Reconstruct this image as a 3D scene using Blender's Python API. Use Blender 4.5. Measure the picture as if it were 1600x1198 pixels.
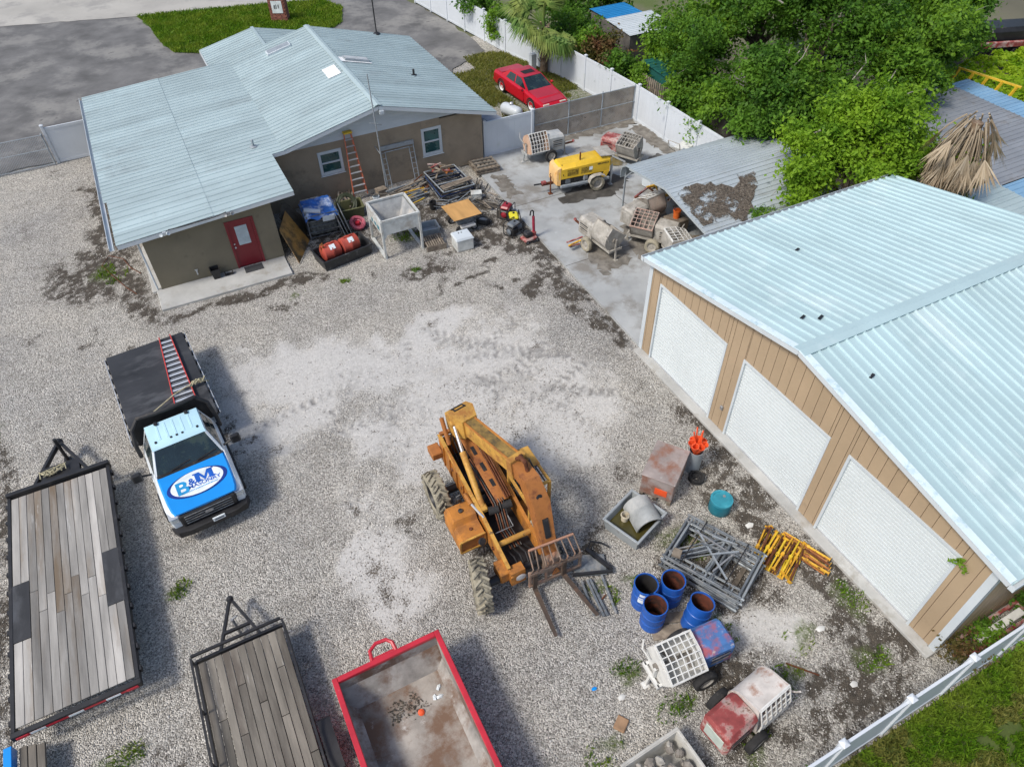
import bpy, math, random
import numpy as np
from mathutils import Matrix, Vector, Euler
for o in list(bpy.data.objects): bpy.data.objects.remove(o)
S = bpy.context.scene
C = S.collection
R = math.radians
# ---------------------------------------------------------------- camera, sky, sun, exposure
cd = bpy.data.cameras.new('Camera'); cam = bpy.data.objects.new('Camera', cd); C.objects.link(cam)
cd.sensor_width = 36; cd.lens = 36*1120/1600; cd.clip_end = 2000; cd.clip_start = .1
rt, dn, fw = Vector((.88922, -.45731, -.01258)), Vector((-.33018, -.62250, -.70956)), Vector((.31666, .63511, -.70453))
mr = Matrix((rt, -dn, -fw)).transposed().to_4x4(); mr.translation = (0, 0, 16.5); cam.matrix_world = mr
S.camera = cam
SUNV = Vector((.80, .11, -1.0)).normalized()          # direction the light travels
w = bpy.data.worlds.new('World'); S.world = w; w.use_nodes = True
wn = w.node_tree; bg = wn.nodes['Background']
sky = wn.nodes.new('ShaderNodeTexSky'); sky.sky_type = 'NISHITA'; sky.sun_disc = False
sky.sun_elevation = math.asin(-SUNV.z); sky.sun_rotation = math.atan2(-SUNV.x, -SUNV.y)
sky.air_density = 1.0; sky.dust_density = 2.5; sky.ozone_density = 1.0
wn.links.new(sky.outputs[0], bg.inputs[0]); bg.inputs[1].default_value = .14
sl = bpy.data.lights.new('Sun', 'SUN'); sun = bpy.data.objects.new('Sun', sl); C.objects.link(sun)
sl.energy = 2.5; sl.angle = R(11.0); sl.color = (1, .95, .87)
sun.rotation_euler = SUNV.to_track_quat('-Z', 'Y').to_euler()
S.view_settings.view_transform = 'Standard'; S.view_settings.look = 'None'
S.view_settings.exposure = 0.22; S.view_settings.gamma = 1
# ---------------------------------------------------------------- helpers
rnd = random.Random(7); U = rnd.uniform
nr = np.random.default_rng(5)
def I4(): return Matrix.Identity(4)
def T(x, y, z, rx=0, ry=0, rz=0): return Matrix.Translation((x, y, z)) @ Euler((R(rx), R(ry), R(rz))).to_matrix().to_4x4()
class MB:
    def __init__(s): s.v = []; s.f = []
    def add(s, vs, fs, M=None):
        b = len(s.v)
        s.v += [tuple(M @ Vector(p)) for p in vs] if M is not None else [tuple(p) for p in vs]
        s.f += [tuple(i+b for i in f) for f in fs]; return s
    def box(s, x0, x1, y0, y1, z0, z1, M=None, bev=0.):
        if bev <= 0:
            vs = [(x, y, z) for x in (x0, x1) for y in (y0, y1) for z in (z0, z1)]
            return s.add(vs, [(0,1,3,2), (4,6,7,5), (0,4,5,1), (2,3,7,6), (0,2,6,4), (1,5,7,3)], M)
        b = min(bev, .45*min(abs(x1-x0), abs(y1-y0), abs(z1-z0))); vs = []; ix = {}
        X, Y, Z = (x0, x1), (y0, y1), (z0, z1); sg = (1, -1)
        for i in (0, 1):
            for j in (0, 1):
                for k in (0, 1):
                    for a in range(3):
                        p = [X[i]+sg[i]*b, Y[j]+sg[j]*b, Z[k]+sg[k]*b]; p[a] = (X, Y, Z)[a][(i, j, k)[a]]
                        ix[i, j, k, a] = len(vs); vs.append(p)
        fs = []
        for i in (0, 1):
            q = [(i,0,0,0), (i,1,0,0), (i,1,1,0), (i,0,1,0)]; fs.append([ix[t] for t in (q if i else q[::-1])])
            q = [(0,i,0,1), (0,i,1,1), (1,i,1,1), (1,i,0,1)]; fs.append([ix[t] for t in (q if i else q[::-1])])
            q = [(0,0,i,2), (1,0,i,2), (1,1,i,2), (0,1,i,2)]; fs.append([ix[t] for t in (q if i else q[::-1])])
        for i in (0, 1):
            for j in (0, 1):
                fs.append([ix[i,j,0,0], ix[i,j,1,0], ix[i,j,1,1], ix[i,j,0,1]])
                fs.append([ix[i,0,j,0], ix[i,1,j,0], ix[i,1,j,2], ix[i,0,j,2]])
                fs.append([ix[0,i,j,1], ix[1,i,j,1], ix[1,i,j,2], ix[0,i,j,2]])
                for k in (0, 1): fs.append([ix[i,j,k,0], ix[i,j,k,1], ix[i,j,k,2]])
        return s.add(vs, fs, M)
    def cbox(s, cx, cy, cz, sx, sy, sz, M=None, bev=0.): return s.box(cx-sx/2, cx+sx/2, cy-sy/2, cy+sy/2, cz-sz/2, cz+sz/2, M, bev)
    def bar(s, p, q, w, h=None, bev=0., M=None, up=(0, 0, 1)):
        p, q = Vector(p), Vector(q); d = q-p; L = d.length; d = d/L; u = Vector(up)
        if abs(d.dot(u)) > .98: u = Vector((0, 1, 0))
        y = u.cross(d).normalized(); z = d.cross(y)
        m = Matrix((d, y, z)).transposed().to_4x4(); m.translation = p
        h = w if h is None else h
        return s.box(0, L, -w/2, w/2, -h/2, h/2, m if M is None else M @ m, bev)
    def tube(s, p, q, r, r2=None, n=8, M=None, caps=True): return s.path([p, q], [r, r if r2 is None else r2], n, M, caps)
    def path(s, pts, r, n=6, M=None, caps=True, closed=False):
        P = [Vector(p) for p in pts]; k = len(P); rs = r if isinstance(r, (list, tuple)) else [r]*k; vs = []; fs = []; pu = None
        for i in range(k):
            if closed: d = P[(i+1) % k]-P[i-1]
            else: d = P[min(i+1, k-1)]-P[max(i-1, 0)]
            d = d.normalized() if d.length > 1e-9 else Vector((0, 0, 1))
            if pu is None:
                pu = Vector((0, 0, 1)) if abs(d.z) < .9 else Vector((0, 1, 0))
            a = (pu-d*pu.dot(d)).normalized(); b = d.cross(a); pu = a
            for j in range(n):
                t = 2*math.pi*j/n; vs.append(P[i]+(a*math.cos(t)+b*math.sin(t))*rs[i])
        for i in range(k if closed else k-1):
            i2 = (i+1) % k
            for j in range(n): fs.append((i*n+j, i*n+(j+1) % n, i2*n+(j+1) % n, i2*n+j))
        if caps and not closed: fs += [tuple(range(n))[::-1], tuple(range((k-1)*n, k*n))]
        return s.add(vs, fs, M)
    def lathe(s, prof, n=20, M=None, a0=0., a1=360., caps=True):
        full = abs(a1-a0) >= 359.9; m = n if full else n+1; vs = []; fs = []
        for (r, z) in prof:
            for j in range(m):
                t = R(a0+(a1-a0)*j/n); vs.append((r*math.cos(t), r*math.sin(t), z))
        for i in range(len(prof)-1):
            for j in range(n): j2 = (j+1) % m; fs.append((i*m+j, i*m+j2, (i+1)*m+j2, (i+1)*m+j))
        if full and caps:
            if prof[0][0] > 1e-5: fs.append(tuple(range(m))[::-1])
            if prof[-1][0] > 1e-5: fs.append(tuple(range((len(prof)-1)*m, len(prof)*m)))
        return s.add(vs, fs, M)
    def prism(s, poly, z0, z1, M=None):            # outline in x,y (counter-clockwise), from z0 to z1
        n = len(poly); vs = [(x, y, z0) for x, y in poly]+[(x, y, z1) for x, y in poly]
        return s.add(vs, [tuple(range(n))[::-1], tuple(range(n, 2*n))]+[(i, (i+1) % n, n+(i+1) % n, n+i) for i in range(n)], M)
    def loft(s, rings, M=None, caps=True):         # rings of equal point count
        n = len(rings[0]); vs = [p for r in rings for p in r]; fs = []
        for i in range(len(rings)-1):
            for j in range(n): fs.append((i*n+j, i*n+(j+1) % n, (i+1)*n+(j+1) % n, (i+1)*n+j))
        if caps: fs += [tuple(range(n))[::-1], tuple(range((len(rings)-1)*n, len(rings)*n))]
        return s.add(vs, fs, M)
    def mesh(s, name, mat, ang=35):
        me = bpy.data.meshes.new(name); me.from_pydata(s.v, [], s.f); me.update()
        if mat: me.materials.append(mat)
        me.shade_smooth(); me.set_sharp_from_angle(angle=R(ang)); return me
    def build(s, name, mat, parent=None, **k):
        o = bpy.data.objects.new(name, s.mesh(name, mat)); C.objects.link(o); o.parent = parent
        for a, b in k.items(): o[a] = b
        return o
def place(name, me, parent=None, M=None, **k):
    o = bpy.data.objects.new(name, me); C.objects.link(o); o.parent = parent
    if M is not None: o.matrix_basis = M
    for a, b in k.items(): o[a] = b
    return o
def thing(name, label, cat, x=0, y=0, z=0, rz=0, group=None):
    o = bpy.data.objects.new(name, None); C.objects.link(o); o.empty_display_size = .2
    o.location = (x, y, z); o.rotation_euler = (0, 0, R(rz)); o['label'] = label; o['category'] = cat
    if group: o['group'] = group
    return o
def tag(o, label, cat, group=None):
    o['label'] = label; o['category'] = cat
    if group: o['group'] = group
    return o
KIDS = None
def dup(root, label, x, y, z=0, rz=0):
    def cp(o, par):
        c = o.copy(); C.objects.link(c); c.parent = par
        for ch in [h for h in C.objects if h.parent == o]: cp(ch, c)
        return c
    r = cp(root, None); r.location = (x, y, z); r.rotation_euler = (0, 0, R(rz)); r['label'] = label; return r
# ---------------------------------------------------------------- materials
def lnk(nt, a, b): nt.links.new(a, b)
def nnode(nt, t, **k):
    n = nt.nodes.new(t)
    for a, b in k.items(): setattr(n, a, b)
    return n
def mixc(nt, fac, a, b, mode='MIX'):
    m = nnode(nt, 'ShaderNodeMix', data_type='RGBA', blend_type=mode)
    for i, vv in ((0, fac), (6, a), (7, b)):
        if hasattr(vv, 'links'): lnk(nt, vv, m.inputs[i])
        else: m.inputs[i].default_value = vv if i == 0 else (*vv[:3], 1)
    return m.outputs[2]
def ramp(nt, fac, stops):
    r = nnode(nt, 'ShaderNodeValToRGB'); lnk(nt, fac, r.inputs[0]); e = r.color_ramp.elements
    while len(e) < len(stops): e.new(.5)
    for i, (p, c) in enumerate(stops): e[i].position = p; e[i].color = (c, c, c, 1) if not hasattr(c, '__len__') else (*c, 1)
    return r.outputs[0]
def noise(nt, vec, sc, det=5, rough=.6, dist=0.):
    n = nnode(nt, 'ShaderNodeTexNoise'); n.inputs['Scale'].default_value = sc; n.inputs['Detail'].default_value = det
    n.inputs['Roughness'].default_value = rough; n.inputs['Distortion'].default_value = dist
    if vec is not None: lnk(nt, vec, n.inputs['Vector'])
    return n.outputs['Fac']
def newmat(name):
    m = bpy.data.materials.new(name); m.use_nodes = True; return m, m.node_tree, m.node_tree.nodes['Principled BSDF']
MATS = {}
def M_(name, col, rough=.6, metal=0., var=.18, vs=2.5, dirt=None, da=.5, ds=1.6, dirt2=None, d2a=.42, d2s=5., bump=.15, bs=60., rand=0., world=False, stretch=None, spec=.5):
    m, nt, b = newmat(name); tc = nnode(nt, 'ShaderNodeTexCoord'); vec = tc.outputs['Object']
    if world: vec = nnode(nt, 'ShaderNodeNewGeometry').outputs['Position']
    oi = nnode(nt, 'ShaderNodeObjectInfo')
    ad = nnode(nt, 'ShaderNodeVectorMath', operation='ADD'); lnk(nt, vec, ad.inputs[0])
    sc = nnode(nt, 'ShaderNodeMath', operation='MULTIPLY'); lnk(nt, oi.outputs['Random'], sc.inputs[0]); sc.inputs[1].default_value = 0 if world else 37.
    lnk(nt, sc.outputs[0], ad.inputs[1]); vec = ad.outputs[0]
    if stretch:
        mp = nnode(nt, 'ShaderNodeMapping'); mp.inputs['Scale'].default_value = stretch; lnk(nt, vec, mp.inputs[0]); vec = mp.outputs[0]
    n1 = noise(nt, vec, vs, 6)
    lo, hi = [tuple(min(1, c*k) for c in col) for k in (1-var*1.6, 1+var)]
    c = mixc(nt, ramp(nt, n1, [(.3, 0.), (.7, 1.)]), lo, hi)
    ro = None
    if dirt:
        f = ramp(nt, noise(nt, vec, ds, 9, .68), [(max(0, da), 0.), (min(1, da+.14), 1.)]); c = mixc(nt, f, c, dirt); ro = f
    if dirt2:
        f = ramp(nt, noise(nt, vec, d2s, 9, .7), [(d2a+.1, 0.), (min(1, d2a+.2), 1.)]); c = mixc(nt, f, c, dirt2)
    if rand:
        mr_ = nnode(nt, 'ShaderNodeMapRange'); lnk(nt, oi.outputs['Random'], mr_.inputs[0]); mr_.inputs[3].default_value = 1-rand; mr_.inputs[4].default_value = 1+rand
        c = mixc(nt, 1., c, (1, 1, 1), 'MULTIPLY'); c.node.inputs[0].default_value = 1.; lnk(nt, mr_.outputs[0], c.node.inputs[7])
    lnk(nt, c, b.inputs['Base Color'])
    b.inputs['Metallic'].default_value = metal; b.inputs['Specular IOR Level'].default_value = spec
    if ro is not None:
        mr2 = nnode(nt, 'ShaderNodeMapRange'); lnk(nt, ro, mr2.inputs[0]); mr2.inputs[3].default_value = rough; mr2.inputs[4].default_value = .9; lnk(nt, mr2.outputs[0], b.inputs['Roughness'])
    else: b.inputs['Roughness'].default_value = rough
    if bump:
        bp = nnode(nt, 'ShaderNodeBump'); bp.inputs['Strength'].default_value = bump; bp.inputs['Distance'].default_value = .01
        lnk(nt, noise(nt, vec, bs, 4), bp.inputs['Height']); lnk(nt, bp.outputs[0], b.inputs['Normal'])
    MATS[name] = m; return m
RUST = (.14, .045, .018); CEM = (.36, .34, .30)
roofm = M_('aqua_roof_metal', (.37, .46, .475), .46, 0., .10, .35, (.28, .345, .36), .56, .5, (.46, .55, .58), .56, 3., bump=.03, rand=.05)
groofm = M_('aqua_garage_metal', (.41, .55, .575), .5, 0., .07, .4, (.47, .59, .61), .54, .45, (.27, .33, .35), .55, 6., bump=.03, rand=.03)
whitem = M_('white_painted_metal', (.55, .60, .63), .4, 0., .06, 1., (.45, .45, .42), .62, 2., bump=.03)
vinyl = M_('white_vinyl', (.60, .64, .68), .42, 0., .04, .8, (.50, .55, .52), .62, 1.1, bump=.02)
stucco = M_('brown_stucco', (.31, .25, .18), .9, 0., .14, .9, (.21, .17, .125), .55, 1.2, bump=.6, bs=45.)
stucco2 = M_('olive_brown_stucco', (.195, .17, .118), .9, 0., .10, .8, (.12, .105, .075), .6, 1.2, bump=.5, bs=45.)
tan = M_('tan_wall_metal', (.40, .30, .195), .5, 0., .06, .8, (.33, .245, .16), .6, 1., bump=.03, rand=.03)
doorw = M_('white_roller_slat', (.62, .67, .68), .42, 0., .03, .5, bump=0.)
concm = M_('slab_concrete', (.37, .385, .385), .85, 0., .18, .45, (.21, .20, .18), .50, .5, (.50, .52, .53), .52, 1.3, bump=.3, bs=70, world=True)
patiom = M_('patio_concrete', (.44, .44, .42), .85, 0., .14, .9, (.30, .28, .24), .55, 1.2, bump=.3, bs=70)
asph = M_('old_asphalt', (.15, .148, .145), .9, 0., .25, .6, (.23, .225, .21), .5, .3, (.07, .07, .07), .5, 1.2, bump=.4, bs=60, world=True)
roadm = M_('pale_road', (.40, .385, .35), .9, 0., .12, .2, (.30, .29, .27), .5, .5, bump=.3, world=True)
black = M_('black_paint', (.018, .018, .02), .5, 0., .3, 3, (.10, .085, .07), .6, 3., bump=.1)
blackr = M_('black_rubber', (.022, .022, .023), .85, 0., .3, 5, (.11, .10, .085), .55, 3., bump=.3)
dust_tyre = M_('dusty_tyre', (.055, .052, .045), .9, 0., .3, 5, (.33, .30, .225), .38, 2.5, bump=.4)
steel = M_('bare_steel', (.38, .39, .40), .45, .6, .2, 4, (.20, .17, .14), .56, 4., bump=.1)
galv = M_('galvanized_steel', (.36, .40, .43), .5, .35, .15, 3, (.22, .22, .21), .55, 3., bump=.1)
alu = M_('aluminium', (.58, .60, .62), .4, .5, .1, 5, bump=.05)
gunm = M_('grey_frame_paint', (.15, .17, .19), .6, .2, .3, 5, (.30, .30, .29), .5, 3, (.10, .07, .05), .5, 6, bump=.1)
rustm = M_('rusted_steel', RUST, .85, .2, .3, 4, (.22, .10, .05), .5, 3, (.06, .04, .03), .5, 6, bump=.4)
cemm = M_('cement_crusted_metal', CEM, .88, 0., .2, 4, (.46, .44, .40), .5, 3., (.22, .17, .13), .5, 5., bump=.5, bs=40)
cemd = M_('dark_cement_crust', (.20, .18, .155), .9, 0., .25, 4, (.32, .29, .25), .52, 3., (.10, .08, .06), .5, 5., bump=.5, bs=40)
whitecr = M_('white_crusted_grate', (.66, .66, .63), .7, 0., .12, 4, (.42, .38, .32), .58, 4, bump=.3)
orange = M_('worn_orange_paint', (.46, .18, .03), .55, 0., .2, 2.2, (.27, .11, .03), .50, 2.4, (.09, .05, .028), .50, 7., bump=.12)
ochre = M_('faded_yellow_orange_paint', (.56, .31, .06), .6, 0., .2, 2., (.34, .15, .035), .48, 2.4, (.09, .055, .028), .48, 7., bump=.12)
rustor = M_('rusty_orange_paint', (.40, .15, .035), .6, 0., .2, 3., (.20, .07, .025), .5, 3., (.60, .30, .14), .56, 5., bump=.2)
yellow = M_('yellow_paint', (.74, .47, .03), .45, 0., .12, 2., (.40, .24, .03), .6, 2.5, (.14, .09, .04), .56, 7., bump=.1)
yelr = M_('rusty_yellow_paint', (.68, .38, .03), .6, 0., .2, 5., RUST, .52, 3.5, bump=.15, rand=.2)
redp = M_('bright_red_paint', (.50, .022, .04), .42, 0., .15, 2., (.30, .02, .03), .6, 2., (.62, .40, .40), .60, 9., bump=.08)
redo = M_('old_red_paint', (.33, .065, .06), .7, 0., .25, 3., (.48, .40, .36), .47, 3.0, (.16, .07, .045), .46, 6., bump=.2)
redcar = M_('red_car_paint', (.48, .008, .022), .22, 0., .05, 1., bump=0.)
redcars = M_('muted_red_car_paint', (.40, .03, .055), .38, 0., .10, 1.5, bump=0.)  # less saturated, rougher red for hood, boot lid and roof
wood = M_('weathered_plank', (.33, .315, .29), .85, 0., .34, 2.2, (.19, .145, .10), .50, .9, (.48, .475, .455), .50, 3., bump=.4, bs=30, rand=.3, stretch=(1, .12, 1))
woodd = M_('dark_weathered_plank', (.20, .18, .15), .9, 0., .35, 2.5, (.10, .085, .07), .5, 1.3, (.34, .32, .29), .5, 3., bump=.5, bs=30, rand=.25, stretch=(1, .15, 1))
ply = M_('orange_plywood', (.52, .29, .10), .75, 0., .15, 3., (.38, .20, .07), .58, 2., bump=.2, stretch=(1, .2, 1))
palw = M_('grey_pallet_wood', (.24, .20, .155), .9, 0., .3, 4., (.14, .11, .085), .52, 3., bump=.4, rand=.25)
glassm = M_('reflection_tinted_car_glass', (.012, .024, .028), .05, 0., .3, 1.5, (.022, .05, .045), .52, 2.2, bump=0., spec=.8)  # greenish blotches are reflections painted into the glass colour
bluep = M_('barrel_blue_paint', (.015, .10, .42), .4, 0., .15, 2., (.012, .06, .26), .58, 2., (.25, .28, .30), .62, 8., bump=.08)
barin = M_('shaded_rusty_barrel_inside', (.13, .035, .018), .85, 0., .3, 4., (.03, .014, .01), .46, 3., bump=.3)  # rust, with the shade inside the barrel darkened into its colour
teal = M_('teal_paint', (.012, .17, .23), .5, 0., .12, 3., (.02, .25, .33), .58, 3., bump=.1)
orcone = M_('orange_plastic', (.85, .11, .03), .5, 0., .15, 3., bump=.05)
soil = M_('dark_soil', (.07, .058, .045), .95, 0., .3, 3., bump=.5)
# ---------------------------------------------------------------- ground
def vnoise(x, y, sc, seed, octv=4):
    out = np.zeros_like(x); amp = 1.; tot = 0.
    for o in range(octv):
        g = np.random.default_rng(seed*17+o).random((256, 256)); fx = x*sc+100; fy = y*sc+100
        ix = np.floor(fx).astype(int); iy = np.floor(fy).astype(int); tx = fx-ix; ty = fy-iy
        tx = tx*tx*(3-2*tx); ty = ty*ty*(3-2*ty); a = ix % 256; b = iy % 256; a1 = (ix+1) % 256; b1 = (iy+1) % 256
        out += amp*((g[a, b]*(1-tx)+g[a1, b]*tx)*(1-ty)+(g[a, b1]*(1-tx)+g[a1, b1]*tx)*ty); tot += amp; amp *= .5; sc *= 2.03
    return out/tot
def spot(x, y, cx, cy, rx, ry, ang=0., soft=.5):
    c, s = math.cos(R(ang)), math.sin(R(ang)); dx, dy = x-cx, y-cy
    u, v = (dx*c+dy*s)/rx, (-dx*s+dy*c)/ry
    return np.clip((1-np.sqrt(u*u+v*v))/soft, 0, 1)
def sstep(a, lo, hi): t = np.clip((a-lo)/(hi-lo), 0, 1); return t*t*(3-2*t)
DARK = [(10.9, 8.2, 1.7, 1.5, 0), (10.8, 6.9, 1.0, 1.3, 0), (11.2, 3.4, 1.5, 1.2, 0), (9.6, 2.3, 2.2, .8, 0), (11.4, 5.0, .8, 1.2, 0), (11.7, 10.2, .6, 1.6, 0),
        (11.2, 25.2, 1.3, 3.2, 8), (9.0, 26.0, 2.8, 2.0, 0), (5.0, 26.4, 2.2, 2.0, 0), (10.2, 22.8, 1.2, .7, 0), (9.0, 20.9, .5, .22, 0), (9.6, 21.1, .3, .2, 0), (9.9, 20.3, .25, .2, 0), (8.3, 20.6, .25, .2, 0), (9.3, 19.9, .2, .2, 0), (10.8, 19.2, .8, .7, 0), (11.7, 21.2, .6, 3.0, 0), (11.5, 18.0, .7, 2.0, 0), (11.8, 15.8, .4, 1.4, 0), (10.9, 21.8, .8, .8, 0), (7.4, 21.8, 1.6, .3, 0), (1.2, 23.7, 2.6, .4, 0),
        (-3.3, 31.5, 1.3, 5.5, 0), (-4.2, 27.8, 2.4, 2.6, 0), (-2.9, 25.3, .9, 2.2, 0), (-7.9, 17.5, .9, 3.5, 0), (-8.3, 12., 1.2, 4., 0), (3.2, 23.5, .9, .45, 0),
        (18.0, 35.0, 1.0, 1.0, 0), (14.6, 31.5, 1.0, 2.5, 0), (7.4, 3.6, 1.6, 1.3, 20), (5.0, 2.6, 1.6, .9, 0), (8.6, 6.0, 1.6, 1.5, 0), (-1.9, 23.6, 1.6, .4, 0), (6.6, 7.9, .5, .5, 0), (3.8, 9.8, .7, 1.2, 0)]
PALE = [(5.2, 15.6, 6.0, 4.0, 20), (1.6, 18.0, 4.4, 3.4, 0), (8.6, 13.6, 2.6, 3.0, 0), (7.6, 12.2, 2.4, 2.6, 0), (1.2, 11.0, 1.6, 1.4, 0), (9.2, 4.2, 1.4, 1.0, 0), (6.0, 18.6, 3.2, 1.2, 0), (1.4, 9.3, 1.6, 1.2, 0)]
GRASS = [(19.5, 34.0, 2.8, 4.6, 0), (16.6, 35.2, 2.0, 3.2, 0), (21., 31.2, 1.1, 2.2, 0), (8.5, 3.3, .55, .4, 0), (9.4, 3.9, .5, .35, 0), (8.1, 4.9, .35, .35, 0), (7.1, 2.6, .4, .4, 0), (10.7, 2.8, .5, .3, 0), (6.1, 7.0, .3, .3, 0), (5.9, 4.0, .5, .3, 0), (4.0, 3.9, .5, .35, 0),
         (5.4, 5.2, .4, .3, 0), (-8.0, 20.3, .5, 1.3, 0), (-3.5, 12.2, .35, .3, 0), (-5.1, 8.6, .4, .3, 0), (-3.6, 27.6, .6, .8, 0), (7.5, 24.6, .7, .5, 0), (8.8, 7.2, .6, .5, 0), (7.0, 6.9, .25, .25, 0), (11.5, 4.2, .3, .5, 0), (2.6, 22.9, .2, .15, 0), (4.3, 22.8, .2, .15, 0), (7.0, 22.2, .2, .15, 0)]
def gheight(x, y): return (vnoise(x, y, .25, 3, 3)-.5)*.05+(vnoise(x, y, 1.7, 4, 3)-.5)*.025
def make_ground():
    st = .08; xs = np.arange(-16, 24.01, st); ys = np.arange(-3, 44.01, st); x, y = np.meshgrid(xs, ys, indexing='ij')
    n1 = vnoise(x, y, .8, 11, 5); n2 = vnoise(x, y, .28, 12, 4); n3 = vnoise(x, y, 2.6, 13, 4)
    wx, wy = x+(n1-.5)*1.6, y+(vnoise(x, y, .8, 14, 5)-.5)*1.6
    dk = np.zeros_like(x); pl = np.zeros_like(x); gr = np.zeros_like(x)
    for t in DARK: dk = np.maximum(dk, spot(wx, wy, *t[:4], t[4], .6))
    for t in PALE: pl = np.maximum(pl, spot(wx, wy, *t[:4], t[4], .8))
    for t in GRASS: gr = np.maximum(gr, spot(wx, wy, *t[:4], t[4], .5))
    # dirt where wheels do not go: scattered patches
    dk = np.clip(dk*sstep(n3, .18, .50)*1.25+.55*sstep(n1*.6+n3*.4, .60, .74), 0, 1)
    n4 = vnoise(x, y, 6.5, 15, 3); pl = sstep(pl*1.0+(n1-.5)*1.5+(n4-.5)*.5, .15, .80)*np.clip(pl*4, 0, 1); dk = np.clip(dk*(.35+.9*sstep(n4, .3, .62)), 0, 1)
    # curved tyre tracks: rows of lug marks
    tr = np.zeros_like(x)
    arcs = [(0, 9, 7.6, 15, 78), (0, 9, 9.3, 15, 76), (6, 24, 8.6, -110, -50), (6, 24, 10.2, -108, -52), (9.8, 8, 5.5, 100, 160), (9.8, 8, 7.2, 100, 155), (12, 22, 7.0, 190, 250), (12, 22, 8.7, 190, 246), (-6, 22, 10., -60, 10), (-6, 22, 11.7, -58, 8), (20, 30, 18., 205, 240), (20, 30, 19.7, 205, 240), (3, 4, 11.5, 50, 110), (3, 4, 13.2, 50, 108), (14, 4, 14.5, 110, 150), (14, 4, 12.8, 112, 150)]
    for (cx, cy, rad, a0, a1) in arcs:
        rr = np.hypot(x-cx, y-cy)-rad; aa = np.degrees(np.arctan2(y-cy, x-cx)); aa = np.where(aa < a0-180, aa+360, aa)
        m = np.exp(-(rr/.2)**4)*((aa > a0) & (aa < a1)); tr = np.maximum(tr, m*(.5+.5*np.sign(np.sin(np.radians(aa)*rad*20+np.abs(rr)*14))))
    tr *= (.25+.75*sstep(n2, .36, .56))*(.35+.65*sstep(n4, .35, .6))*np.clip(.35+pl, 0, 1)
    z = gheight(x, y)-.045*tr
    inslab = ((x > 11.9) & (y > 14.2) & (y < 29.4)); z = np.where(inslab | ((x > 11.9) & (y < 14.6)), -.05, z)
    nx, ny = x.shape; idx = np.arange(nx*ny).reshape(nx, ny)
    q = np.stack([idx[:-1, :-1], idx[1:, :-1], idx[1:, 1:], idx[:-1, 1:]], -1).reshape(-1, 4)
    me = bpy.data.meshes.new('ground'); me.vertices.add(nx*ny); me.vertices.foreach_set('co', np.stack([x, y, z], -1).ravel().astype(np.float32))
    me.loops.add(q.size); me.loops.foreach_set('vertex_index', q.ravel().astype(np.int32)); me.polygons.add(len(q)); me.polygons.foreach_set('loop_start', np.arange(0, q.size, 4, dtype=np.int32))
    me.update(calc_edges=True); me.shade_smooth()
    for nm, a in (('soil', dk), ('pale', pl), ('green', gr), ('track', tr)):
        at = me.attributes.new(nm, 'FLOAT', 'POINT'); at.data.foreach_set('value', a.ravel().astype(np.float32))
    return me
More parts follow.
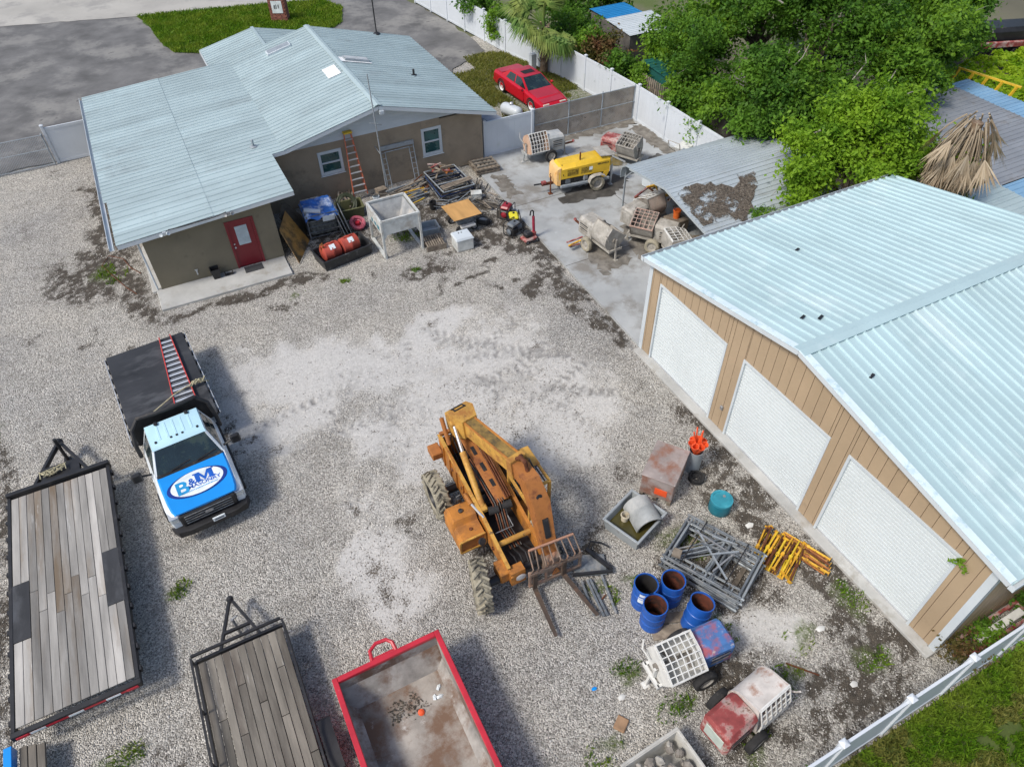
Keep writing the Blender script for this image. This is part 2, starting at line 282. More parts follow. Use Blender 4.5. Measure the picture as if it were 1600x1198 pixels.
def ground_mat():
    m, nt, b = newmat('shell_gravel'); pos = nnode(nt, 'ShaderNodeNewGeometry').outputs['Position']
    at = lambda n: nnode(nt, 'ShaderNodeAttribute', attribute_name=n).outputs['Fac']
    vo = nnode(nt, 'ShaderNodeTexVoronoi'); vo.inputs['Scale'].default_value = 34.; lnk(nt, pos, vo.inputs['Vector'])
    sep = nnode(nt, 'ShaderNodeSeparateColor'); lnk(nt, vo.outputs['Color'], sep.inputs[0])
    stone = ramp(nt, sep.outputs[0], [(0., (.085, .079, .069)), (.22, (.28, .266, .24)), (.55, (.515, .495, .456)), (1., (.88, .86, .81))])
    fine = noise(nt, pos, 60, 3)
    stone = mixc(nt, .30, stone, ramp(nt, fine, [(.3, (.16, .153, .14)), (.7, (.66, .645, .615))]))
    big = noise(nt, pos, .22, 6, .62); tone = mixc(nt, ramp(nt, big, [(.36, 0.), (.64, 1.)]), (.84, .835, .83), (1.08, 1.05, .995))
    c = mixc(nt, 1., stone, tone, 'MULTIPLY')
    mid = noise(nt, pos, 1.3, 7, .7); c = mixc(nt, ramp(nt, mid, [(.52, 0.), (.72, .62)]), c, (.20, .185, .16))
    pf = nnode(nt, 'ShaderNodeMath', operation='MULTIPLY'); lnk(nt, at('pale'), pf.inputs[0]); pf.inputs[1].default_value = .85
    pcol = mixc(nt, ramp(nt, noise(nt, pos, 9, 6, .7), [(.3, 0.), (.7, 1.)]), (.42, .41, .39), (.58, .57, .545)); c = mixc(nt, pf.outputs[0], c, pcol)
    tf = nnode(nt, 'ShaderNodeMath', operation='MULTIPLY'); lnk(nt, at('track'), tf.inputs[0]); tf.inputs[1].default_value = .95; c = mixc(nt, tf.outputs[0], c, (.24, .232, .22))
    # soil shows between the stones
    sf = nnode(nt, 'ShaderNodeMath', operation='ADD'); lnk(nt, at('soil'), sf.inputs[0])
    sj = nnode(nt, 'ShaderNodeMapRange'); lnk(nt, sep.outputs[1], sj.inputs[0]); sj.inputs[3].default_value = -.42; sj.inputs[4].default_value = .25; lnk(nt, sj.outputs[0], sf.inputs[1])
    sfac = ramp(nt, sf.outputs[0], [(.12, 0.), (.62, 1.)])
    scol = mixc(nt, ramp(nt, noise(nt, pos, 5, 6, .7), [(.3, 0.), (.7, 1.)]), (.045, .038, .03), (.125, .105, .082)); c = mixc(nt, sfac, c, scol)
    gf = nnode(nt, 'ShaderNodeMath', operation='MULTIPLY'); lnk(nt, at('green'), gf.inputs[0]); lnk(nt, ramp(nt, noise(nt, pos, 7, 6, .7), [(.35, 0.), (.6, 1.)]), gf.inputs[1])
    c = mixc(nt, gf.outputs[0], c, (.085, .12, .022))
    lnk(nt, c, b.inputs['Base Color']); b.inputs['Roughness'].default_value = .92
    bst = nnode(nt, 'ShaderNodeMapRange'); lnk(nt, at('pale'), bst.inputs[0]); bst.inputs[3].default_value = .9; bst.inputs[4].default_value = .2
    bp = nnode(nt, 'ShaderNodeBump'); lnk(nt, bst.outputs[0], bp.inputs['Strength']); bp.inputs['Distance'].default_value = .05
    ds = nnode(nt, 'ShaderNodeMath', operation='MULTIPLY'); lnk(nt, vo.outputs['Distance'], ds.inputs[0]); ds.inputs[1].default_value = -1.
    lnk(nt, ds.outputs[0], bp.inputs['Height']); lnk(nt, bp.outputs[0], b.inputs['Normal'])
    return m
gm = ground_mat(); ge = make_ground(); ge.materials.append(gm)
place('ground', ge, kind='structure')
lawnm = M_('lawn_soil_green', (.075, .13, .018), .95, 0., .3, .8, (.11, .12, .03), .52, .7, (.16, .14, .07), .56, 2.2, bump=.6, bs=30, world=True)
def sheet(name, poly, z, mat, th=.0, kind='structure'):
    b = MB()
    if th: b.prism(poly, z-th, z)
    else: b.add([(x, y, z) for x, y in poly], [tuple(range(len(poly)))])
    return b.build(name, mat, kind=kind)
sheet('terrain', [(-400, -300), (500, -300), (500, 600), (-400, 600)], -.09, M_('far_earth', (.16, .15, .10), .95, 0., .3, .05, (.09, .12, .03), .48, .1, bump=.3, world=True))
def wob(poly, amp=.12, step=.5, seed=3):
    r = random.Random(seed); out = []
    for i, (x, y) in enumerate(poly):
        x2, y2 = poly[(i+1) % len(poly)]; n = max(1, int(math.hypot(x2-x, y2-y)/step))
        for k in range(n): out.append((x+(x2-x)*k/n+r.uniform(-amp, amp), y+(y2-y)*k/n+r.uniform(-amp, amp)))
    return out
sheet('asphalt_drive', wob([(-30, 38.3), (-3.2, 38.6), (-2.0, 38.9), (13.0, 38.9), (14.6, 38.6), (16.4, 39.6), (19.2, 41.4), (19.3, 46.3), (18.6, 52.0), (17.5, 57.), (9.0, 60.), (-30, 68)]), .045, asph)
sheet('road', wob([(-60, 75.6), (-8, 61.2), (1, 58.6), (10, 56.6), (40, 48.9), (46, 58.), (-40, 84)], .1, .7), .062, roadm)
sheet('verge', [(-60, 84), (60, 58), (160, 100), (160, 300), (-160, 300), (-160, 110)], .03, lawnm)
LAWN = [(1.0, 58.6), (1.5, 55.8), (1.7, 52.5), (2.2, 50.3), (4.2, 49.0), (7, 48.2), (10.5, 48.6), (12.8, 50.2), (13.9, 53.2), (13.2, 55.6), (8, 57.0)]
sheet('lawn_island', wob(LAWN, .14), .075, lawnm)
SLAB = [(12.1, 14.3), (22.6, 14.3), (21.9, 29.35), (12.9, 29.35), (12.35, 27.5)]
sheet('concrete_slab', SLAB, .06, concm, .25)
jn = MB()
for yy in (24.4, 19.6): jn.box(12.2, 21.9, yy-.012, yy+.012, .055, .063)
jn.box(16.8, 16.82, 14.5, 29.2, .055, .0625); jn.build('slab_joint', soil, kind='structure')
sheet('neighbour_ground', [(22.6, -20), (90, -20), (90, 24.), (21.9, 31.0)], .02, M_('neighbour_dirt', (.11, .10, .075), .95, 0., .3, .4, (.05, .08, .018), .48, .5, bump=.4, world=True))
sheet('neighbour_lawn', [(6.6, -8), (40, -8), (40, 1.42), (6.6, 1.42)], .03, M_('rough_lawn_soil', (.085, .12, .025), .95, 0., .3, 1.2, (.34, .30, .24), .60, .45, (.05, .09, .012), .5, 1.5, bump=.6, world=True))
# ---------------------------------------------------------------- sheet-metal surfaces
def ribbed(L, W, n, rw=.055, rh=.03, th=.012, half=True):
    """one metal sheet: x along the rib (0..L), y across (0..W), n ribs, top at z=0"""
    pr = [(0., 0.)]
    for k in range(n):
        c = W*(k+.5)/n
        pr += [(c-rw/2, 0), (c-rw/4, rh), (c+rw/4, rh), (c+rw/2, 0)]
    pr += [(W, 0), (W, -th), (0, -th)]
    m = MB(); m.loft([[(0, y, z) for y, z in pr][::-1], [(L, y, z) for y, z in pr][::-1]]); return m
def frame(o, ux, uy):
    ux = Vector(ux).normalized(); uy = Vector(uy).normalized(); uz = ux.cross(uy); m = Matrix((ux, uy, uz)).transposed().to_4x4(); m.translation = Vector(o); return m
def roof_field(parent, name, o, ux, uy, L, W, sw, nrib, mat, rw=.055, rh=.03, jit=.003):
    """tiles a rectangle with ribbed sheets; o corner, ux along the ribs, uy across"""
    n = max(1, round(W/sw)); w_ = W/n; me = ribbed(L, w_-.004, nrib, rw, rh).mesh(name, mat); uy = Vector(uy).normalized(); F = frame(o, ux, uy); z = F.col[2].xyz
    for i in range(n):
        f = F.copy(); f.translation = Vector(o)+uy*(w_*i)+z*(jit*(i % 2)+U(0, .002)); place(name, me, parent, f)
def rebase(root, x, y, z=0):
    root.location = (x, y, z); m = Matrix.Translation((-x, -y, -z))
    for o in list(C.objects):
        if o.parent == root: o.matrix_basis = m @ o.matrix_basis
# ---------------------------------------------------------------- house
H = thing('house', 'brown stucco house with pale aqua ribbed metal roof and red door', 'house')
zl = lambda x: 2.5+(x+2.9)*.0643                  # low roof plane
YF, YB = 28.35, 39.1
roof_field(H, 'roof_sheet', (8.2, YF, 3.9), (5.4, 0, -1.4), (0, 1, 0), 5.58, YB-YF, .9, 3, roofm, .055, .034)
roof_field(H, 'roof_sheet', (4.06, YF, zl(4.1)), (4.14, 0, .95), (0, 1, 0), 4.24, YB-YF, .9, 3, roofm, .055, .034)
for xa, xb in ((.55, 4.15), (-2.9, .62)):
    dz = -.012 if xa > 0 else 0.004
    roof_field(H, 'roof_sheet', (xa, YF, zl(xa)+dz), (1, 0, .0643), (0, 1, 0), xb-xa, YB-YF, .9, 3, roofm, .055, .034)
for xa, xb in ((.55, 3.58), (-2.78, .62)):
    roof_field(H, 'roof_sheet', (xa, 25.08, zl(xa)+(-.012 if xa > 0 else .004)), (1, 0, .0643), (0, 1, 0), xb-xa, YF-25.08-.01, .82, 2, roofm, .055, .034)
b = MB()
for s_, zz in ((5.4, -1.4), (-4.1, -.95)):
    L = math.hypot(s_, zz); ux = Vector((s_/L, 0, zz/L)); o = Vector((8.2, YF-.02, 3.935)); b.bar(o+ux*.07+Vector((0, 0, .012)), o+ux*.07+Vector((0, YB-YF+.04, .012)), .17, .012, up=ux.cross(Vector((0, 1, 0))) if s_ > 0 else Vector((0, 1, 0)).cross(ux)*1)
b.build('ridge_cap', roofm, H)
def fascia(p, q, h=.15, t=.03): MB().bar(Vector(p)-Vector((0, 0, h/2+.014)), Vector(q)-Vector((0, 0, h/2+.014)), t, h).build('fascia', whitem, H)
fascia((8.2, YF+.02, 3.88), (13.6, YF+.02, 2.48)); fascia((8.2, YF+.02, 3.88), (4.1, YF+.02, zl(4.1)-.02)); fascia((4.1, YF+.02, zl(4.1)-.02), (3.6, YF+.02, zl(3.6)-.02))
fascia((13.57, YF+.04, 2.5), (13.57, YB, 2.5)); fascia((-2.76, 25.1, zl(-2.78)-.02), (3.57, 25.1, zl(3.57)-.02)); fascia((3.555, 25.12, zl(3.57)-.02), (3.555, YF, zl(3.57)-.02))
fascia((8.2, YB-.02, 3.88), (13.6, YB-.02, 2.48)); fascia((8.2, YB-.02, 3.88), (4.1, YB-.02, zl(4.1)-.02)); fascia((4.1, YB-.02, zl(4.1)-.02), (-2.9, YB-.02, zl(-2.9)-.02))
gt = MB(); gt.box(-3.02, -2.87, 25.06, YB, 2.36, 2.38); gt.box(-3.03, -3.015, 25.06, YB, 2.36, 2.50); gt.box(-2.885, -2.87, 25.06, YB, 2.38, 2.48); gt.build('gutter', whitem, H)
# walls: outline in x,z extruded along y
def wallxz(poly, y0, y1, mat, name='wall', par=H):
    b = MB(); b.prism([(x, z) for x, z in poly], 0, y1-y0, Matrix(((1,0,0,0), (0,0,-1,y1), (0,1,0,0), (0,0,0,1)))); return b.build(name, mat, par)
# front wall of the porch wing with its door opening
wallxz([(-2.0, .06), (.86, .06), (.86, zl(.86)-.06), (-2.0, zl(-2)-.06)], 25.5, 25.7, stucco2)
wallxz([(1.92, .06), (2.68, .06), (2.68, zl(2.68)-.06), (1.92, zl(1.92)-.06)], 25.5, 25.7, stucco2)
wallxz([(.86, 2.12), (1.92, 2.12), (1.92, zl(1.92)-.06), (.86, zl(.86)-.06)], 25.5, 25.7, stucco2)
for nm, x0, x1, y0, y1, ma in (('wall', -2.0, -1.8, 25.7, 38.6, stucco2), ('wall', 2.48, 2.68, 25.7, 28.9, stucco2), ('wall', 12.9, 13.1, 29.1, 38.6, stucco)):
    MB().box(x0, x1, y0, y1, 0, (zl(x0)-.06) if x0 < 5 else 2.5).build(nm, ma, H)
wallxz([(-2, 0), (13.1, 0), (13.1, 2.5), (8.2, 3.8), (4.1, zl(4.1)-.06), (-2, zl(-2)-.06)], 38.4, 38.6, stucco)
# gable wall, pieces round the two windows
WIN = ((5.48, 6.42, 1.23, 2.19), (10.17, 11.03, .98, 2.16))
zt = 2.58; xs = [2.68, WIN[0][0], WIN[0][1], WIN[1][0], WIN[1][1], 13.1]
for i in range(5):
    if i in (1, 3):
        wq = WIN[0 if i == 1 else 1]; MB().box(xs[i], xs[i+1], 28.9, 29.1, 0, wq[2]).build('wall', stucco, H); MB().box(xs[i], xs[i+1], 28.9, 29.1, wq[3], zt).build('wall', stucco, H)
    else: MB().box(xs[i], xs[i+1], 28.9, 29.1, 0, zt if i < 4 else 2.5).build('wall', stucco, H)
MB().box(5.0, 13., 28.95, 29.05, .02, .3).build('wall_base', soil, H)
# lap boards in the gable
k = 0
zb = zt
while zb < 3.7:
    z1 = zb+.148
    xl = max(2.7, (4.1+(zb-zl(4.1)+.1)/.2317) if zb > zl(4.1)-.1 else 2.7); xr = 13.5-(zb-2.45)/.2593
    if xr-xl > .2: MB().prism([(xl, zb), (xr, zb), (xr-.5, z1), (xl+(.55 if zb > zl(4.1)-.1 else 0), z1)], 0, .02, Matrix(((1,0,0,0), (0,0,-1,28.9), (0,1,0,0), (0,0,0,1))) @ T(0, 0, 0)).build('lap_board', whitem, H)
    zb += .15
glassw = M_('window_glass', (.02, .07, .07), .05, 0., .3, 1.5, (.05, .13, .12), .5, 2., bump=0., spec=.8)
def window(x0, x1, z0, z1, y=28.9):
    b = MB(); t = .075
    for a in ((x0-.05, x1+.05, z1-t, z1+.05), (x0-.05, x1+.05, z0-.05, z0+t), (x0-.05, x0+t, z0+t, z1-t), (x1-t, x1+.05, z0+t, z1-t), (x0+t, x1-t, (z0+z1)/2-.03, (z0+z1)/2+.03)): b.box(a[0], a[1], y-.03, y+.06, a[2], a[3], None, .008)
    f = b.build('window', whitem, H)
    for za, zb in ((z0+t, (z0+z1)/2-.03), ((z0+z1)/2+.03, z1-t)): MB().box(x0+t, x1-t, y+.03, y+.045, za, zb).build('pane', glassw, f)
    MB().box(x0-.09, x1+.09, y-.07, y-.031, z0-.09, z0-.052, None, .008).build('sill', whitem, f)
for q in WIN: window(*q)
# sheet coloured dark to stand for the unlit room behind the panes
MB().box(3.0, 12.8, 29.4, 29.45, .1, 2.5).build('dark_room_sheet', M_('dim_interior', (.10, .12, .11), .9), H)
redd = M_('dark_red_door_paint', (.19, .012, .02), .4, 0., .12, 1., bump=.03)
dr = MB().box(.93, 1.85, 25.53, 25.57, .08, 2.04, None, .004).build('door', redd, H)
fr = MB(); fr.box(.86, .94, 25.47, 25.62, .06, 2.12); fr.box(1.84, 1.92, 25.47, 25.62, .06, 2.12); fr.box(.94, 1.84, 25.47, 25.62, 2.04, 2.12); fr.build('door_frame', redd, H)
MB().box(1.17, 1.62, 25.515, 25.529, 1.02, 1.83, None, .006).build('door_window', M_('frosted_pane', (.42, .50, .54), .25, bump=0.), dr)
hb = MB(); hb.lathe([(.0, 0), (.032, .0), (.032, .05), (.0, .055)], 12, T(1.0, 25.53, .98, 90)); hb.lathe([(.0, 0), (.028, .0), (.028, .02), (0, .022)], 12, T(1.0, 25.53, 1.12, 90)); hb.build('handle', alu, dr)
MB().box(-2.2, 2.66, 24.2, 25.5, -.15, .085, None, .02).build('porch_slab', patiom, H)
MB().box(-2.35, -2.0, 25.5, 28.9, -.15, .07, None, .02).build('porch_slab', patiom, H)
# back wing gable
roof_field(H, 'roof_sheet', (6.0, YB-.3, 3.25), (2.9, 0, -.65), (0, 1, 0), 2.97, 3.5, .9, 3, roofm, .055, .034)
roof_field(H, 'roof_sheet', (3.1, YB-.3, 2.6), (2.9, 0, .65), (0, 1, 0), 2.97, 3.5, .9, 3, roofm, .055, .034)
MB().bar((6, YB-.3, 3.28), (6, YB+3.2, 3.28), .16, .02).build('ridge_cap', roofm, H)
wallxz([(3.5, 0), (8.5, 0), (8.5, 2.62), (6, 3.18), (3.5, 2.62)], 38.6, 41.9, stucco)
MB().bar((3.08, YB, 2.5), (3.08, YB+3.2, 2.5), .03, .16).build('fascia', whitem, H)
# roof fittings
def tilt(x, y, s, z): return T(x, y, z, 0, math.degrees(math.atan(-s)), 0)
sk = MB().box(-.62, .62, -.26, .26, .0, .13, tilt(6.35, 37.7, .2317, zl(4.1)+2.25*.2317), .015).build('skylight', whitem, H); MB().box(-.56, .56, -.2, .2, .131, .14, tilt(6.35, 37.7, .2317, zl(4.1)+2.25*.2317)).build('skylight_pane', galv, sk)
mk = tilt(9.1, 34.05, -.2593, 3.9-.9*.2593); sk = MB().box(-.6, .6, -.24, .24, .0, .13, mk, .015).build('skylight', galv, H); MB().box(-.54, .54, -.19, .19, .131, .14, mk).build('skylight_pane', M_('grey_pane', (.5, .52, .53), .3), sk)
b = MB(); r_ = random.Random(4)
def blob(mb, cx, cy, rx, ry, Mx, n=22, h=.012, jag=.25): mb.prism([(cx+rx*math.cos(2*math.pi*i/n)*(1+r_.uniform(-jag, jag)), cy+ry*math.sin(2*math.pi*i/n)*(1+r_.uniform(-jag, jag))) for i in range(n)], 0, h, Mx)
b.box(-.32, .3, -.55, .55, .028, .04, tilt(7.65, 33.0, .2317, zl(4.1)+3.55*.2317)); b.box(-.35, .0, -.3, .3, .03, .045, tilt(8.6, 34.0, -.2593, 3.9-.4*.2593)); b.box(-.5, .7, -.34, -.22, .025, .04, mk); b.build('roof_patch', M_('white_sealant', (.85, .86, .86), .5, 0., .05, 3, (.06, .06, .06), .62, 4., bump=.2), H)
for x, y, z in ((11.34, 32.5, 3.9-3.14*.2593), (3.07, 29.4, zl(3.07))):
    b = MB(); b.lathe([(.16, 0), (.13, .02), (.05, .03), (.05, .28), (.04, .29)], 14, T(x, y, z+.01)); b.build('vent_pipe', galv if x < 5 else black, H)
b = MB(); b.lathe([(.0, .0), (.2, .0), (.2, .03), (.08, .1), (.035, .12), (.035, 1.95), (.0, 1.96)], 12, T(11.72, 38.8, 3.0)); b.bar((11.42, 38.8, 4.75), (12.0, 38.8, 4.78), .05); b.path([(11.5, 38.8, 4.8), (11.6, 38.75, 4.95), (11.72, 38.8, 4.98)], .03); b.path([(11.95, 38.8, 4.8), (11.85, 38.85, 4.9), (11.75, 38.8, 4.85)], .03); b.build('service_mast', black, H)
b = MB(); b.tube((7.98, 28.15, .4), (7.9, 28.2, 5.3), .03, .025, 10); b.bar((7.72, 28.25, 3.3), (8.2, 28.25, 3.12), .05, .03); b.bar((7.95, 28.18, 1.9), (7.95, 28.9, 1.95), .03); b.build('antenna_pole', galv, H)
b = MB(); b.cbox(8.3, 28.28, 3.62, .2, .12, .16, None, .02); b.build('camera_box', whitem, H)
for xx, zz in ((-1.15, zl(-1.15)), (1.12, zl(1.12))):
    b = MB(); b.cbox(xx, 25.03, zz-.06, .12, .05, .12, None, .01)
    for d in (-.13, .13): b.lathe([(.02, 0), (.06, .05), (.065, .12), (.0, .10)], 12, T(xx+d*.6, 24.99, zz-.06, 70, 0, 0) @ T(0, 0, 0, 0, d*200, 0))
    b.build('flood_light', whitem if xx < 0 else steel, H)
b = MB(); b.path([(-1.0+2.05*t, 25.03-.03*math.sin(t*9), zl(-1+2.05*t)+.03-.12*math.sin(math.pi*t)*(.4+t)*.6) for t in [i/14 for i in range(15)]], .018, 6); b.build('cable', black, H)
b = MB(); b.tube((-.62, 25.49, .5), (-.62, 25.44, .5), .04, n=10); b.tube((-.62, 25.45, .5), (-.62, 25.42, .34), .025, n=8); b.bar((-.68, 25.42, .56), (-.56, 25.42, .56), .02); b.build('tap', alu, H)
b = MB(); b.path([(-2.15, 25.56, .1), (-2.15, 25.56, 2.3)], .035, 8); b.build('downpipe', whitem, H)
rebase(H, 5.5, 32.)
# ---------------------------------------------------------------- garage
G = thing('garage', 'tan metal garage with three white roller doors and aqua ribbed roof', 'garage')
X0, X1, YA, YZ = 12.06, 22.3, 2.26, 14.36; RY, RZ, EZ = 8.22, 4.86, 3.74
zr = lambda y: RZ-(abs(y-RY))*((RZ-EZ)/6.2)
Ls = math.hypot(6.25, 1.13)
roof_field(G, 'roof_sheet', (X1+.15, RY, RZ), (0, 6.25, -1.13), (-1, 0, 0), Ls, X1-X0+.4, .9, 3, groofm, .085, .045)
roof_field(G, 'roof_sheet', (X0-.25, RY, RZ), (0, -6.2, -1.13), (1, 0, 0), Ls, X1-X0+.4, .9, 3, groofm, .085, .045)
b = MB()
for s_ in (1, -1):
    d = Vector((0, s_*6.2, -1.12)).normalized(); o = Vector((X0-.27, RY, RZ+.055)); nrm = Vector((0, s_*.18, .98)); b.bar(o+d*.09, o+d*.09+Vector((X1-X0+.42, 0, 0)), .19, .012, up=nrm)
    b.bar(o+d*.185-nrm*.012, o+d*.185-nrm*.012+Vector((X1-X0+.42, 0, 0)), .02, .03, up=nrm)
b.build('ridge_cap', groofm, G)
for s_, ye in ((1, RY+6.27), (-1, RY-6.22)):
    d = Vector((0, s_*6.22, -1.13)); a = Vector((X0-.27, RY, RZ-.03)); MB().bar(a, a+d, .03, .15).build('rake_trim', whitem, G)
    a = Vector((X0-.2, RY, RZ+.052)); MB().bar(a, a+d, .2, .01, up=(0, s_*.18, .98)).build('rake_flashing', M_('weathered_flashing', (.66, .78, .82), .4, 0., .06, 2., (.40, .55, .60), .52, 3., (.82, .88, .90), .5, 5., bump=.1) if s_ == 1 else MATS['weathered_flashing'], G)
    b = MB(); ye2 = ye; b.box(X0-.25, X1, min(ye2, ye2+s_*.12), max(ye2, ye2+s_*.12), EZ-.16, EZ-.145); b.box(X0-.25, X1, ye2+s_*.115-.006, ye2+s_*.115+.006, EZ-.16, EZ-.01); b.box(X0-.26, X0-.245, min(ye2, ye2+s_*.12), max(ye2, ye2+s_*.12), EZ-.16, EZ-.02); b.build('gutter', whitem, G)
DOORS = ((10.70, 13.72), (6.80, 9.86), (3.05, 6.07)); DH = 3.04
brk = sorted(set([YA+.305*i for i in range(40)]+[YZ]+[e for d in DOORS for e in (d[0]-.06, d[1]+.06)])); brk = [v for i, v in enumerate(brk) if i == 0 or v-brk[i-1] > .001]
def yzp(poly, x0, x1, mat, name, par, gap=0):   # outline in y,z, extruded in x
    b = MB(); b.prism([(y, z) for y, z in poly], x0, x1, Matrix(((0,0,1,0), (1,0,0,0), (0,1,0,0), (0,0,0,1)))); return b.build(name, mat, par)
tand = M_('dark_tan_joint', (.22, .155, .10), .7)
for a, c_ in zip(brk[:-1], brk[1:]):
    mid = (a+c_)/2; indoor = any(d[0]-.06 < mid < d[1]+.06 for d in DOORS); z0 = DH+.08 if indoor else .1
    yzp([(a+.007, z0), (c_-.007, z0), (c_-.007, zr(c_)-.09), (a+.007, zr(a)-.09)], X0-.012, X0+.012, tan, 'wall_panel', G)
segs = [(YA, 3.0), (6.12, 6.75), (9.91, 10.65), (13.77, YZ)]
for a, c_ in segs: yzp([(a, .05), (c_, .05), (c_, zr(c_)-.1), (a, zr(a)-.1)], X0+.012, X0+.1, tand, 'wall_backing', G)
for d in DOORS:
    yzp([(d[0]-.06, DH+.06), (d[1]+.06, DH+.06)]+[(v, zr(v)-.1) for v in ((d[1]+.06, RY, d[0]-.06) if d[0] < RY < d[1] else (d[1]+.06, d[0]-.06))], X0+.012, X0+.1, tand, 'wall_backing', G)
    n = 25; pr = []
    for i in range(n):
        z = .1+(DH-.1)*i/n; hh = (DH-.1)/n; pr += [(X0+.062, z), (X0+.062, z+hh*.2), (X0+.028, z+hh*.24), (X0+.024, z+hh*.6), (X0+.028, z+hh*.97)]
    prof = pr+[(X0+.075, DH), (X0+.075, .1)]
    b = MB(); b.loft([[(x, d[0], z) for x, z in prof], [(x, d[1], z) for x, z in prof]]); rd = b.build('roller_door', doorw, G)
    MB().box(X0+.01, X0+.05, d[0]+.03, d[1]-.03, .085, .15).build('bottom_bar', alu, rd)
    b = MB(); b.box(X0-.035, X0+.08, d[0]-.07, d[0], .08, DH+.07); b.box(X0-.035, X0+.08, d[1], d[1]+.07, .08, DH+.07); b.box(X0-.035, X0+.08, d[0], d[1], DH, DH+.07); b.build('door_frame', whitem, G)
nside = 32
for s_, yy in ((-1, YA), (1, YZ)):
    me = MB().box(.012, .30, -.012, .012, .1, EZ-.12).mesh('wall_panel', tan)
    for i in range(int((X1-X0)/.31)): place('wall_panel', me, G, T(X0+.12+.31*i, yy+s_*.004, 0))
    MB().box(X0+.1, X1, min(yy, yy-s_*.1), max(yy, yy-s_*.1)-.0, .05, EZ-.1, T(0, -s_*.02, 0)).build('wall_backing', tand, G)
    b = MB(); b.box(X0-.03, X0+.17, yy+s_*.02-.008, yy+s_*.02+.008, .08, EZ-.1); b.box(X0-.032, X0-.016, min(yy+s_*.028, yy-s_*.14), max(yy+s_*.028, yy-s_*.14), .08, EZ-.08); b.build('corner_trim', whitem, G)
yzp([(YA, .05), (YZ, .05), (YZ, EZ-.1), (RY, RZ-.1), (YA, EZ-.1)], X1-.1, X1, tan, 'wall', G)
MB().box(X0-.28, X1, YA-.05, YZ-.02, -.2, .085, None, .01).build('footing', patiom, G)
yp = MB(); yp.cbox(X0-.05, 10.2, .95, .06, .1, .14, None, .01); yp.build('outlet_box', steel, G)
for (x, y) in ((13.3, 9.0), (12.95, 9.25), (12.9, 6.9), (15.6, 12.1)): MB().bar((x-.09, y, zr(y)+.045), (x+.09, y+.06, zr(y)+.045), .07, .02).build('roof_fitting', black, G)
rebase(G, 17.2, 8.3)
# ---------------------------------------------------------------- fences
def vinyl_fence(label, pts, h=1.8, cat='fence', posth=.08, step=2.4, name='vinyl_fence'):
    t = thing(name, label, cat, pts[0][0], pts[0][1]); ox, oy = pts[0]
    P = []
    for (x0, y0), (x1, y1) in zip(pts[:-1], pts[1:]):
        L = math.hypot(x1-x0, y1-y0); n = max(1, round(L/step))
        P += [(x0+(x1-x0)*i/n-ox, y0+(y1-y0)*i/n-oy) for i in range(n)]
    P.append((pts[-1][0]-ox, pts[-1][1]-oy))
    pm = MB(); pm.box(-.064, .064, -.064, .064, -.05, h+posth, None, .008); pm = pm.mesh('post', vinyl)
    cm = MB().loft([[(-.08, -.08, h+posth), (.08, -.08, h+posth), (.08, .08, h+posth), (-.08, .08, h+posth)], [(-.08, -.08, h+posth+.025), (.08, -.08, h+posth+.025), (.08, .08, h+posth+.025), (-.08, .08, h+posth+.025)], [(-.01, -.01, h+posth+.07), (.01, -.01, h+posth+.07), (.01, .01, h+posth+.07), (-.01, .01, h+posth+.07)]]).mesh('cap', vinyl)
    for i, (x, y) in enumerate(P):
        j = min(i, len(P)-2); a = math.degrees(math.atan2(P[j+1][1]-P[j][1], P[j+1][0]-P[j][0]))
        p = place('post', pm, t, T(x, y, 0, 0, 0, a)); place('cap', cm, p)
        if i < len(P)-1:
            L = math.hypot(P[i+1][0]-x, P[i+1][1]-y); F = T(x, y, 0, 0, 0, a+U(-.2, .2))
            b = MB(); nb = max(3, int(L/.3))
            for k in range(nb): b.box(.064+(L-.128)*k/nb+.002, .064+(L-.128)*(k+1)/nb-.002, -.019, .019, .12, h-.1)
            b.box(.064, L-.064, -.014, .014, .12, h-.1)
            o = b.build('panel', vinyl, t); o.matrix_basis = F
            
            for za, zb in ((h-.14, h), (.03, .17)): MB().box(.064, L-.064, -.03, .03, za, zb, None, .006).build('rail', vinyl, t).matrix_basis = F
    return t
vinyl_fence('long white vinyl fence running from the palm to the grey carport', [(18.85, 52.0), (19.6, 45.2), (20.15, 40.5), (21.25, 35.7), (21.65, 31.2), (21.8, 28.9), (21.85, 24.2), (21.9, 19.4)], 1.8)
vinyl_fence('white vinyl fence at lower right beside the garage corner and green grass', [(5.9+1.83*i, 1.52) for i in range(7)], 1.78, step=1.83)
vg = vinyl_fence('plain white vinyl gate between the house corner and brown screened fence', [(13.3, 29.12), (15.85, 29.12)], 1.75, 'gate', .05, 3., 'vinyl_gate')
vinyl_fence('short white vinyl panel beside the left eave of the house', [(-4.95, 38.45), (-2.1, 38.5)], 1.75, 'fence', .1, 3., 'vinyl_fence')
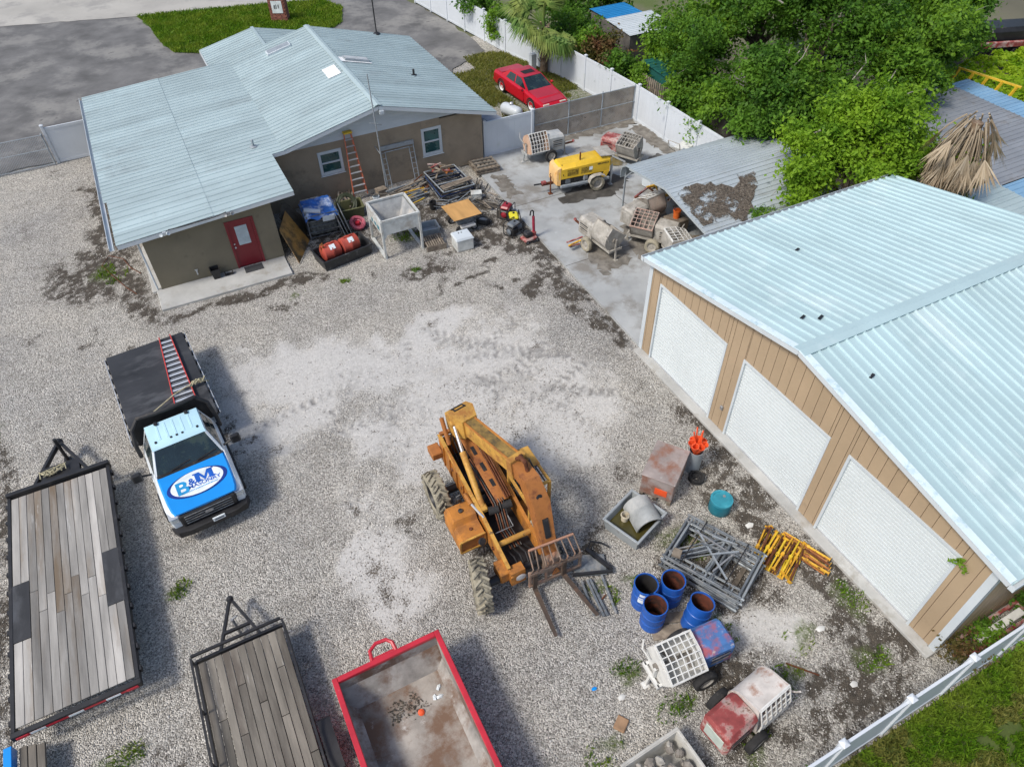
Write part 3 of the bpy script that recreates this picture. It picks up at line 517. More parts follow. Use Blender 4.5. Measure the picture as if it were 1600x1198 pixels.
def chain(label, x0, x1, y, h, screen=None, z=0., name='chain_link_fence', cat='fence', posts=None):
    t = thing(name, label, cat, x0, y, z); L = x1-x0
    posts = posts or [L*i/max(1, round(L/2.2)) for i in range(max(1, round(L/2.2))+1)]
    pm = MB().lathe([(.035, -.1), (.035, h+.05), (.0, h+.1)], 10).mesh('post', galv)
    for p in posts: place('post', pm, t, T(p, 0, 0))
    for zz in (h, h*.55, .08): MB().tube((0, -.045, zz), (L, -.045, zz), .022, n=8).build('rail', galv, t)
    b = MB(); sp = .11; rr = .004
    n = int((L+h)/sp)
    for i in range(n):
        a = i*sp
        for sg in (1, -1):
            xa, za = a-h, 0.; xb, zb = a, h
            if xa < 0: za = -xa; xa = 0
            if xb > L: zb -= xb-L; xb = L
            if zb-za < .05: continue
            if sg < 0: xa, xb = L-xa, L-xb
            b.tube((xa, 0, za), (xb, 0, zb), rr, n=3, caps=False)
    b.build('wire_mesh', galv, t, kind='stuff')
    if screen:
        n = 24; b = MB(); vs = []; fs = []
        for i in range(n+1):
            for j in range(7): vs.append((L*i/n, .012+.012*math.sin(i*1.7+j)+(.02 if j % 2 else 0), .05+(h-.08)*j/6))
        for i in range(n):
            for j in range(6): fs.append((i*7+j, (i+1)*7+j, (i+1)*7+j+1, i*7+j+1))
        b.add(vs, fs); k = len(vs); b.add([(x, y_+.006, z_) for x, y_, z_ in vs], [f[::-1] for f in fs]); b.build('privacy_screen', screen, t)
    return t
screenm = M_('brown_privacy_screen', (.46, .37, .28), .9, 0., .25, 1.2, (.54, .46, .37), .5, 1.6, (.13, .10, .07), .5, 3., bump=.4, bs=30)
chain('chain link fence with faded brown screen behind the concrete mixers', 16.0, 21.75, 29.2, 1.75, screenm)
chain('plain grey chain link gate at the far left of the yard', -13.2, -5.1, 38.35, 1.5, None, 0, 'chain_link_gate', 'gate', [0, 3.3, 5.6, 8.1])
# ---------------------------------------------------------------- carport
K = thing('carport', 'grey ribbed metal carport with brown leaf litter on its roof', 'carport')
cpm = M_('grey_carport_metal', (.40, .45, .475), .42, .1, .08, .5, (.31, .34, .345), .53, .8, (.48, .52, .54), .55, 2., bump=.04, rand=.05)
XA, XB = 16.25, 22.9
roof_field(K, 'roof_sheet', (XA, 19.25, 2.5), (1, 0, 0), (0, 2.35, -.27), XB-XA, 2.37, .79, 4, cpm, .05, .025)
roof_field(K, 'roof_sheet', (XA, 16.6, 1.98), (1, 0, 0), (0, 2.65, .52), XB-XA, 2.70, .9, 4, cpm, .05, .025)
prof = [(22.2, 1.55), (22.2, 1.85), (22.1, 2.06), (21.9, 2.18), (21.58, 2.23)]
b = MB(); b.loft([[(x, y, z+.0) for y, z in prof]+[(x, y-.02, z-.02) for y, z in prof[::-1]] for x in (XA, XB)]); b.build('eave_bend', cpm, K)
MB().bar((XA-.012, 19.25, 2.47), (XA-.012, 21.6, 2.2), .03, .1).build('rake_trim', cpm, K); MB().bar((XA-.012, 16.58, 1.95), (XA-.012, 19.25, 2.47), .03, .1).build('rake_trim', cpm, K)
for xx in (16.5, 19.3, 22.2):
    MB().bar((xx, 22.15, .06), (xx, 22.15, 2.05), .06).build('post', galv, K); MB().bar((xx, 16.75, .06), (xx, 16.75, 1.95), .06).build('post', galv, K)
    MB().bar((xx, 22.15, 1.5), (xx, 21.5, 2.18), .05).build('brace', galv, K); MB().bar((xx, 22.1, 2.1), (xx, 19.25, 2.43), .06).build('rafter', galv, K); MB().bar((xx, 19.25, 2.43), (xx, 16.7, 1.92), .06).build('rafter', galv, K)
rebase(K, 19.3, 19.4)
def scatter_flakes(name, label, cat, poly, zf, n, size, mat, thick=.01, seed=1, kind='stuff', thr=.0):
    r = np.random.default_rng(seed); xs = np.array([p[0] for p in poly]); ys = np.array([p[1] for p in poly]); N = n*3; x, y = r.uniform(xs.min(), xs.max(), N), r.uniform(ys.min(), ys.max(), N); ins = np.zeros(N, bool); j = len(poly)-1
    for i in range(len(poly)): ins ^= ((ys[i] > y) != (ys[j] > y)) & (x < (xs[j]-xs[i])*(y-ys[i])/(ys[j]-ys[i]+1e-12)+xs[i]); j = i
    ins &= vnoise(x, y, 1.6, seed+40, 4)+r.normal(size=N)*.05 > thr; x, y = x[ins][:n], y[ins][:n]; b = MB()
    for x_, y_ in zip(x, y):
        a = r.uniform(0, 6.28); s = size*r.uniform(.5, 1.4); w2 = s*r.uniform(.3, .6); z = zf(x_, y_)+r.uniform(0, thick); ca, sa = math.cos(a), math.sin(a); t1, t2 = r.uniform(-.3, .3)*s, r.uniform(-.3, .3)*s
        b.add([(x_+ca*s, y_+sa*s, z+t1), (x_-sa*w2, y_+ca*w2, z+t2*.5), (x_-ca*s, y_-sa*s, z-t1*.3), (x_+sa*w2, y_-ca*w2, z+.004)], [(0, 1, 2, 3)])
    o = b.build(name, mat); o['kind'] = kind
    if label: tag(o, label, cat)
    return o
leafm = M_('brown_dry_leaves', (.095, .075, .055), .9, 0., .45, 14., (.21, .175, .135), .5, 9., bump=.2, world=True)
LP = wob([(16.45, 18.7), (17.2, 19.0), (18.1, 18.85), (18.7, 18.35), (19.0, 18.5), (19.5, 18.75), (20.2, 18.8), (20.05, 18.35), (19.5, 17.95), (19.2, 17.5), (18.8, 17.05), (18.1, 16.75), (17.5, 16.72), (16.9, 16.95), (16.5, 17.1), (16.4, 17.9)], .14, .22, 5)
scatter_flakes('leaf_litter', 'brown dry leaf litter lying on the grey carport roof', 'leaves', LP, lambda x, y: 1.98+(y-16.6)*.196+.027, 26000, .026, M_('faded_dry_leaves', (.13, .108, .085), .9, 0., .45, 14., (.24, .205, .165), .5, 9., bump=.2, world=True), .008, thr=.40)
# ---------------------------------------------------------------- wheels and text
def wheel(par, x, y, z, r, w, yaw=0., tm=None, rm=None, rim=.58, lugs=0, name='wheel'):
    """axle along local y; tyre and rim are sub-parts of the wheel hub"""
    A = T(x, y, z, 90, 0, yaw); q = r*rim
    hub = MB().lathe([(0, -w*.28), (q*.35, -w*.30), (q*.4, -w*.2), (q*.4, w*.2), (q*.35, w*.30), (0, w*.28)], 14, A).build(name, rm or steel, par)
    MB().lathe([(q, -w*.42), (q*.93, -w*.40), (q*.8, -w*.16), (q*.3, -w*.2), (q*.3, w*.2), (q*.8, w*.16), (q*.93, w*.40), (q, w*.42)], 22, A, caps=False).build('rim', rm or steel, hub)
    ty = MB().lathe([(q, -w*.42), (q*1.12, -w*.5), (r*.90, -w*.5), (r*.97, -w*.42), (r, -w*.25), (r, w*.25), (r*.97, w*.42), (r*.90, w*.5), (q*1.12, w*.5), (q, w*.42)], 28, A, caps=False).build('tyre', tm or blackr, hub)
    if lugs:
        b = MB()
        for i in range(lugs):
            for s in (-1, 1):
                a = 2*math.pi*(i+(.5 if s > 0 else 0))/lugs; a2 = a+.22
                p = [(math.cos(t_)*rr, math.sin(t_)*rr, s*ww) for t_, rr, ww in ((a, r*1.035, w*.02), (a2, r*1.0, w*.5))]
                b.bar(p[0], p[1], r*.085, r*.1, .006, A, up=(math.cos(a), math.sin(a), 0))
        b.build('tread_lugs', tm, hub, kind='stuff')
    return hub
def text(par, s, mat, Mx, size, name='lettering', ext=.002, sx=1., shear=0., bold=0.):
    cu = bpy.data.curves.new(name, 'FONT'); cu.body = s; cu.size = size; cu.extrude = ext; cu.align_x = 'CENTER'; cu.align_y = 'CENTER'; cu.shear = shear; cu.offset = bold
    tmp = bpy.data.objects.new('tmp', cu); C.objects.link(tmp); dg = bpy.context.evaluated_depsgraph_get(); me = bpy.data.meshes.new_from_object(tmp.evaluated_get(dg)); bpy.data.objects.remove(tmp)
    me.name = name; me.materials.clear(); me.materials.append(mat); o = bpy.data.objects.new(name, me); C.objects.link(o); o.parent = par; o.matrix_basis = Mx @ Matrix.Diagonal((sx, 1, 1, 1)); return o
def yz(poly, x0, x1): return MB().prism(poly, x0, x1, Matrix(((0,0,1,0), (1,0,0,0), (0,1,0,0), (0,0,0,1))))
# ---------------------------------------------------------------- telehandler
t = thing('telehandler', 'rusty orange telehandler with forks lowered in the middle of the yard', 'telehandler')
RAIL = [(8.15, .62), (9.2, .6), (12.45, .78), (12.5, 1.72), (11.7, 1.66), (9.7, 1.30), (8.35, 1.0), (8.12, .86)]
yz(RAIL, 3.94, 4.0).build('chassis_rail', orange, t); yz(RAIL, 4.93, 4.99).build('chassis_rail', orange, t)
yz([(8.3, .55), (12.4, .7), (12.4, .8), (8.3, .62)], 4.0, 4.93).build('chassis_floor', black, t)
MB().box(4.0, 4.93, 12.4, 12.47, .75, 1.6).build('rear_plate', orange, t); MB().bar((3.98, 12.46, 1.75), (4.95, 12.46, 1.75), .1, .1).build('rear_beam', rustor, t)
MB().box(3.62, 3.93, 12.2, 12.62, 1.08, 1.32, None, .02).build('rear_bracket', rustor, t); MB().bar((3.97, 12.5, 1.72), (3.97, 9.7, 1.36), .09, .05).build('rail_cap', ochre, t); MB().bar((3.97, 9.7, 1.36), (3.97, 8.3, 1.02), .09, .05).build('rail_cap', ochre, t); MB().bar((4.96, 11.7, 1.68), (4.96, 8.3, 1.02), .09, .05).build('rail_cap', orange, t)
for k_ in range(5): MB().bar((3.92, 12.1-k_*.42, 1.62-k_*.07), (3.92, 12.1-k_*.42, .85), .05, .03).build('rail_rib', orange, t)
e_ = MB(); e_.box(4.1, 4.8, 10.2, 11.4, .75, 1.15, None, .05); e_.box(4.2, 4.6, 10.5, 11.1, 1.15, 1.35, None, .04); e_.lathe([(0, 0), (.12, 0), (.12, .3), (0, .3)], 14, T(4.7, 11.0, 1.1)); e_.build('engine', black, t)
MB().tube((4.0, 9.02, 1.03), (4.93, 9.02, 1.03), .075, n=14).build('cross_tube', ochre, t)
for xx in (4.18, 4.55): MB().tube((xx, 9.85, 1.32), (xx+.26, 9.8, 1.34), .11, n=14).build('roller', blackr, t)
b = MB(); b.path([(4.1, 9.3, 1.12), (4.6, 9.3, 1.12), (4.6, 9.7, 1.2)], .014, 6); b.build('guard_rod', steel, t)
for k_ in range(6):
    x0 = 4.3+.06*k_; MB().path([(x0, 11.5, 1.5), (x0+.02, 10.6, 1.6-.02*k_), (x0+.03, 9.9, 1.48), (x0-.02, 9.4, .95), (x0+.03, 8.9, .8)], .018, 6).build('hose', black if k_ % 2 else rustm, t)
for k_ in range(5): MB().path([(4.05+.16*k_, 8.9+U(-.1, .1), .8), (4.1+.16*k_, 8.6, .92), (4.15+.14*k_, 8.4, .75)], .025, 6).build('hose', black, t)
for k_ in range(6): MB().lathe([(.05, 0), (.05, .03), (.03, .04), (0, .04)], 10, T(3.935, 12.2-.62*k_, 1.35-.1*k_, 0, -90)).build('pin', rustm, t)
for k_ in range(4): MB().path([(4.35+.03*k_, 12.25, 2.1), (4.32+.03*k_, 12.4, 1.85+.06*k_), (4.2+.12*k_, 12.3, 1.45), (4.2+.1*k_, 11.8, 1.2)], .02, 6).build('hose', black, t)
# support plate under the boom with two slots
pl = MB(); ax = Vector((4.5, 12.0, 2.0)); bx = Vector((4.62, 9.9, 1.45)); pl.bar(ax, bx, .34, .05, .01); pl.build('slide_plate', rustor, t)
for f0, f1 in ((.22, .34), (.46, .58), (.7, .8)): MB().bar(ax.lerp(bx, f0)+Vector((-.01, 0, .03)), ax.lerp(bx, f1)+Vector((-.01, 0, .03)), .1, .012).build('slot', black, t)
for o_ in (.14, .2, .26): MB().path([ax+Vector((o_, 0, .08)), ax.lerp(bx, .5)+Vector((o_, 0, .06)), bx+Vector((o_-.05, 0, .07))], .02, 6).build('hydraulic_line', rustm, t)
# boom
B0, B1 = Vector((4.56, 12.0, 2.42)), Vector((5.0, 9.72, 2.80)); bd = (B1-B0).normalized(); bs = bd.cross(Vector((0, 0, 1))).normalized(); bu = bs.cross(bd)
MB().bar(B0, B1, .36, .46, .02).build('boom', ochre, t)
for s in (-.165, .165): MB().bar(B0+bu*.24+bs*s, B1+bu*.24+bs*s, .05, .03, .005).build('boom_edge_strip', orange, t)
MB().bar(B0+bu*.233+bd*.1, B1+bu*.233-bd*.05, .25, .012).build('boom_top_plate', M_('grimy_yellow', (.27, .17, .045), .8, 0., .3, 4., (.09, .065, .03), .48, 3., bump=.3), t)
for f in (.2, .42, .62, .84):
    p = B0.lerp(B1, f)-bs*.183+bu*.02; MB().bar(p-bu*.08, p+bu*.09, .03, .012, up=bs).build('boom_slot', black, t); MB().bar(p-bu*.14-bd*.0, p-bu*.10, .05, .02, up=bs).build('wear_pad', rustm, t)
hd = MB(); P0 = B0-bd*.32; hd.loft([[P0+bd*a+bs*c_*wd+bu*e for c_, e in ((-1, lo), (1, lo), (1, hi), (-1, hi))] for a, wd, lo, hi in ((-.05, .34, -.22, .30), (.28, .36, -.35, .40), (.62, .23, -.27, .29))]); hd.build('boom_head', ochre, t)
lid = MB(); 
for c_ in ((-.2, .2, .1, .13), (-.2, .2, -.12, -.09)): lid.bar(P0+bd*(.0)+bs*c_[2]*1.4+bu*.325, P0+bd*.22+bs*c_[2]*1.4+bu*.39, .035, .03)
lid.bar(P0+bd*.02+bs*-.16+bu*.335, P0+bd*.02+bs*.18+bu*.335, .03, .03); lid.bar(P0+bd*.2+bs*-.16+bu*.39, P0+bd*.2+bs*.18+bu*.39, .03, .03); lid.build('head_lid_frame', black, t)
co = B1-bd*.05; MB().bar(co-bd*.14, co+bd*.06, .50, .60, .02).build('boom_collar', ochre, t)
b = MB(); b.path([B1+bu*.3-bs*.1, B1+bu*.42+bd*.1, B1+bu*.36+bd*.3, B1+bd*.34+bu*.1], .05, 8); b.path([B1+bu*.3+bs*.05, B1+bu*.38+bd*.14, B1+bu*.3+bd*.32], .045, 8); b.build('hose_bundle', rustm, t)
for k_ in range(3): MB().path([B0+bu*(.1-.07*k_)-bs*.2+bd*.3, B0.lerp(B1, .5)+bu*(.06-.07*k_)-bs*.21-bu*.03, B1+bu*(.1-.07*k_)-bs*.2-bd*.2, B1+bu*(.2-.05*k_)-bs*.24+bd*.12, B1+bd*.4-bs*.22-bu*.1], .014, 5).build('boom_hose', black, t)
# gooseneck
N = [B1-bd*.05, Vector((5.06, 9.3, 2.72)), Vector((5.08, 8.92, 2.38)), Vector((5.07, 8.42, 1.35)), Vector((5.06, 8.3, 1.0))]; g = MB(); rings = []
for p, wd, hh, an in ((N[0], .19, .21, 80), (N[1], .2, .24, 60), (N[2], .23, .22, 25), (N[3], .19, .15, 12), (N[4], .18, .12, 5)):
    d = Vector((0, math.cos(R(an))*0+math.sin(R(90-an))*1.0, math.sin(R(an)))); nrm = Vector((0, -math.cos(R(an)), math.sin(R(an)))) if an < 70 else Vector((0, -.1, 1)); 
    rings.append([p+Vector((sx*wd, 0, 0))+nrm*(sy*hh) for sx, sy in ((-1, -1), (1, -1), (1, 1), (-1, 1))])
g.loft(rings); gk = g.build('gooseneck', rustor, t)
nv = Vector((0, -.9, .42)).normalized()
MB().lathe([(.085, 0), (.06, .012), (0, .004)], 18, frame(N[2].lerp(N[1], .3)+nv*.225, Vector((1, 0, 0)), nv.cross(Vector((1, 0, 0))))).build('pin_hole', black, gk)
MB().bar(N[2].lerp(N[3], .35)+Vector((0, -.2, .05)), N[2].lerp(N[3], .85)+Vector((0, -.165, .05)), .15, .03, up=nv).build('slot', black, gk)
# lift cylinder
b = MB(); b.tube((4.1, 10.05, 1.35), (4.18, 11.35, 2.08), .085, n=14); b.build('lift_cylinder', ochre, t); MB().tube((4.18, 11.35, 2.08), (4.24, 11.98, 2.5), .05, n=12).build('piston_rod', M_('chrome', (.75, .75, .76), .15, .9, .05, bump=0.), t)
b = MB(); b.cbox(4.1, 10.0, 1.33, .2, .22, .16, None, .03); b.cbox(4.25, 12.0, 2.5, .2, .18, .18, None, .03); b.build('cylinder_pin', ochre, t)
MB().tube((4.03, 11.9, 1.9), (4.03, 12.3, 2.55), .06, n=12).build('tilt_cylinder', rustor, t); MB().tube((3.86, 10.25, 1.4), (3.98, 9.7, 1.36), .04, n=10).build('piston_rod', MATS['chrome'], t); MB().tube((3.84, 10.55, 1.42), (3.86, 10.2, 1.4), .06, n=10).build('steer_cylinder', orange, t)
# side tank
tk = MB(); tk.loft([[(x, y, z) for x, z in ((3.2, .62), (3.88, .62), (3.88, h2), (3.24+o2, h2), (3.2, h2-.12))] for y, h2, o2 in ((10.5, 1.22, .02), (10.44, 1.30, .04), (9.98, 1.30, .04), (9.9, 1.14, .04), (9.48, 1.1, .04))]); tk.build('side_tank', orange, t)
rim_ = MB(); rim_.bar((3.2, 9.46, .64), (3.88, 9.46, .64), .05, .05); rim_.bar((3.2, 9.46, .64), (3.2, 9.46, 1.06), .05, .04); rim_.bar((3.2, 9.46, 1.08), (3.88, 9.46, 1.1), .05, .04); rim_.bar((3.88, 9.46, .64), (3.88, 9.46, 1.1), .05, .04); rim_.build('tank_rim', ochre, t); MB().box(3.24, 3.86, 9.465, 9.475, .67, 1.06).build('tank_recess', rustor, t)
MB().lathe([(.06, 0), (.06, .05), (.04, .06), (0, .06)], 14, T(3.55, 10.2, 1.3)).build('filler_cap', black, t); MB().lathe([(.045, 0), (.045, .03), (0, .035)], 12, T(3.6, 9.7, 1.125)).build('filler_cap', rustm, t)
b = MB(); b.path([(3.7, 9.15, .75), (3.68, 9.15, 1.25)], .025, 8); b.lathe([(0, -.02), (.1, -.02), (.1, .03), (0, .04)], 14, T(3.66, 9.15, 1.28, 60, 0, 20)); b.build('side_mirror', black, t)
b = MB(); b.path([(3.55, 10.5, 1.3), (3.6, 10.52, 1.5), (3.7, 10.5, 1.55)], .03, 8); b.cbox(3.62, 10.45, 1.45, .1, .1, .16, None, .02); b.build('work_lamp', black, t)
MB().box(3.72, 3.98, 8.25, 8.7, .55, .95, None, .03).build('axle_mount', orange, t); MB().box(4.98, 5.2, 8.25, 8.7, .55, .95, None, .03).build('axle_mount', orange, t)
yz([(8.12, .5), (8.4, .5), (8.4, .95), (8.16, .95)], 3.95, 4.34).build('front_plate', orange, t); MB().lathe([(.0, 0), (.1, .0), (.11, .03), (.09, .04), (0, .045)], 16, T(4.2, 8.12, .76, 90) @ Matrix.Diagonal((1.3, 1, 1, 1))).build('headlamp', alu, t)
for yy in (8.4, 11.45): MB().tube((3.3, yy, .62), (5.5, yy, .62), .11, n=12).build('axle', black, t)
for x, y, yw in ((3.36, 11.42, 0), (3.24, 8.4, -14), (5.42, 11.42, 0), (5.2, 8.85, 0)): wheel(t, x, y, .66, .635, .38, 90+yw, dust_tyre, black, .55, 20)
# cab
cb = MB()
c4 = [(5.02, 9.2), (5.56, 9.2), (5.56, 10.35), (5.02, 10.35)]
for (x, y) in c4: cb.bar((x, y, .95), (x, y, 2.5), .07, .07)
for a, c_ in zip(c4, c4[1:]+c4[:1]):
    for zz in (1.0, 1.75, 2.5): cb.bar((*a, zz), (*c_, zz), .06, .07)
cb.build('cab_frame', ochre, t)
MB().box(4.98, 5.6, 9.75, 10.4, 2.52, 2.56, None, .01).build('cab_roof', ochre, t); b = MB()
for k_ in range(3): b.bar((5.05+.2*k_, 9.24, 2.53), (5.05+.2*k_, 9.76, 2.53), .03, .025)
b.bar((5.05, 9.24, 2.54), (5.5, 9.74, 2.54), .02, .02); b.build('roof_guard', black, t)
MB().box(5.0, 5.58, 9.22, 10.33, .62, 1.0, None, .02).build('cab_base', orange, t); MB().box(5.08, 5.5, 9.95, 10.2, 1.0, 1.55, None, .05).build('seat', blackr, t); MB().box(5.03, 5.56, 9.17, 9.185, 1.1, 1.72).build('cab_panel', orange, t)
b = MB(); b.path([(5.3, 9.3, 1.0), (5.3, 9.45, 1.45)], .025, 8); b.path([(5.3+.16*math.cos(a), 9.47+.05*math.sin(a), 1.47+.15*math.sin(a)) for a in [i*.5236 for i in range(12)]], .018, 6, closed=True); b.build('steering_wheel', black, t)
# fork carriage
cr = MB(); XL, XR = 4.36, 5.86
def cz(x): return -.10*(x-5.1)
wbar = M_('worn_carriage_steel', (.23, .17, .13), .75, .1, .25, 4., (.40, .22, .14), .5, 3., (.38, .36, .34), .52, 5., bump=.2)
for zz, hh in ((.28, .10), (.78, .12)): MB().bar((XL, 7.98, zz+cz(XL)), (XR, 7.98, zz+cz(XR)), .06, hh, .008).build('carriage_rail', wbar, t)
for xx in (XL+.03, 4.85, 5.3, XR-.03): MB().bar((xx, 7.99, .22+cz(xx)), (xx, 8.02, .86+cz(xx)), .07, .06, .006).build('carriage_upright', wbar, t)
MB().bar((XL+.12, 8.26, 1.42+cz(XL)), (XR-.12, 8.26, 1.42+cz(XR)), .055, .055, .008).build('backrest_rail', M_('worn_pinkish_steel', (.44, .24, .16), .7, 0., .2, 4., (.20, .10, .06), .54, 4., bump=.2), t)
for i in range(8):
    xx = XL+.03+(XR-XL-.06)*i/7; MB().path([(xx, 8.0, .8+cz(xx)), (xx+(.06 if i == 0 else (-.06 if i == 7 else .0)), 7.94, 1.05+cz(xx)), (XL+.12+(XR-XL-.24)*i/7, 8.26, 1.42+cz(xx))], .02, 6).build('backrest_bar', wbar, t)
MB().box(4.9, 5.28, 8.02, 8.4, .35, 1.05, None, .02).build('carriage_bracket', wbar, t); b = MB()
b.add([(5.02, 7.97, .4), (5.24, 7.97, .4), (5.13, 7.97, .7), (5.02, 8.0, .4), (5.24, 8.0, .4), (5.13, 8.0, .7)], [(0, 1, 2), (5, 4, 3), (0, 3, 4, 1), (1, 4, 5, 2), (2, 5, 3, 0)]); b.build('gusset', rustor, t)
for xa, xb in ((4.50, 4.36), (5.33, 5.52)):
    z0 = .22; fk = MB(); fk.bar((xa, 7.94, .85), (xa, 7.94, z0), .12, .05, .006, up=(0, 1, 0)); fk.loft([[(xa-.06, 7.96, z0-.02), (xa+.06, 7.96, z0-.02), (xa+.06, 7.96, z0+.03), (xa-.06, 7.96, z0+.03)], [(xb-.045, 6.62, z0-.05), (xb+.045, 6.62, z0-.05), (xb+.045, 6.62, z0-.035), (xb-.045, 6.62, z0-.035)]]); fk.build('fork', M_('dark_fork_steel', (.085, .06, .045), .7, .2, .3, 4., (.15, .09, .06), .55, 3.) if xa < 5 else MATS['dark_fork_steel'], t)
rebase(t, 4.4, 10.)
# spare attachment lying beside it
t = thing('fork_attachment', 'dark steel attachment plate with long tines lying beside the telehandler forks', 'attachment', 6.1, 7.85, .05)
MB().box(-.45, .38, -.22, .38, .02, .05, T(0, 0, 0, 0, 0, -24)).build('plate', gunm, t); MB().bar((.15, .5, .1), (.42, -.3, .1), .09, .09).build('edge_beam', black, t); MB().bar((-.55, .02, .09), (.42, -.36, .09), .07, .07).build('edge_beam', black, t)
for p, q in (((-.42, -.2, .05), (-.62, -1.15, .02)), ((-.28, -.25, .05), (-.42, -1.28, .02)), ((-.2, -.27, .05), (-.33, -1.3, .02)), ((.12, -.3, .05), (-.12, -1.36, .02))): MB().bar(p, q, .06, .04, .005).build('tine', gunm, t)
MB().path([(.2, .5, .1), (.35, .62, .16), (.6, .5, .08), (.75, .3, .03)], .025, 6).build('hose', black, t)
# ---------------------------------------------------------------- flatbed truck
wpaint = M_('white_truck_paint', (.72, .77, .80), .25, 0., .04, 1.5, (.50, .52, .52), .62, 2., bump=0.)
rpaint = M_('sky_tinted_roof_pale_blue_case', (.48, .72, .82), .25, 0., .05, 1.5, bump=0.)  # cab roof: sky reflection mixed into the colour; tool case is pale blue
bpaint = M_('bright_blue_vinyl_wrap', (.012, .27, .75), .22, 0., .05, 1., bump=0.)
navy = M_('navy_print', (.01, .035, .22), .3, bump=0.); cyanp = M_('cyan_print', (.02, .30, .62), .3, bump=0.); wprint = M_('white_print', (.74, .80, .82), .3, bump=0.)
t = thing('flatbed_truck', 'blue and white flatbed pickup truck with oval masonry logo on its hood', 'truck', -2.53, 17.37, 0, -85.2)
def ring(x, wb, z0, zb, wt, zt): return [(x, -wb, z0), (x, -wb*1.01, (z0+zb)/2), (x, -wb, zb), (x, -wt, zt), (x, wt, zt), (x, wb, zb), (x, wb*1.01, (z0+zb)/2), (x, wb, z0)]
MB().loft([ring(.92, .98, .5, 1.16, .93, 1.27), ring(1.0, 1.0, .45, 1.16, .94, 1.28), ring(2.3, 1.0, .45, 1.14, .93, 1.29), ring(2.5, 1.0, .62, 1.12, .92, 1.25), ring(3.3, .99, .66, 1.06, .90, 1.15), ring(3.60, .97, .6, 1.0, .84, 1.08), ring(3.68, .92, .6, .96, .78, 1.04)]).build('body', wpaint, t)
hz = lambda x: 1.295-(x-2.35)*.115
hd = MB(); hd.loft([[(x, -w_, hz(x)-.02), (x, -w_*.95, hz(x)+.022), (x, -w_*.82, hz(x)+.014), (x, 0, hz(x)+.014), (x, w_*.82, hz(x)+.014), (x, w_*.95, hz(x)+.022), (x, w_, hz(x)-.02), (x, 0, hz(x)-.05)] for x, w_ in ((2.36, .90), (2.8, .90), (3.3, .88), (3.58, .85), (3.72, .80))]); hood = hd.build('hood', bpaint, t)
# printed logo: text x runs to the truck's left, text y to its rear
_c, _s = math.cos(math.atan(.115)), math.sin(math.atan(.115))
HM = lambda x, y, dz: Matrix(((0, -_c, _s, x), (1, 0, 0, y), (0, _s, _c, hz(x)+dz), (0, 0, 0, 1)))
def ell(rx, ry, n=40): return [(rx*math.cos(2*math.pi*i/n), ry*math.sin(2*math.pi*i/n)) for i in range(n)]
MB().prism(ell(.79, .40), 0, .002, HM(3.0, -.0, .024)).build('logo_navy_oval', navy, hood); MB().prism(ell(.69, .375), 0, .002, HM(2.99, .0, .028)).build('logo_oval', wprint, hood)  # navy oval is print, a border behind the white one
def marks(par, mat, Mx, wd, h, n, seed, name='print_mark'):       # a line of print too small to read
    r_ = random.Random(seed); b = MB(); x = -wd/2
    for i in range(n):
        w2 = wd/n*r_.uniform(.45, .8); b.box(x, x+w2, -h/2*r_.uniform(.6, 1), h/2*r_.uniform(.6, 1), 0, .002, Mx); x += wd/n
    b.build(name, mat, par, kind='stuff')
bluepr = M_('blue_print', (.012, .10, .46), .3, bump=0.)
text(hood, 'B', cyanp, HM(3.03, -.40, .032), .56, 'logo_letter', .002, 1.1, bold=.014); text(hood, '&', bluepr, HM(2.93, -.13, .032), .27, 'logo_letter', .002, 1., bold=.008); MB().prism([(-.26, -.15), (-.06, -.15), (-.06, -.11), (-.10, -.11), (-.10, .03), (.0, -.15), (.03, -.15), (.13, .03), (.13, -.11), (.09, -.11), (.09, -.15), (.29, -.15), (.29, -.11), (.25, -.11), (.25, .11), (.29, .11), (.29, .15), (.12, .15), (.015, -.04), (-.09, .15), (-.26, .15), (-.26, .11), (-.22, .11), (-.22, -.11), (-.26, -.11)], 0, .002, HM(2.87, .2, .032)).build('logo_letter', bluepr, hood)
text(hood, 'MASONRY', bluepr, HM(3.085, .17, .032), .165, 'logo_lettering', .002, 1.1, 0, .003); marks(hood, cyanp, HM(3.20, .02, .032), .95, .035, 24, 3)
# greenhouse
MB().loft([[(2.34, -.93, 1.27), (.95, -.95, 1.27), (.95, .95, 1.27), (2.34, .93, 1.27)], [(1.93, -.70, 1.90), (1.0, -.71, 1.90), (1.0, .71, 1.90), (1.93, .70, 1.90)]]).build('cab', wpaint, t)
rf = MB(); rf.loft([[(1.97, -.71, 1.89), (.97, -.72, 1.89), (.97, .72, 1.89), (1.97, .71, 1.89)], [(1.9, -.69, 1.945), (1.0, -.70, 1.945), (1.0, .70, 1.945), (1.9, .69, 1.945)], [(1.82, -.6, 1.965), (1.06, -.6, 1.965), (1.06, .6, 1.965), (1.82, .6, 1.965)]]); rf = rf.build('roof', rpaint, t)
for yy in (-.42, -.21, 0, .21, .42): MB().box(1.12, 1.72, yy-.03, yy+.03, 1.96, 1.975, None, .006).build('roof_rib', rpaint, rf)
for yy in (-.55, -.15, 0, .15, .55): MB().box(1.74 if abs(yy) < .3 else 1.72, 1.81, yy-.03, yy+.03, 1.962, 1.99, None, .012).build('marker_light', black, rf)
for yy in (-.4, .42): MB().box(1.02, 1.15, yy-.05, yy+.05, 1.97, 2.03, None, .02).build('beacon', black, rf)
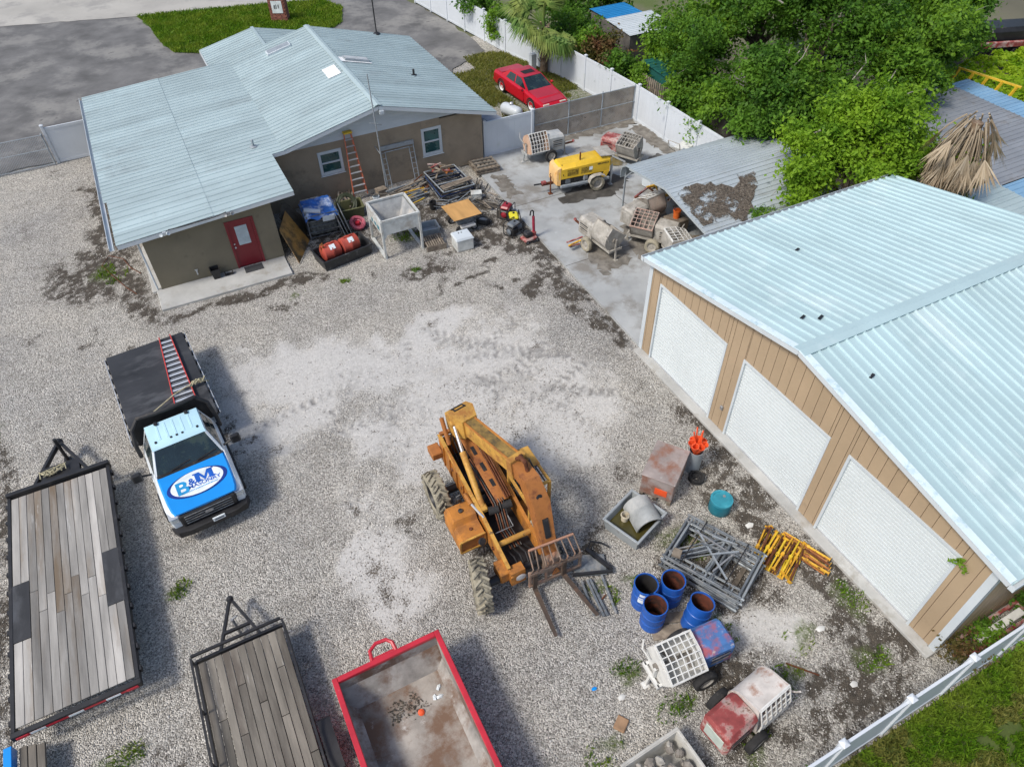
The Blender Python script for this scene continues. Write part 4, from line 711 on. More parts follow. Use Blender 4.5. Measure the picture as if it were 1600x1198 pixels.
def quadplate(p, th, name, mat, par):
    n = (Vector(p[1])-Vector(p[0])).cross(Vector(p[3])-Vector(p[0])).normalized()*th; q = [Vector(v)+n for v in p]; b = MB(); b.add([*p, *q], [(3, 2, 1, 0), (4, 5, 6, 7), (0, 1, 5, 4), (1, 2, 6, 5), (2, 3, 7, 6), (3, 0, 4, 7)]); return b.build(name, mat, par)
ws = quadplate([(2.315, .86, 1.31), (1.955, .655, 1.87), (1.955, -.655, 1.87), (2.315, -.86, 1.31)][::-1], .012, 'windshield', glassm, t)
for s in (1, -1):
    p = [(2.18, s*.925, 1.32), (1.06, s*.94, 1.32), (1.08, s*.735, 1.84), (1.87, s*.735, 1.84)]; quadplate(p if s < 0 else p[::-1], .012, 'side_window', glassm, t)
    MB().box(1.05, 2.28, s*1.0-.008, s*1.0+.012, .6, 1.15, None, .006).build('door', wpaint, t); MB().box(1.15, 1.32, s*1.02-.02, s*1.02+.02, 1.02, 1.06).build('door_handle', black, t)
    b = MB(); b.path([(2.12, s*.97, 1.28), (2.12, s*1.22, 1.36)], .03, 6); b.box(2.06, 2.18, s*1.32-.13, s*1.32+.13, 1.2, 1.52, None, .04); b.build('mirror', black, t)
    b = MB(); b.box(3.38, 3.70, min(s*.72, s*.965), max(s*.72, s*.965), .80, 1.02, None, .04); b.build('headlight', M_('headlight_lens', (.55, .60, .62), .12, .3, .15, 8, bump=0.) if s > 0 else MATS['headlight_lens'], t); MB().box(3.36, 3.715, min(s*.70, s*.975), max(s*.70, s*.975), 1.02, 1.045, None, .01).build('headlight_trim', alu, t)
    b = MB(); b.loft([[(x, s*.96, z), (x, s*1.06, z-.03), (x, s*1.06, z-.10), (x, s*.96, z-.10)][::1 if s > 0 else -1] for x, z in ((2.28, .6), (2.42, .86), (2.62, .96), (2.95, .96), (3.15, .86), (3.28, .62))]); b.build('fender_flare', black, t)
    MB().box(.3, 2.2, min(s*.95, s*1.08), max(s*.95, s*1.08), .42, .5, None, .015).build('running_board', black, t); MB().bar((2.3, s*.885, 1.30), (1.95, s*.69, 1.88), .05, .03).build('windshield_pillar', wpaint, t)
MB().box(2.24, 2.42, -.88, .88, 1.285, 1.315, None, .01).build('cowl', black, t); b = MB()
for yy in (-.5, .2): b.bar((2.34, yy, 1.335), (2.26, yy+.55, 1.40), .025, .02)
b.build('wiper', black, t)
dash = M_('green_dashboard_items', (.12, .32, .06), .6)
gb = MB().box(3.64, 3.76, -.74, .74, .64, 1.075, None, .04).build('grille', black, t)
for zz in (.73, .82, .91, 1.0): MB().box(3.755, 3.775, -.62, .62, zz-.012, zz+.012, None, .004).build('grille_bar', gunm, gb)
MB().prism(ell(.11, .045, 24), 0, .012, Matrix(((0, 0, 1, 3.775), (1, 0, 0, 0), (0, 1, 0, .88), (0, 0, 0, 1)))).build('oval_emblem', steel, gb)
MB().loft([[(3.62, -1.02, .38), (3.62, 1.02, .38), (3.62, 1.02, .64), (3.62, -1.02, .64)], [(3.86, -.9, .40), (3.86, .9, .40), (3.86, .9, .62), (3.86, -.9, .62)], [(3.92, -.6, .42), (3.92, .6, .42), (3.92, .6, .6), (3.92, -.6, .6)]]).build('front_bumper', black, t)
MB().box(3.90, 3.935, -.02, .30, .56, .68, T(0, 0, 0)).build('front_plate', wprint, t); MB().box(3.936, 3.939, .02, .26, .59, .65).build('plate_field', gunm, t)
for x, r_, ys in ((2.78, .40, (-.84, .84)), (-1.75, .40, (-.98, -.70, .70, .98))):
    for yy in ys: wheel(t, x, yy, r_, r_, .26, 0, blackr, alu)
MB().box(-3.7, 3.3, -.42, -.34, .5, .72).build('chassis_rail', black, t); MB().box(-3.7, 3.3, .34, .42, .5, .72).build('chassis_rail', black, t)
deckm = M_('black_steel_deck', (.030, .031, .034), .55, 0., .3, 1.5, (.07, .075, .085), .5, 1.4, (.13, .12, .11), .56, 3., bump=.15, stretch=(1, .35, 1))
bedm = MB().box(-3.80, .52, -1.2, 1.2, .94, 1.05, None, .015).build('bed_deck', deckm, t)
for i in range(5): MB().box(-3.6+.85*i, -3.52+.85*i, -1.18, 1.18, .80, .94).build('bed_crossmember', black, t)
for s in (1, -1):
    MB().box(-3.78, .5, s*1.255-.012, s*1.255+.012, .93, 1.0).build('rub_rail', alu, t)
    for i in range(9): MB().box(-3.7+.5*i, -3.58+.5*i, min(s*1.2, s*1.245), max(s*1.2, s*1.245), .9, 1.04, None, .006).build('stake_pocket', black, t)
    MB().box(-3.78, -3.70, min(s*.7, s*1.1), max(s*.7, s*1.1), .8, .93).build('tail_light', redp, t)
# headache rack
rk = MB().loft([[(.58, -1.06, 1.05), (.66, -1.06, 1.05), (.66, 1.06, 1.05), (.58, 1.06, 1.05)], [(.62, -1.04, 1.75), (.70, -1.04, 1.75), (.70, 1.04, 1.75), (.62, 1.04, 1.75)], [(.66, -.80, 2.05), (.74, -.80, 2.05), (.74, .80, 2.05), (.66, .80, 2.05)]]).build('headache_rack', black, t)
for s in (1, -1): MB().path([(.70, s*.78, 2.06), (.78, s*1.03, 1.80), (1.05, s*1.10, 1.42), (1.12, s*1.10, 1.08)], .06, 8).build('rack_arm', black, t)
MB().path([(.70, -.8, 2.08), (.78, -.4, 2.1), (.80, 0, 2.1), (.78, .4, 2.1), (.70, .8, 2.08)], .06, 8).build('rack_top_tube', black, t)
# on the truck bed
t = thing('extension_ladder', 'red and aluminium ladder lying on the black truck bed', 'ladder', -2.13, 19.5, 1.07, -88)
for s in (1, -1): MB().bar((-1.66, s*.17, .05), (1.9, s*.31, .06), .03, .09, .004).build('rail', M_('red_fibreglass', (.55, .06, .05), .5, 0., .12, 4., bump=.05) if s > 0 else MATS['red_fibreglass'], t)
for i in range(13):
    f = (i+1)/14; w_ = .17+.14*f; MB().box(-1.6+3.45*f-.05, -1.6+3.45*f+.05, -w_, w_, .045, .07, None, .004).build('step', alu, t); MB().bar((-1.49+3.45*f, -w_, .03), (-1.49+3.45*f, w_, .03), .025).build('rung', steel, t)
ropem = M_('tan_rope', (.46, .42, .28), .9, 0., .2, 20., bump=.3)
o = MB().path([(-3.72, 17.35, 1.09), (-3.0, 17.75, 1.12), (-2.3, 18.15, 1.2), (-1.9, 18.32, 1.2), (-1.6, 18.4, 1.14), (-1.36, 18.45, 1.1), (-1.3, 18.5, 1.0)], .022, 6).build('tie_rope', ropem); tag(o, 'tan rope stretched across the ladder on the truck bed', 'rope')
b = MB()
for k_ in range(3): b.path([(-1.75+.15*k_+.09*math.cos(a+k_), 18.34+.03*k_+.07*math.sin(a*1.3+k_), 1.22+.04*math.sin(a*2)) for a in [i*.7 for i in range(14)]], .022, 6)
o = b.build('rope_knot', ropem); tag(o, 'bunched tan rope end tied beside the truck ladder', 'rope')
t = thing('tool_case', 'pale blue tool case lying on truck bed behind the black rack', 'case', -2.3, 17.25, 1.06, -85)
MB().box(-.13, .13, -.42, .45, 0, .16, None, .02).build('lid', rpaint, t); MB().box(-.12, .12, -.41, .44, -.06, .0).build('base', alu, t)
b = MB(); b.path([(-3.05+.1*math.sin(i*1.9)+i*.035, 17.08+.09*math.cos(i*2.3), 1.12+.05*math.sin(i*1.1)**2+.02) for i in range(22)], .022, 6); o = b.build('tangled_cable', rustm); tag(o, 'tangled reddish brown cable behind the truck headache rack', 'cable')
# ---------------------------------------------------------------- deck trailer
t = thing('deck_trailer', 'long flat deck trailer with pale wood planks and black frame', 'trailer', -5.74, 13.2)
XL, XR, YA_, YB_ = -1.24, 1.24, -3.4, 3.4; zd = .80
for i in range(13):
    wd = 2.40/13; x0 = -1.2+wd*i; cut = -.55+1.1*((i*7) % 5)/5-.3
    for a, c_ in ((YA_+.08, cut-.006), (cut+.006, YB_-.08)):
        # left and right boards stop at the dark wheel plates
        spans = [(a, c_)]
        if i <= 1 or i >= 11:
            lo, hi = -1.24, .42; ns = []
            for (p, q) in spans:
                if q <= lo or p >= hi: ns.append((p, q))
                else:
                    if p < lo: ns.append((p, lo))
                    if q > hi: ns.append((hi, q))
            spans = ns
        for (p, q) in spans:
            if q-p > .05: MB().box(x0+.006, x0+wd-.006, p, q, zd-.04+U(-.004, .004), zd+U(-.004, .006), None, .004).build('plank', wood, t)
MB().box(-1.235, -.835, -1.23, .41, zd-.03, zd+.006).build('wheel_plate', deckm, t); MB().box(.835, 1.235, -1.23, .41, zd-.03, zd+.006).build('wheel_plate', deckm, t)
for s in (1, -1):
    MB().box(min(s*1.205, s*1.29), max(s*1.205, s*1.29), YA_, YB_, zd-.16, zd+.015, None, .008).build('side_beam', black, t)
    for i in range(12): MB().box(min(s*1.29, s*1.34), max(s*1.29, s*1.34), -3.2+.57*i, -3.08+.57*i, zd-.14, zd-.01, None, .005).build('stake_pocket', black, t)
MB().box(-1.30, 1.30, YB_-.0, YB_+.12, zd-.16, zd+.10, None, .01).build('front_beam', black, t); MB().box(-1.30, 1.30, YA_-.12, YA_, zd-.16, zd+.012, None, .008).build('rear_beam', black, t); MB().box(-1.2, 1.2, YA_-.125, YA_-.123, zd-.12, zd-.05).build('rear_strip', redp, t)
for xx in (-.95, -.2, .55): MB().box(xx, xx+.3, YA_-.13, YA_-.126, zd-.12, zd-.05).build('reflector', wprint, t)
for xx in (-1.1, 1.1): MB().box(xx-.12, xx+.12, YA_-.14, YA_-.12, zd-.13, zd-.04, None, .01).build('tail_light', redp, t)
for i in range(6): MB().box(-1.2, 1.2, -3.+1.2*i, -2.92+1.2*i, zd-.16, zd-.045).build('crossmember', black, t)
for s in (1, -1):
    MB().bar((s*.78, YB_+.1, .6), (s*.04, 5.15, .58), .09, .14, .01).build('tongue_beam', black, t)
    for yy in (-.85, .0): wheel(t, s*1.0, yy, .37, .37, .22, 90, blackr, steel)
MB().tube((-1.0, -.85, .37), (1.0, -.85, .37), .05).build('axle', black, t); MB().tube((-1.0, 0, .37), (1.0, 0, .37), .05).build('axle', black, t)
MB().box(-.5, .5, 3.7, 4.25, .52, .66, None, .01).build('tongue_tray', black, t); b = MB(); b.tube((0, 4.98, .05), (0, 4.98, .95), .05, n=10); b.cbox(0, 4.98, .04, .2, .2, .03); b.build('jack', black, t); MB().lathe([(.1, -.05), (.12, .05), (.06, .12), (0, .13)], 12, T(0, 5.2, .58)).build('coupler', black, t)
b = MB()
for k_ in range(4): b.path([(-.35+.12*k_+.2*math.sin(i*1.3+k_), 3.98+.14*math.cos(i*1.7+k_*2), .68+.02*k_+.012*(i % 3)) for i in range(10)], .018, 5)
o = b.build('strap_bundle', ropem); o.location = (-5.74, 13.2, 0); tag(o, 'pale webbing straps heaped on the black trailer tongue', 'strap')
t = thing('blue_trailer', 'blue steel railed trailer corner with grey timbers at bottom left', 'trailer', -6.6, 7.6)
MB().box(-.66, -.5, -2.4, 2.05, .35, .62, None, .01).build('side_rail', bpaint, t)
for i in range(3): MB().box(-.42+.17*i, -.27+.17*i, -2.4, 2.0-.05*i, .40, .47, None, .006).build('plank', woodd, t)
MB().box(-.66, .3, -2.0, -1.9, .2, .39).build('crossmember', black, t); wheel(t, -.1, -1.2, .3, .3, .2, 90, blackr, steel)
# ---------------------------------------------------------------- utility trailer
t = thing('utility_trailer', 'small utility trailer with dark weathered planks and black A-frame tongue', 'trailer', -2.32, 7.2)
zd = .62
for i in range(11):
    wd = 1.92/11; x0 = -.96+wd*i; cut = (-.6, .9, -1.4, .4, 1.5)[i % 5]
    for a, c_ in ((-2.5, cut-.008), (cut+.008, 2.42)): MB().box(x0+.007, x0+wd-.007, a, c_, zd-.04, zd+U(-.008, .008), None, .005).build('plank', woodd, t)
for s in (1, -1):
    MB().box(min(s*.98, s*1.04), max(s*.98, s*1.04), -2.5, 2.5, zd-.12, zd+.03, None, .006).build('side_beam', black, t)
    MB().bar((s*1.03, -2.5, zd+.30), (s*1.03, 2.45, zd+.30), .045, .045).build('top_rail', black, t)
    for yy in (-2.4, -1.2, 0, 1.2, 2.42): MB().bar((s*1.03, yy, zd), (s*1.03, yy, zd+.3), .04).build('rail_post', black, t)
    MB().bar((s*.5, 2.45, .52), (s*.03, 3.75, .5), .07, .09, .008).build('tongue_beam', black, t); wheel(t, s*1.22, -.6, .33, .33, .2, 90, blackr, steel)
    b = MB(); b.loft([[(s*1.08, y, z), (s*1.36, y, z), (s*1.36, y, z-.03), (s*1.08, y, z-.03)][::1 if s < 0 else -1] for y, z in ((.05, .42), (-.1, .7), (-.35, .76), (-.95, .76), (-1.2, .7), (-1.35, .42))]); b.build('fender', black, t)
MB().bar((-1.03, 2.5, zd+.28), (1.0, 2.5, zd+.28), .06, .06).build('front_rail', black, t); MB().bar((-1.0, 2.5, zd-.04), (1.0, 2.5, zd-.04), .06, .12).build('front_beam', black, t); MB().bar((-.3, 2.95, .52), (.3, 2.95, .52), .06, .08).build('tongue_brace', black, t)
MB().tube((-1.2, -.6, .33), (1.2, -.6, .33), .04).build('axle', black, t)
b = MB(); b.tube((-.02, 3.05, .02), (-.02, 3.05, .8), .035, n=10); b.bar((-.02, 3.05, .8), (.1, 3.05, .86), .03); b.build('jack', steel, t); MB().lathe([(.07, -.05), (.09, .05), (.05, .12), (0, .13)], 12, T(0, 3.78, .5)).build('coupler', black, t)
# ---------------------------------------------------------------- red dumpster
t = thing('dumpster', 'open red roll-off dumpster with rusty dirty floor at bottom centre', 'dumpster', .56, 5.2)
dinm = M_('scraped_dumpster_steel', (.36, .34, .315), .75, .1, .35, 1.6, (.16, .10, .07), .47, 1.0, (.54, .52, .49), .52, 2.2, bump=.3)
dfl = M_('dirty_dumpster_floor', (.34, .31, .275), .85, .0, .3, 1.3, (.17, .105, .07), .46, .9, (.56, .54, .51), .52, 1.7, bump=.4)
x0, x1, y0, y1, zt = -1.18, 1.2, -2.6, 2.32, 1.2
MB().box(x0+.06, x1-.06, y0, y1-.06, .1, .30).build('floor', dfl, t)
for nm, a in (('side_wall', (x0, x0+.05, y0, y1)), ('side_wall', (x1-.05, x1, y0, y1)), ('end_wall', (x0+.05, x1-.05, y1-.05, y1)), ('end_wall', (x0+.05, x1-.05, y0, y0+.05))):
    MB().box(a[0], a[1], a[2], a[3], .1, zt-.06).build(nm, redp, t)
for a in ((x0+.051, x0+.058, y0+.06, y1-.06), (x1-.058, x1-.051, y0+.06, y1-.06)): MB().box(*a, .16, zt-.06).build('wall_liner', dinm, t)
MB().box(x0+.06, x1-.06, y1-.06, y1-.052, .16, zt-.06).build('wall_liner', dinm, t)
for s, xx in ((1, x0+.058), (-1, x1-.058)):
    b = MB(); b.add([(xx, y0+.06, .29), (xx+s*.2, y0+.06, .29), (xx, y0+.06, .5), (xx, y1-.06, .29), (xx+s*.2, y1-.06, .29), (xx, y1-.06, .5)], [(0, 1, 2), (5, 4, 3), (0, 3, 4, 1), (1, 4, 5, 2), (2, 5, 3, 0)]); b.build('corner_fillet', dinm, t)
b = MB(); b.add([(x0+.06, y1-.06, .29), (x0+.06, y1-.4, .29), (x0+.06, y1-.06, .8), (x1-.06, y1-.06, .29), (x1-.06, y1-.4, .29), (x1-.06, y1-.06, .8)], [(0, 1, 2), (5, 4, 3), (0, 3, 4, 1), (1, 4, 5, 2), (2, 5, 3, 0)]); b.build('corner_fillet', dinm, t)
for a in ((x0-.05, x0+.07, y0, y1+.05), (x1-.07, x1+.05, y0, y1+.05), (x0+.07, x1-.07, y1-.07, y1+.05)): MB().box(*a, zt-.06, zt+.05, None, .012).build('top_rim', redp, t)
for yy in (-1.6, -.6, .4, 1.4): 
    for s, xx in ((-1, x0), (1, x1)): MB().box(min(xx, xx+s*.05), max(xx, xx+s*.05), yy, yy+.1, .1, zt-.06).build('side_rib', redp, t)
hk = MB(); hk.path([(-.32, 2.38, 1.15), (-.29, 2.62, 1.18), (-.12, 2.72, 1.2), (.12, 2.7, 1.2), (.22, 2.6, 1.18), (.24, 2.38, 1.15)], .045, 8); hk.build('hook_loop', redp, t); MB().box(-.3, .24, 2.37, 2.45, .85, 1.18, None, .01).build('hook_plate', redp, t)
for s in (-.5, .5): MB().box(s-.06, s+.06, y0, y1, -.02, .1).build('skid_rail', redp, t)
rubm = M_('dark_debris', (.07, .06, .045), .95, 0., .4, 8., (.16, .13, .10), .5, 6., bump=.5)
scatter_flakes('dumpster_dirt', 'dark dirt and scraps heaped inside the red dumpster', 'dirt', wob([(.2, 6.85), (.9, 6.95), (1.1, 6.5), (.7, 6.3), (.1, 6.45)], .12, .2), lambda x, y:   .31, 160, .03, rubm, .02, 3, thr=.45)
for i, (x, y, lab) in enumerate(((1.38, 6.75, 'white crumpled paper nearest the right wall inside dumpster'), (1.33, 6.55, 'white paper scrap in dumpster beside another white scrap'), (1.22, 6.58, 'small white paper scrap in the dumpster corner'))):
    b = MB(); b.lathe([(0, 0), (.06, .005), (.075, .02), (.03, .05), (0, .045)], 5, T(x-.0, y, .30, U(-20, 20), U(-20, 20), U(0, 90)) @ Matrix.Diagonal((1.3, .7, 1, 1))); tag(b.build('paper_scrap', wprint), lab, 'paper')
b = MB(); b.lathe([(0, 0), (.06, .0), (.075, .03), (.03, .06), (0, .06)], 9, T(.83, 6.42, .31, 20)); tag(b.build('orange_scrap', orcone), 'bright orange plastic scrap on the dumpster floor', 'scrap')
# ---------------------------------------------------------------- mortar mixers
def mixer(label, x, y, rz, hm, dm, gmat, roll=0., grate=True, tow=True, z0=0., wm=None, stand=True, cells=(5, 5), panel=None, name='mortar_mixer', end=None, hshape=.0):
    t = thing(name, label, 'mixer', x, y, z0, rz); zc = .80; r = .43
    D = T(.42, 0, zc, roll)                                   # drum frame, x along its axis
    def U_(rad, top):
        return [(-rad*1.02, top)]+[(rad*math.cos(R(a)), rad*math.sin(R(a))) for a in range(180, 361, 15)]+[(rad*1.02, top)]
    P = U_(r, .36)+U_(r-.02, .36)[::-1]; Mx = D @ Matrix(((0, 0, 1, 0), (1, 0, 0, 0), (0, 1, 0, 0), (0, 0, 0, 1)))
    MB().prism(P, -.44, .46, Mx).build('drum', dm, t)
    for a, c_ in ((-.46, -.42), (.44, .48)): MB().prism(U_(r+.012, .37), a, c_, Mx).build('drum_end', end or dm, t)
    for s in (-1, 1): MB().bar((-.46, s*(r+.01), .37), (.48, s*(r+.01), .37), .04, .035, 0, D).build('drum_rim', gmat, t)
    MB().tube((-.44, 0, 0), (.46, 0, 0), .035, n=8, M=D).build('paddle_shaft', cemd, t)
    for k in range(4): MB().bar((-.3+.2*k, 0, 0), (-.25+.2*k, .3*math.cos(k*1.9), .3*math.sin(k*1.9)), .1, .02, 0, D).build('paddle', cemd, t)
    if grate:
        nx, ny = cells; gg = []
        for i in range(nx+1): MB().bar((-.44+.9*i/nx, -r, .40), (-.44+.9*i/nx, 0, .475), .022, .03, 0, D).build('grate_bar', gmat, t); MB().bar((-.44+.9*i/nx, 0, .475), (-.44+.9*i/nx, r, .40), .022, .03, 0, D).build('grate_bar', gmat, t)
        for j in range(ny+1):
            v = -r+2*r*j/ny; MB().bar((-.45, v, .475-.075*abs(v)/r), (.47, v, .475-.075*abs(v)/r), .022, .022, 0, D).build('grate_bar', gmat, t)
    # engine housing
    hb = MB(); hb.loft([[(xx, -.37*k, .42), (xx, .37*k, .42), (xx, .37*k, 1.04-dz), (xx, .27*k, 1.14-dz), (xx, -.27*k, 1.14-dz), (xx, -.37*k, 1.04-dz)] for xx, k, dz in ((-.92, .86, .10+hshape), (-.86, 1., .04+hshape), (-.12, 1., 0), (-.06, .96, .02))]); hs = hb.build('engine_housing', hm, t)
    for s in (-1, 1):
        for k in range(4): MB().box(-.78, -.3, s*.372-.006, s*.372+.006, .58+.09*k, .62+.09*k).build('louvre', black if k % 2 else cemd, hs)
    MB().box(-.932, -.915, -.24, .24, .52, .92, None, .01).build('front_panel', panel or hm, hs)
    MB().bar((-.9, -.28, .42), (1.0, -.28, .42), .07, .09).build('frame_rail', dm, t); MB().bar((-.9, .28, .42), (1.0, .28, .42), .07, .09).build('frame_rail', dm, t); MB().bar((1.0, -.32, .42), (1.0, .32, .42), .07, .09).build('frame_end', dm, t)
    for s in (-1, 1): MB().box(.92, 1.0, s*.05-.03, s*.05+.03, .42, .85).build('bearing_post', dm, t) if s > 0 else None
    MB().lathe([(0, 0), (.09, 0), (.09, .06), (0, .07)], 12, T(.9, 0, .80, 0, 90)).build('bearing', cemd, t)
    MB().tube((-.1, -.55, .3), (-.1, .55, .3), .035, n=8).build('axle', cemd, t)
    for s in (-1, 1): wheel(t, -.1, s*.55, .3, .3, .18, 0, wm or blackr, cemm, .6)
    if stand: b = MB(); b.bar((1.02, 0, .45), (1.08, 0, .02), .06); b.cbox(1.09, 0, .015, .16, .16, .03); b.build('stand_leg', dm, t)
    if tow:
        MB().bar((-.85, 0, .42), (-1.55, 0, .44), .07, .07).build('tow_bar', rustm, t); b = MB(); b.bar((-1.05, .12, .6), (-1.05, .12, .02), .045); b.cbox(-1.05, .12, .015, .14, .14, .03); b.build('jack', cemm, t); MB().lathe([(.04, -.04), (.07, .0), (.05, .06), (0, .07)], 10, T(-1.58, 0, .46)).build('coupler', redo, t)
    MB().path([(.96, -.2, .8), (1.05, -.42, 1.0), (1.0, -.5, 1.25)], .022, 6).build('dump_handle', dm, t)
    return t
bluered = M_('blue_over_red_flaking_paint', (.06, .16, .38), .7, 0., .25, 3., (.36, .10, .12), .48, 2.2, (.50, .46, .44), .48, 6., bump=.2)
silver = M_('dull_silver_paint', (.40, .42, .42), .6, .1, .15, 3., (.50, .48, .44), .52, 3., bump=.25)
mixer('mortar mixer with white wire grate and chipped blue housing beside the blue barrels', 6.72, 4.66, 176, bluered, whitecr, whitecr, -24, tow=False, cells=(6, 6))
mixer('mortar mixer with faded red housing and rusty white drum near the lower fence', 6.95, 3.12, 8, redo, M_('rusty_white_drum', (.58, .54, .50), .75, 0., .15, 3., (.32, .16, .10), .52, 2.2, (.70, .67, .63), .52, 5., bump=.3), whitecr, 80, tow=False, cells=(6, 5), panel=M_('pale_green_panel', (.48, .54, .48), .6, 0., .1, 4.))
mixer('silver mortar mixer standing in front of the white vinyl gate', 15.72, 27.72, 178, silver, silver, whitecr, -62, tow=True, z0=.06, cells=(6, 5), end=M_('peach_drum_end', (.60, .40, .28), .7, 0., .15, 3., (.45, .40, .35), .55, 3.))
mixer('mortar mixer with red housing and grey drum behind the yellow pump', 18.7, 25.7, -62, redo, cemm, cemm, 18, tow=False, z0=.06, cells=(6, 4), wm=dust_tyre, panel=redp)
mixer('cement-grey mortar mixer without grate in front of the carport', 14.0, 20.1, -84, cemm, cemm, cemd, -38, grate=False, z0=.06, wm=dust_tyre)
mixer('mortar mixer with pinkish square grate at the carport mouth', 16.0, 19.2, 128, cemm, cemm, M_('pinkish_grate', (.46, .31, .25), .8, 0., .2, 5., (.36, .33, .29), .5, 4.), -22, z0=.06, tow=False, cells=(5, 5), wm=dust_tyre, end=cemd)
mixer('mortar mixer with raised white grate under the carport post', 16.35, 20.55, 8, cemm, M_('pink_cement_drum', (.48, .40, .34), .85, 0., .15, 3., (.38, .27, .22), .55, 3.), whitecr, -30, z0=.10, tow=False, cells=(5, 4), wm=dust_tyre, end=cemd)
mixer('mortar mixer half hidden under the garage roof edge', 16.0, 17.55, 75, cemd, cemm, whitecr, 10, z0=.0, tow=False, cells=(5, 4), wm=dust_tyre)
# ---------------------------------------------------------------- yellow pump
t = thing('concrete_pump', 'yellow trailer concrete pump parked on the grey slab', 'pump', 15.85, 24.62, .06, -7)
MB().loft([[(x, -.45, .74), (x, .45, .74), (x, .45, zt-.16), (x, .30, zt), (x, -.30, zt), (x, -.45, zt-.16)] for x, zt in ((-1.22, 1.22), (-1.1, 1.34), (1.15, 1.42), (1.2, 1.40))]).build('hood', yellow, t)
MB().loft([[(x, -w_, z), (x, w_, z), (x, w_, z2), (x, -w_, z2)] for x, w_, z, z2 in ((-1.36, .36, .52, 1.08), (-1.3, .43, .48, 1.2), (-1.14, .455, .45, 1.28))]).build('nose', M_('peach_yellow_paint', (.74, .47, .20), .55, 0., .12, 3., (.62, .30, .06), .55, 3.), t)
MB().box(-1.1, 1.1, -.40, .40, .46, .74, None, .02).build('engine_bay', black, t)
for i in range(4): MB().box(-.9+.42*i, -.66+.42*i, -.44, -.40, .5, .7, None, .02).build('engine_part', (gunm, black, steel, gunm)[i], t)
MB().box(-1.15, 1.2, -.52, -.40, .34, .47, None, .02).build('side_tank', galv, t); MB().box(-1.15, 1.2, .40, .52, .34, .47, None, .02).build('side_tank', galv, t)
MB().box(-1.2, 1.4, -.3, .3, .34, .46).build('frame', black, t)
b = MB(); b.tube((-.15, -.2, 1.38), (-.15, -.2, 1.72), .035, n=10); b.build('exhaust', rustm, t); MB().box(-.02, .02, -.46, -.4, .5, .76).build('hood_strut', galv, t)
MB().bar((-1.05, -.3, 1.36), (-1.02, -.46, .9), .03).build('hood_strap', black, t)
for x in (-.55, .1): MB().box(x-.28, x+.24, -.455, -.452, .84, 1.12).build('side_grille', M_('dark_yellow_grille', (.34, .22, .02), .6, 0., .5, 12.) if x < 0 else MATS['dark_yellow_grille'], t)
marks(t, black, Matrix(((1, 0, 0, .87), (0, 0, -1, -.452), (0, 1, 0, 1.15), (0, 0, 0, 1))), .55, .09, 9, 5)
MB().box(.2, .36, -.458, -.453, .95, 1.1).build('label_plate', wprint, t)
quadplate([(.72, -.42, 1.46), (1.42, -.42, 1.40), (1.42, .42, 1.44), (.72, .42, 1.50)], .03, 'hopper_lid', cemm, t)
MB().loft([[(1.22, -.42, .95), (1.22, .42, .95), (1.22, .42, 1.36), (1.22, -.42, 1.36)], [(1.85, -.40, .80), (1.85, .40, .80), (1.85, .40, .95), (1.85, -.40, .95)]]).build('hopper', M_('crusted_yellow', (.50, .36, .12), .85, 0., .2, 4., CEM, .5, 3.), t)
for s in (-.41, .41): MB().bar((1.3, s, 1.38), (1.95, s, .98), .05, .06).build('hopper_rim', whitecr, t)
for s in (-.38, .38): b = MB(); b.bar((1.32, s, 1.0), (1.32, s, .05), .08); b.cbox(1.32, s, .015, .18, .18, .03); b.build('outrigger', galv, t)
MB().loft([[(.95, -.46, .75), (1.2, -.46, .75), (1.2, -.42, .75), (.95, -.42, .75)], [(.78, -.47, .36), (.98, -.47, .36), (.98, -.43, .36), (.78, -.43, .36)]]).build('side_brace', yellow, t)
for s in (-1, 1):
    wheel(t, .55, s*.62, .34, .34, .22, 0, dust_tyre, cemm, .58); b = MB(); b.loft([[(x, s*.52, z), (x, s*.75, z), (x, s*.75, z+.025), (x, s*.52, z+.025)][::1 if s > 0 else -1] for x, z in ((.12, .45), (.2, .66), (.4, .74), (.72, .74), (.92, .62))]); b.build('fender', cemm, t)
MB().tube((.55, -.6, .34), (.55, .6, .34), .04).build('axle', black, t); MB().bar((-1.2, 0, .42), (-1.85, 0, .42), .1, .1).build('tow_bar', rustm, t); MB().cbox(-1.75, 0, .5, .22, .16, .12, None, .02).build('coupler', redo, t); MB().bar((-1.85, 0, .46), (-2.2, .03, .46), .05).build('hitch_pin', black, t)
b = MB(); b.tube((-1.5, -.18, .02), (-1.5, -.18, .82), .035, n=10); b.cbox(-1.5, -.18, .02, .18, .18, .03); b.path([(-1.5, -.18, .82), (-1.5, -.08, .86), (-1.46, -.05, .92)], .02); b.build('jack', rustm, t)
oil = M_('oil_stain', (.075, .07, .062), .55, 0., .3, 2., (.12, .115, .105), .55, 2., world=True)
sheet('oil_stain', wob([(14.4, 24.0), (15.2, 24.5), (16.9, 24.6), (17.6, 24.9), (18.2, 24.2), (17.4, 23.5), (16.6, 23.2), (15.9, 23.3), (15.2, 23.5), (14.6, 23.4)], .11, .13, 9), .0645, oil); sheet('oil_stain', wob([(17.2, 27.0), (18.3, 26.9), (18.2, 26.4), (17.3, 26.5)], .11, .12, 10), .0645, oil); sheet('oil_stain', wob([(19.8, 25.2), (20.8, 25.4), (20.9, 24.9), (20.0, 24.7)], .1, .12, 12), .0645, oil)
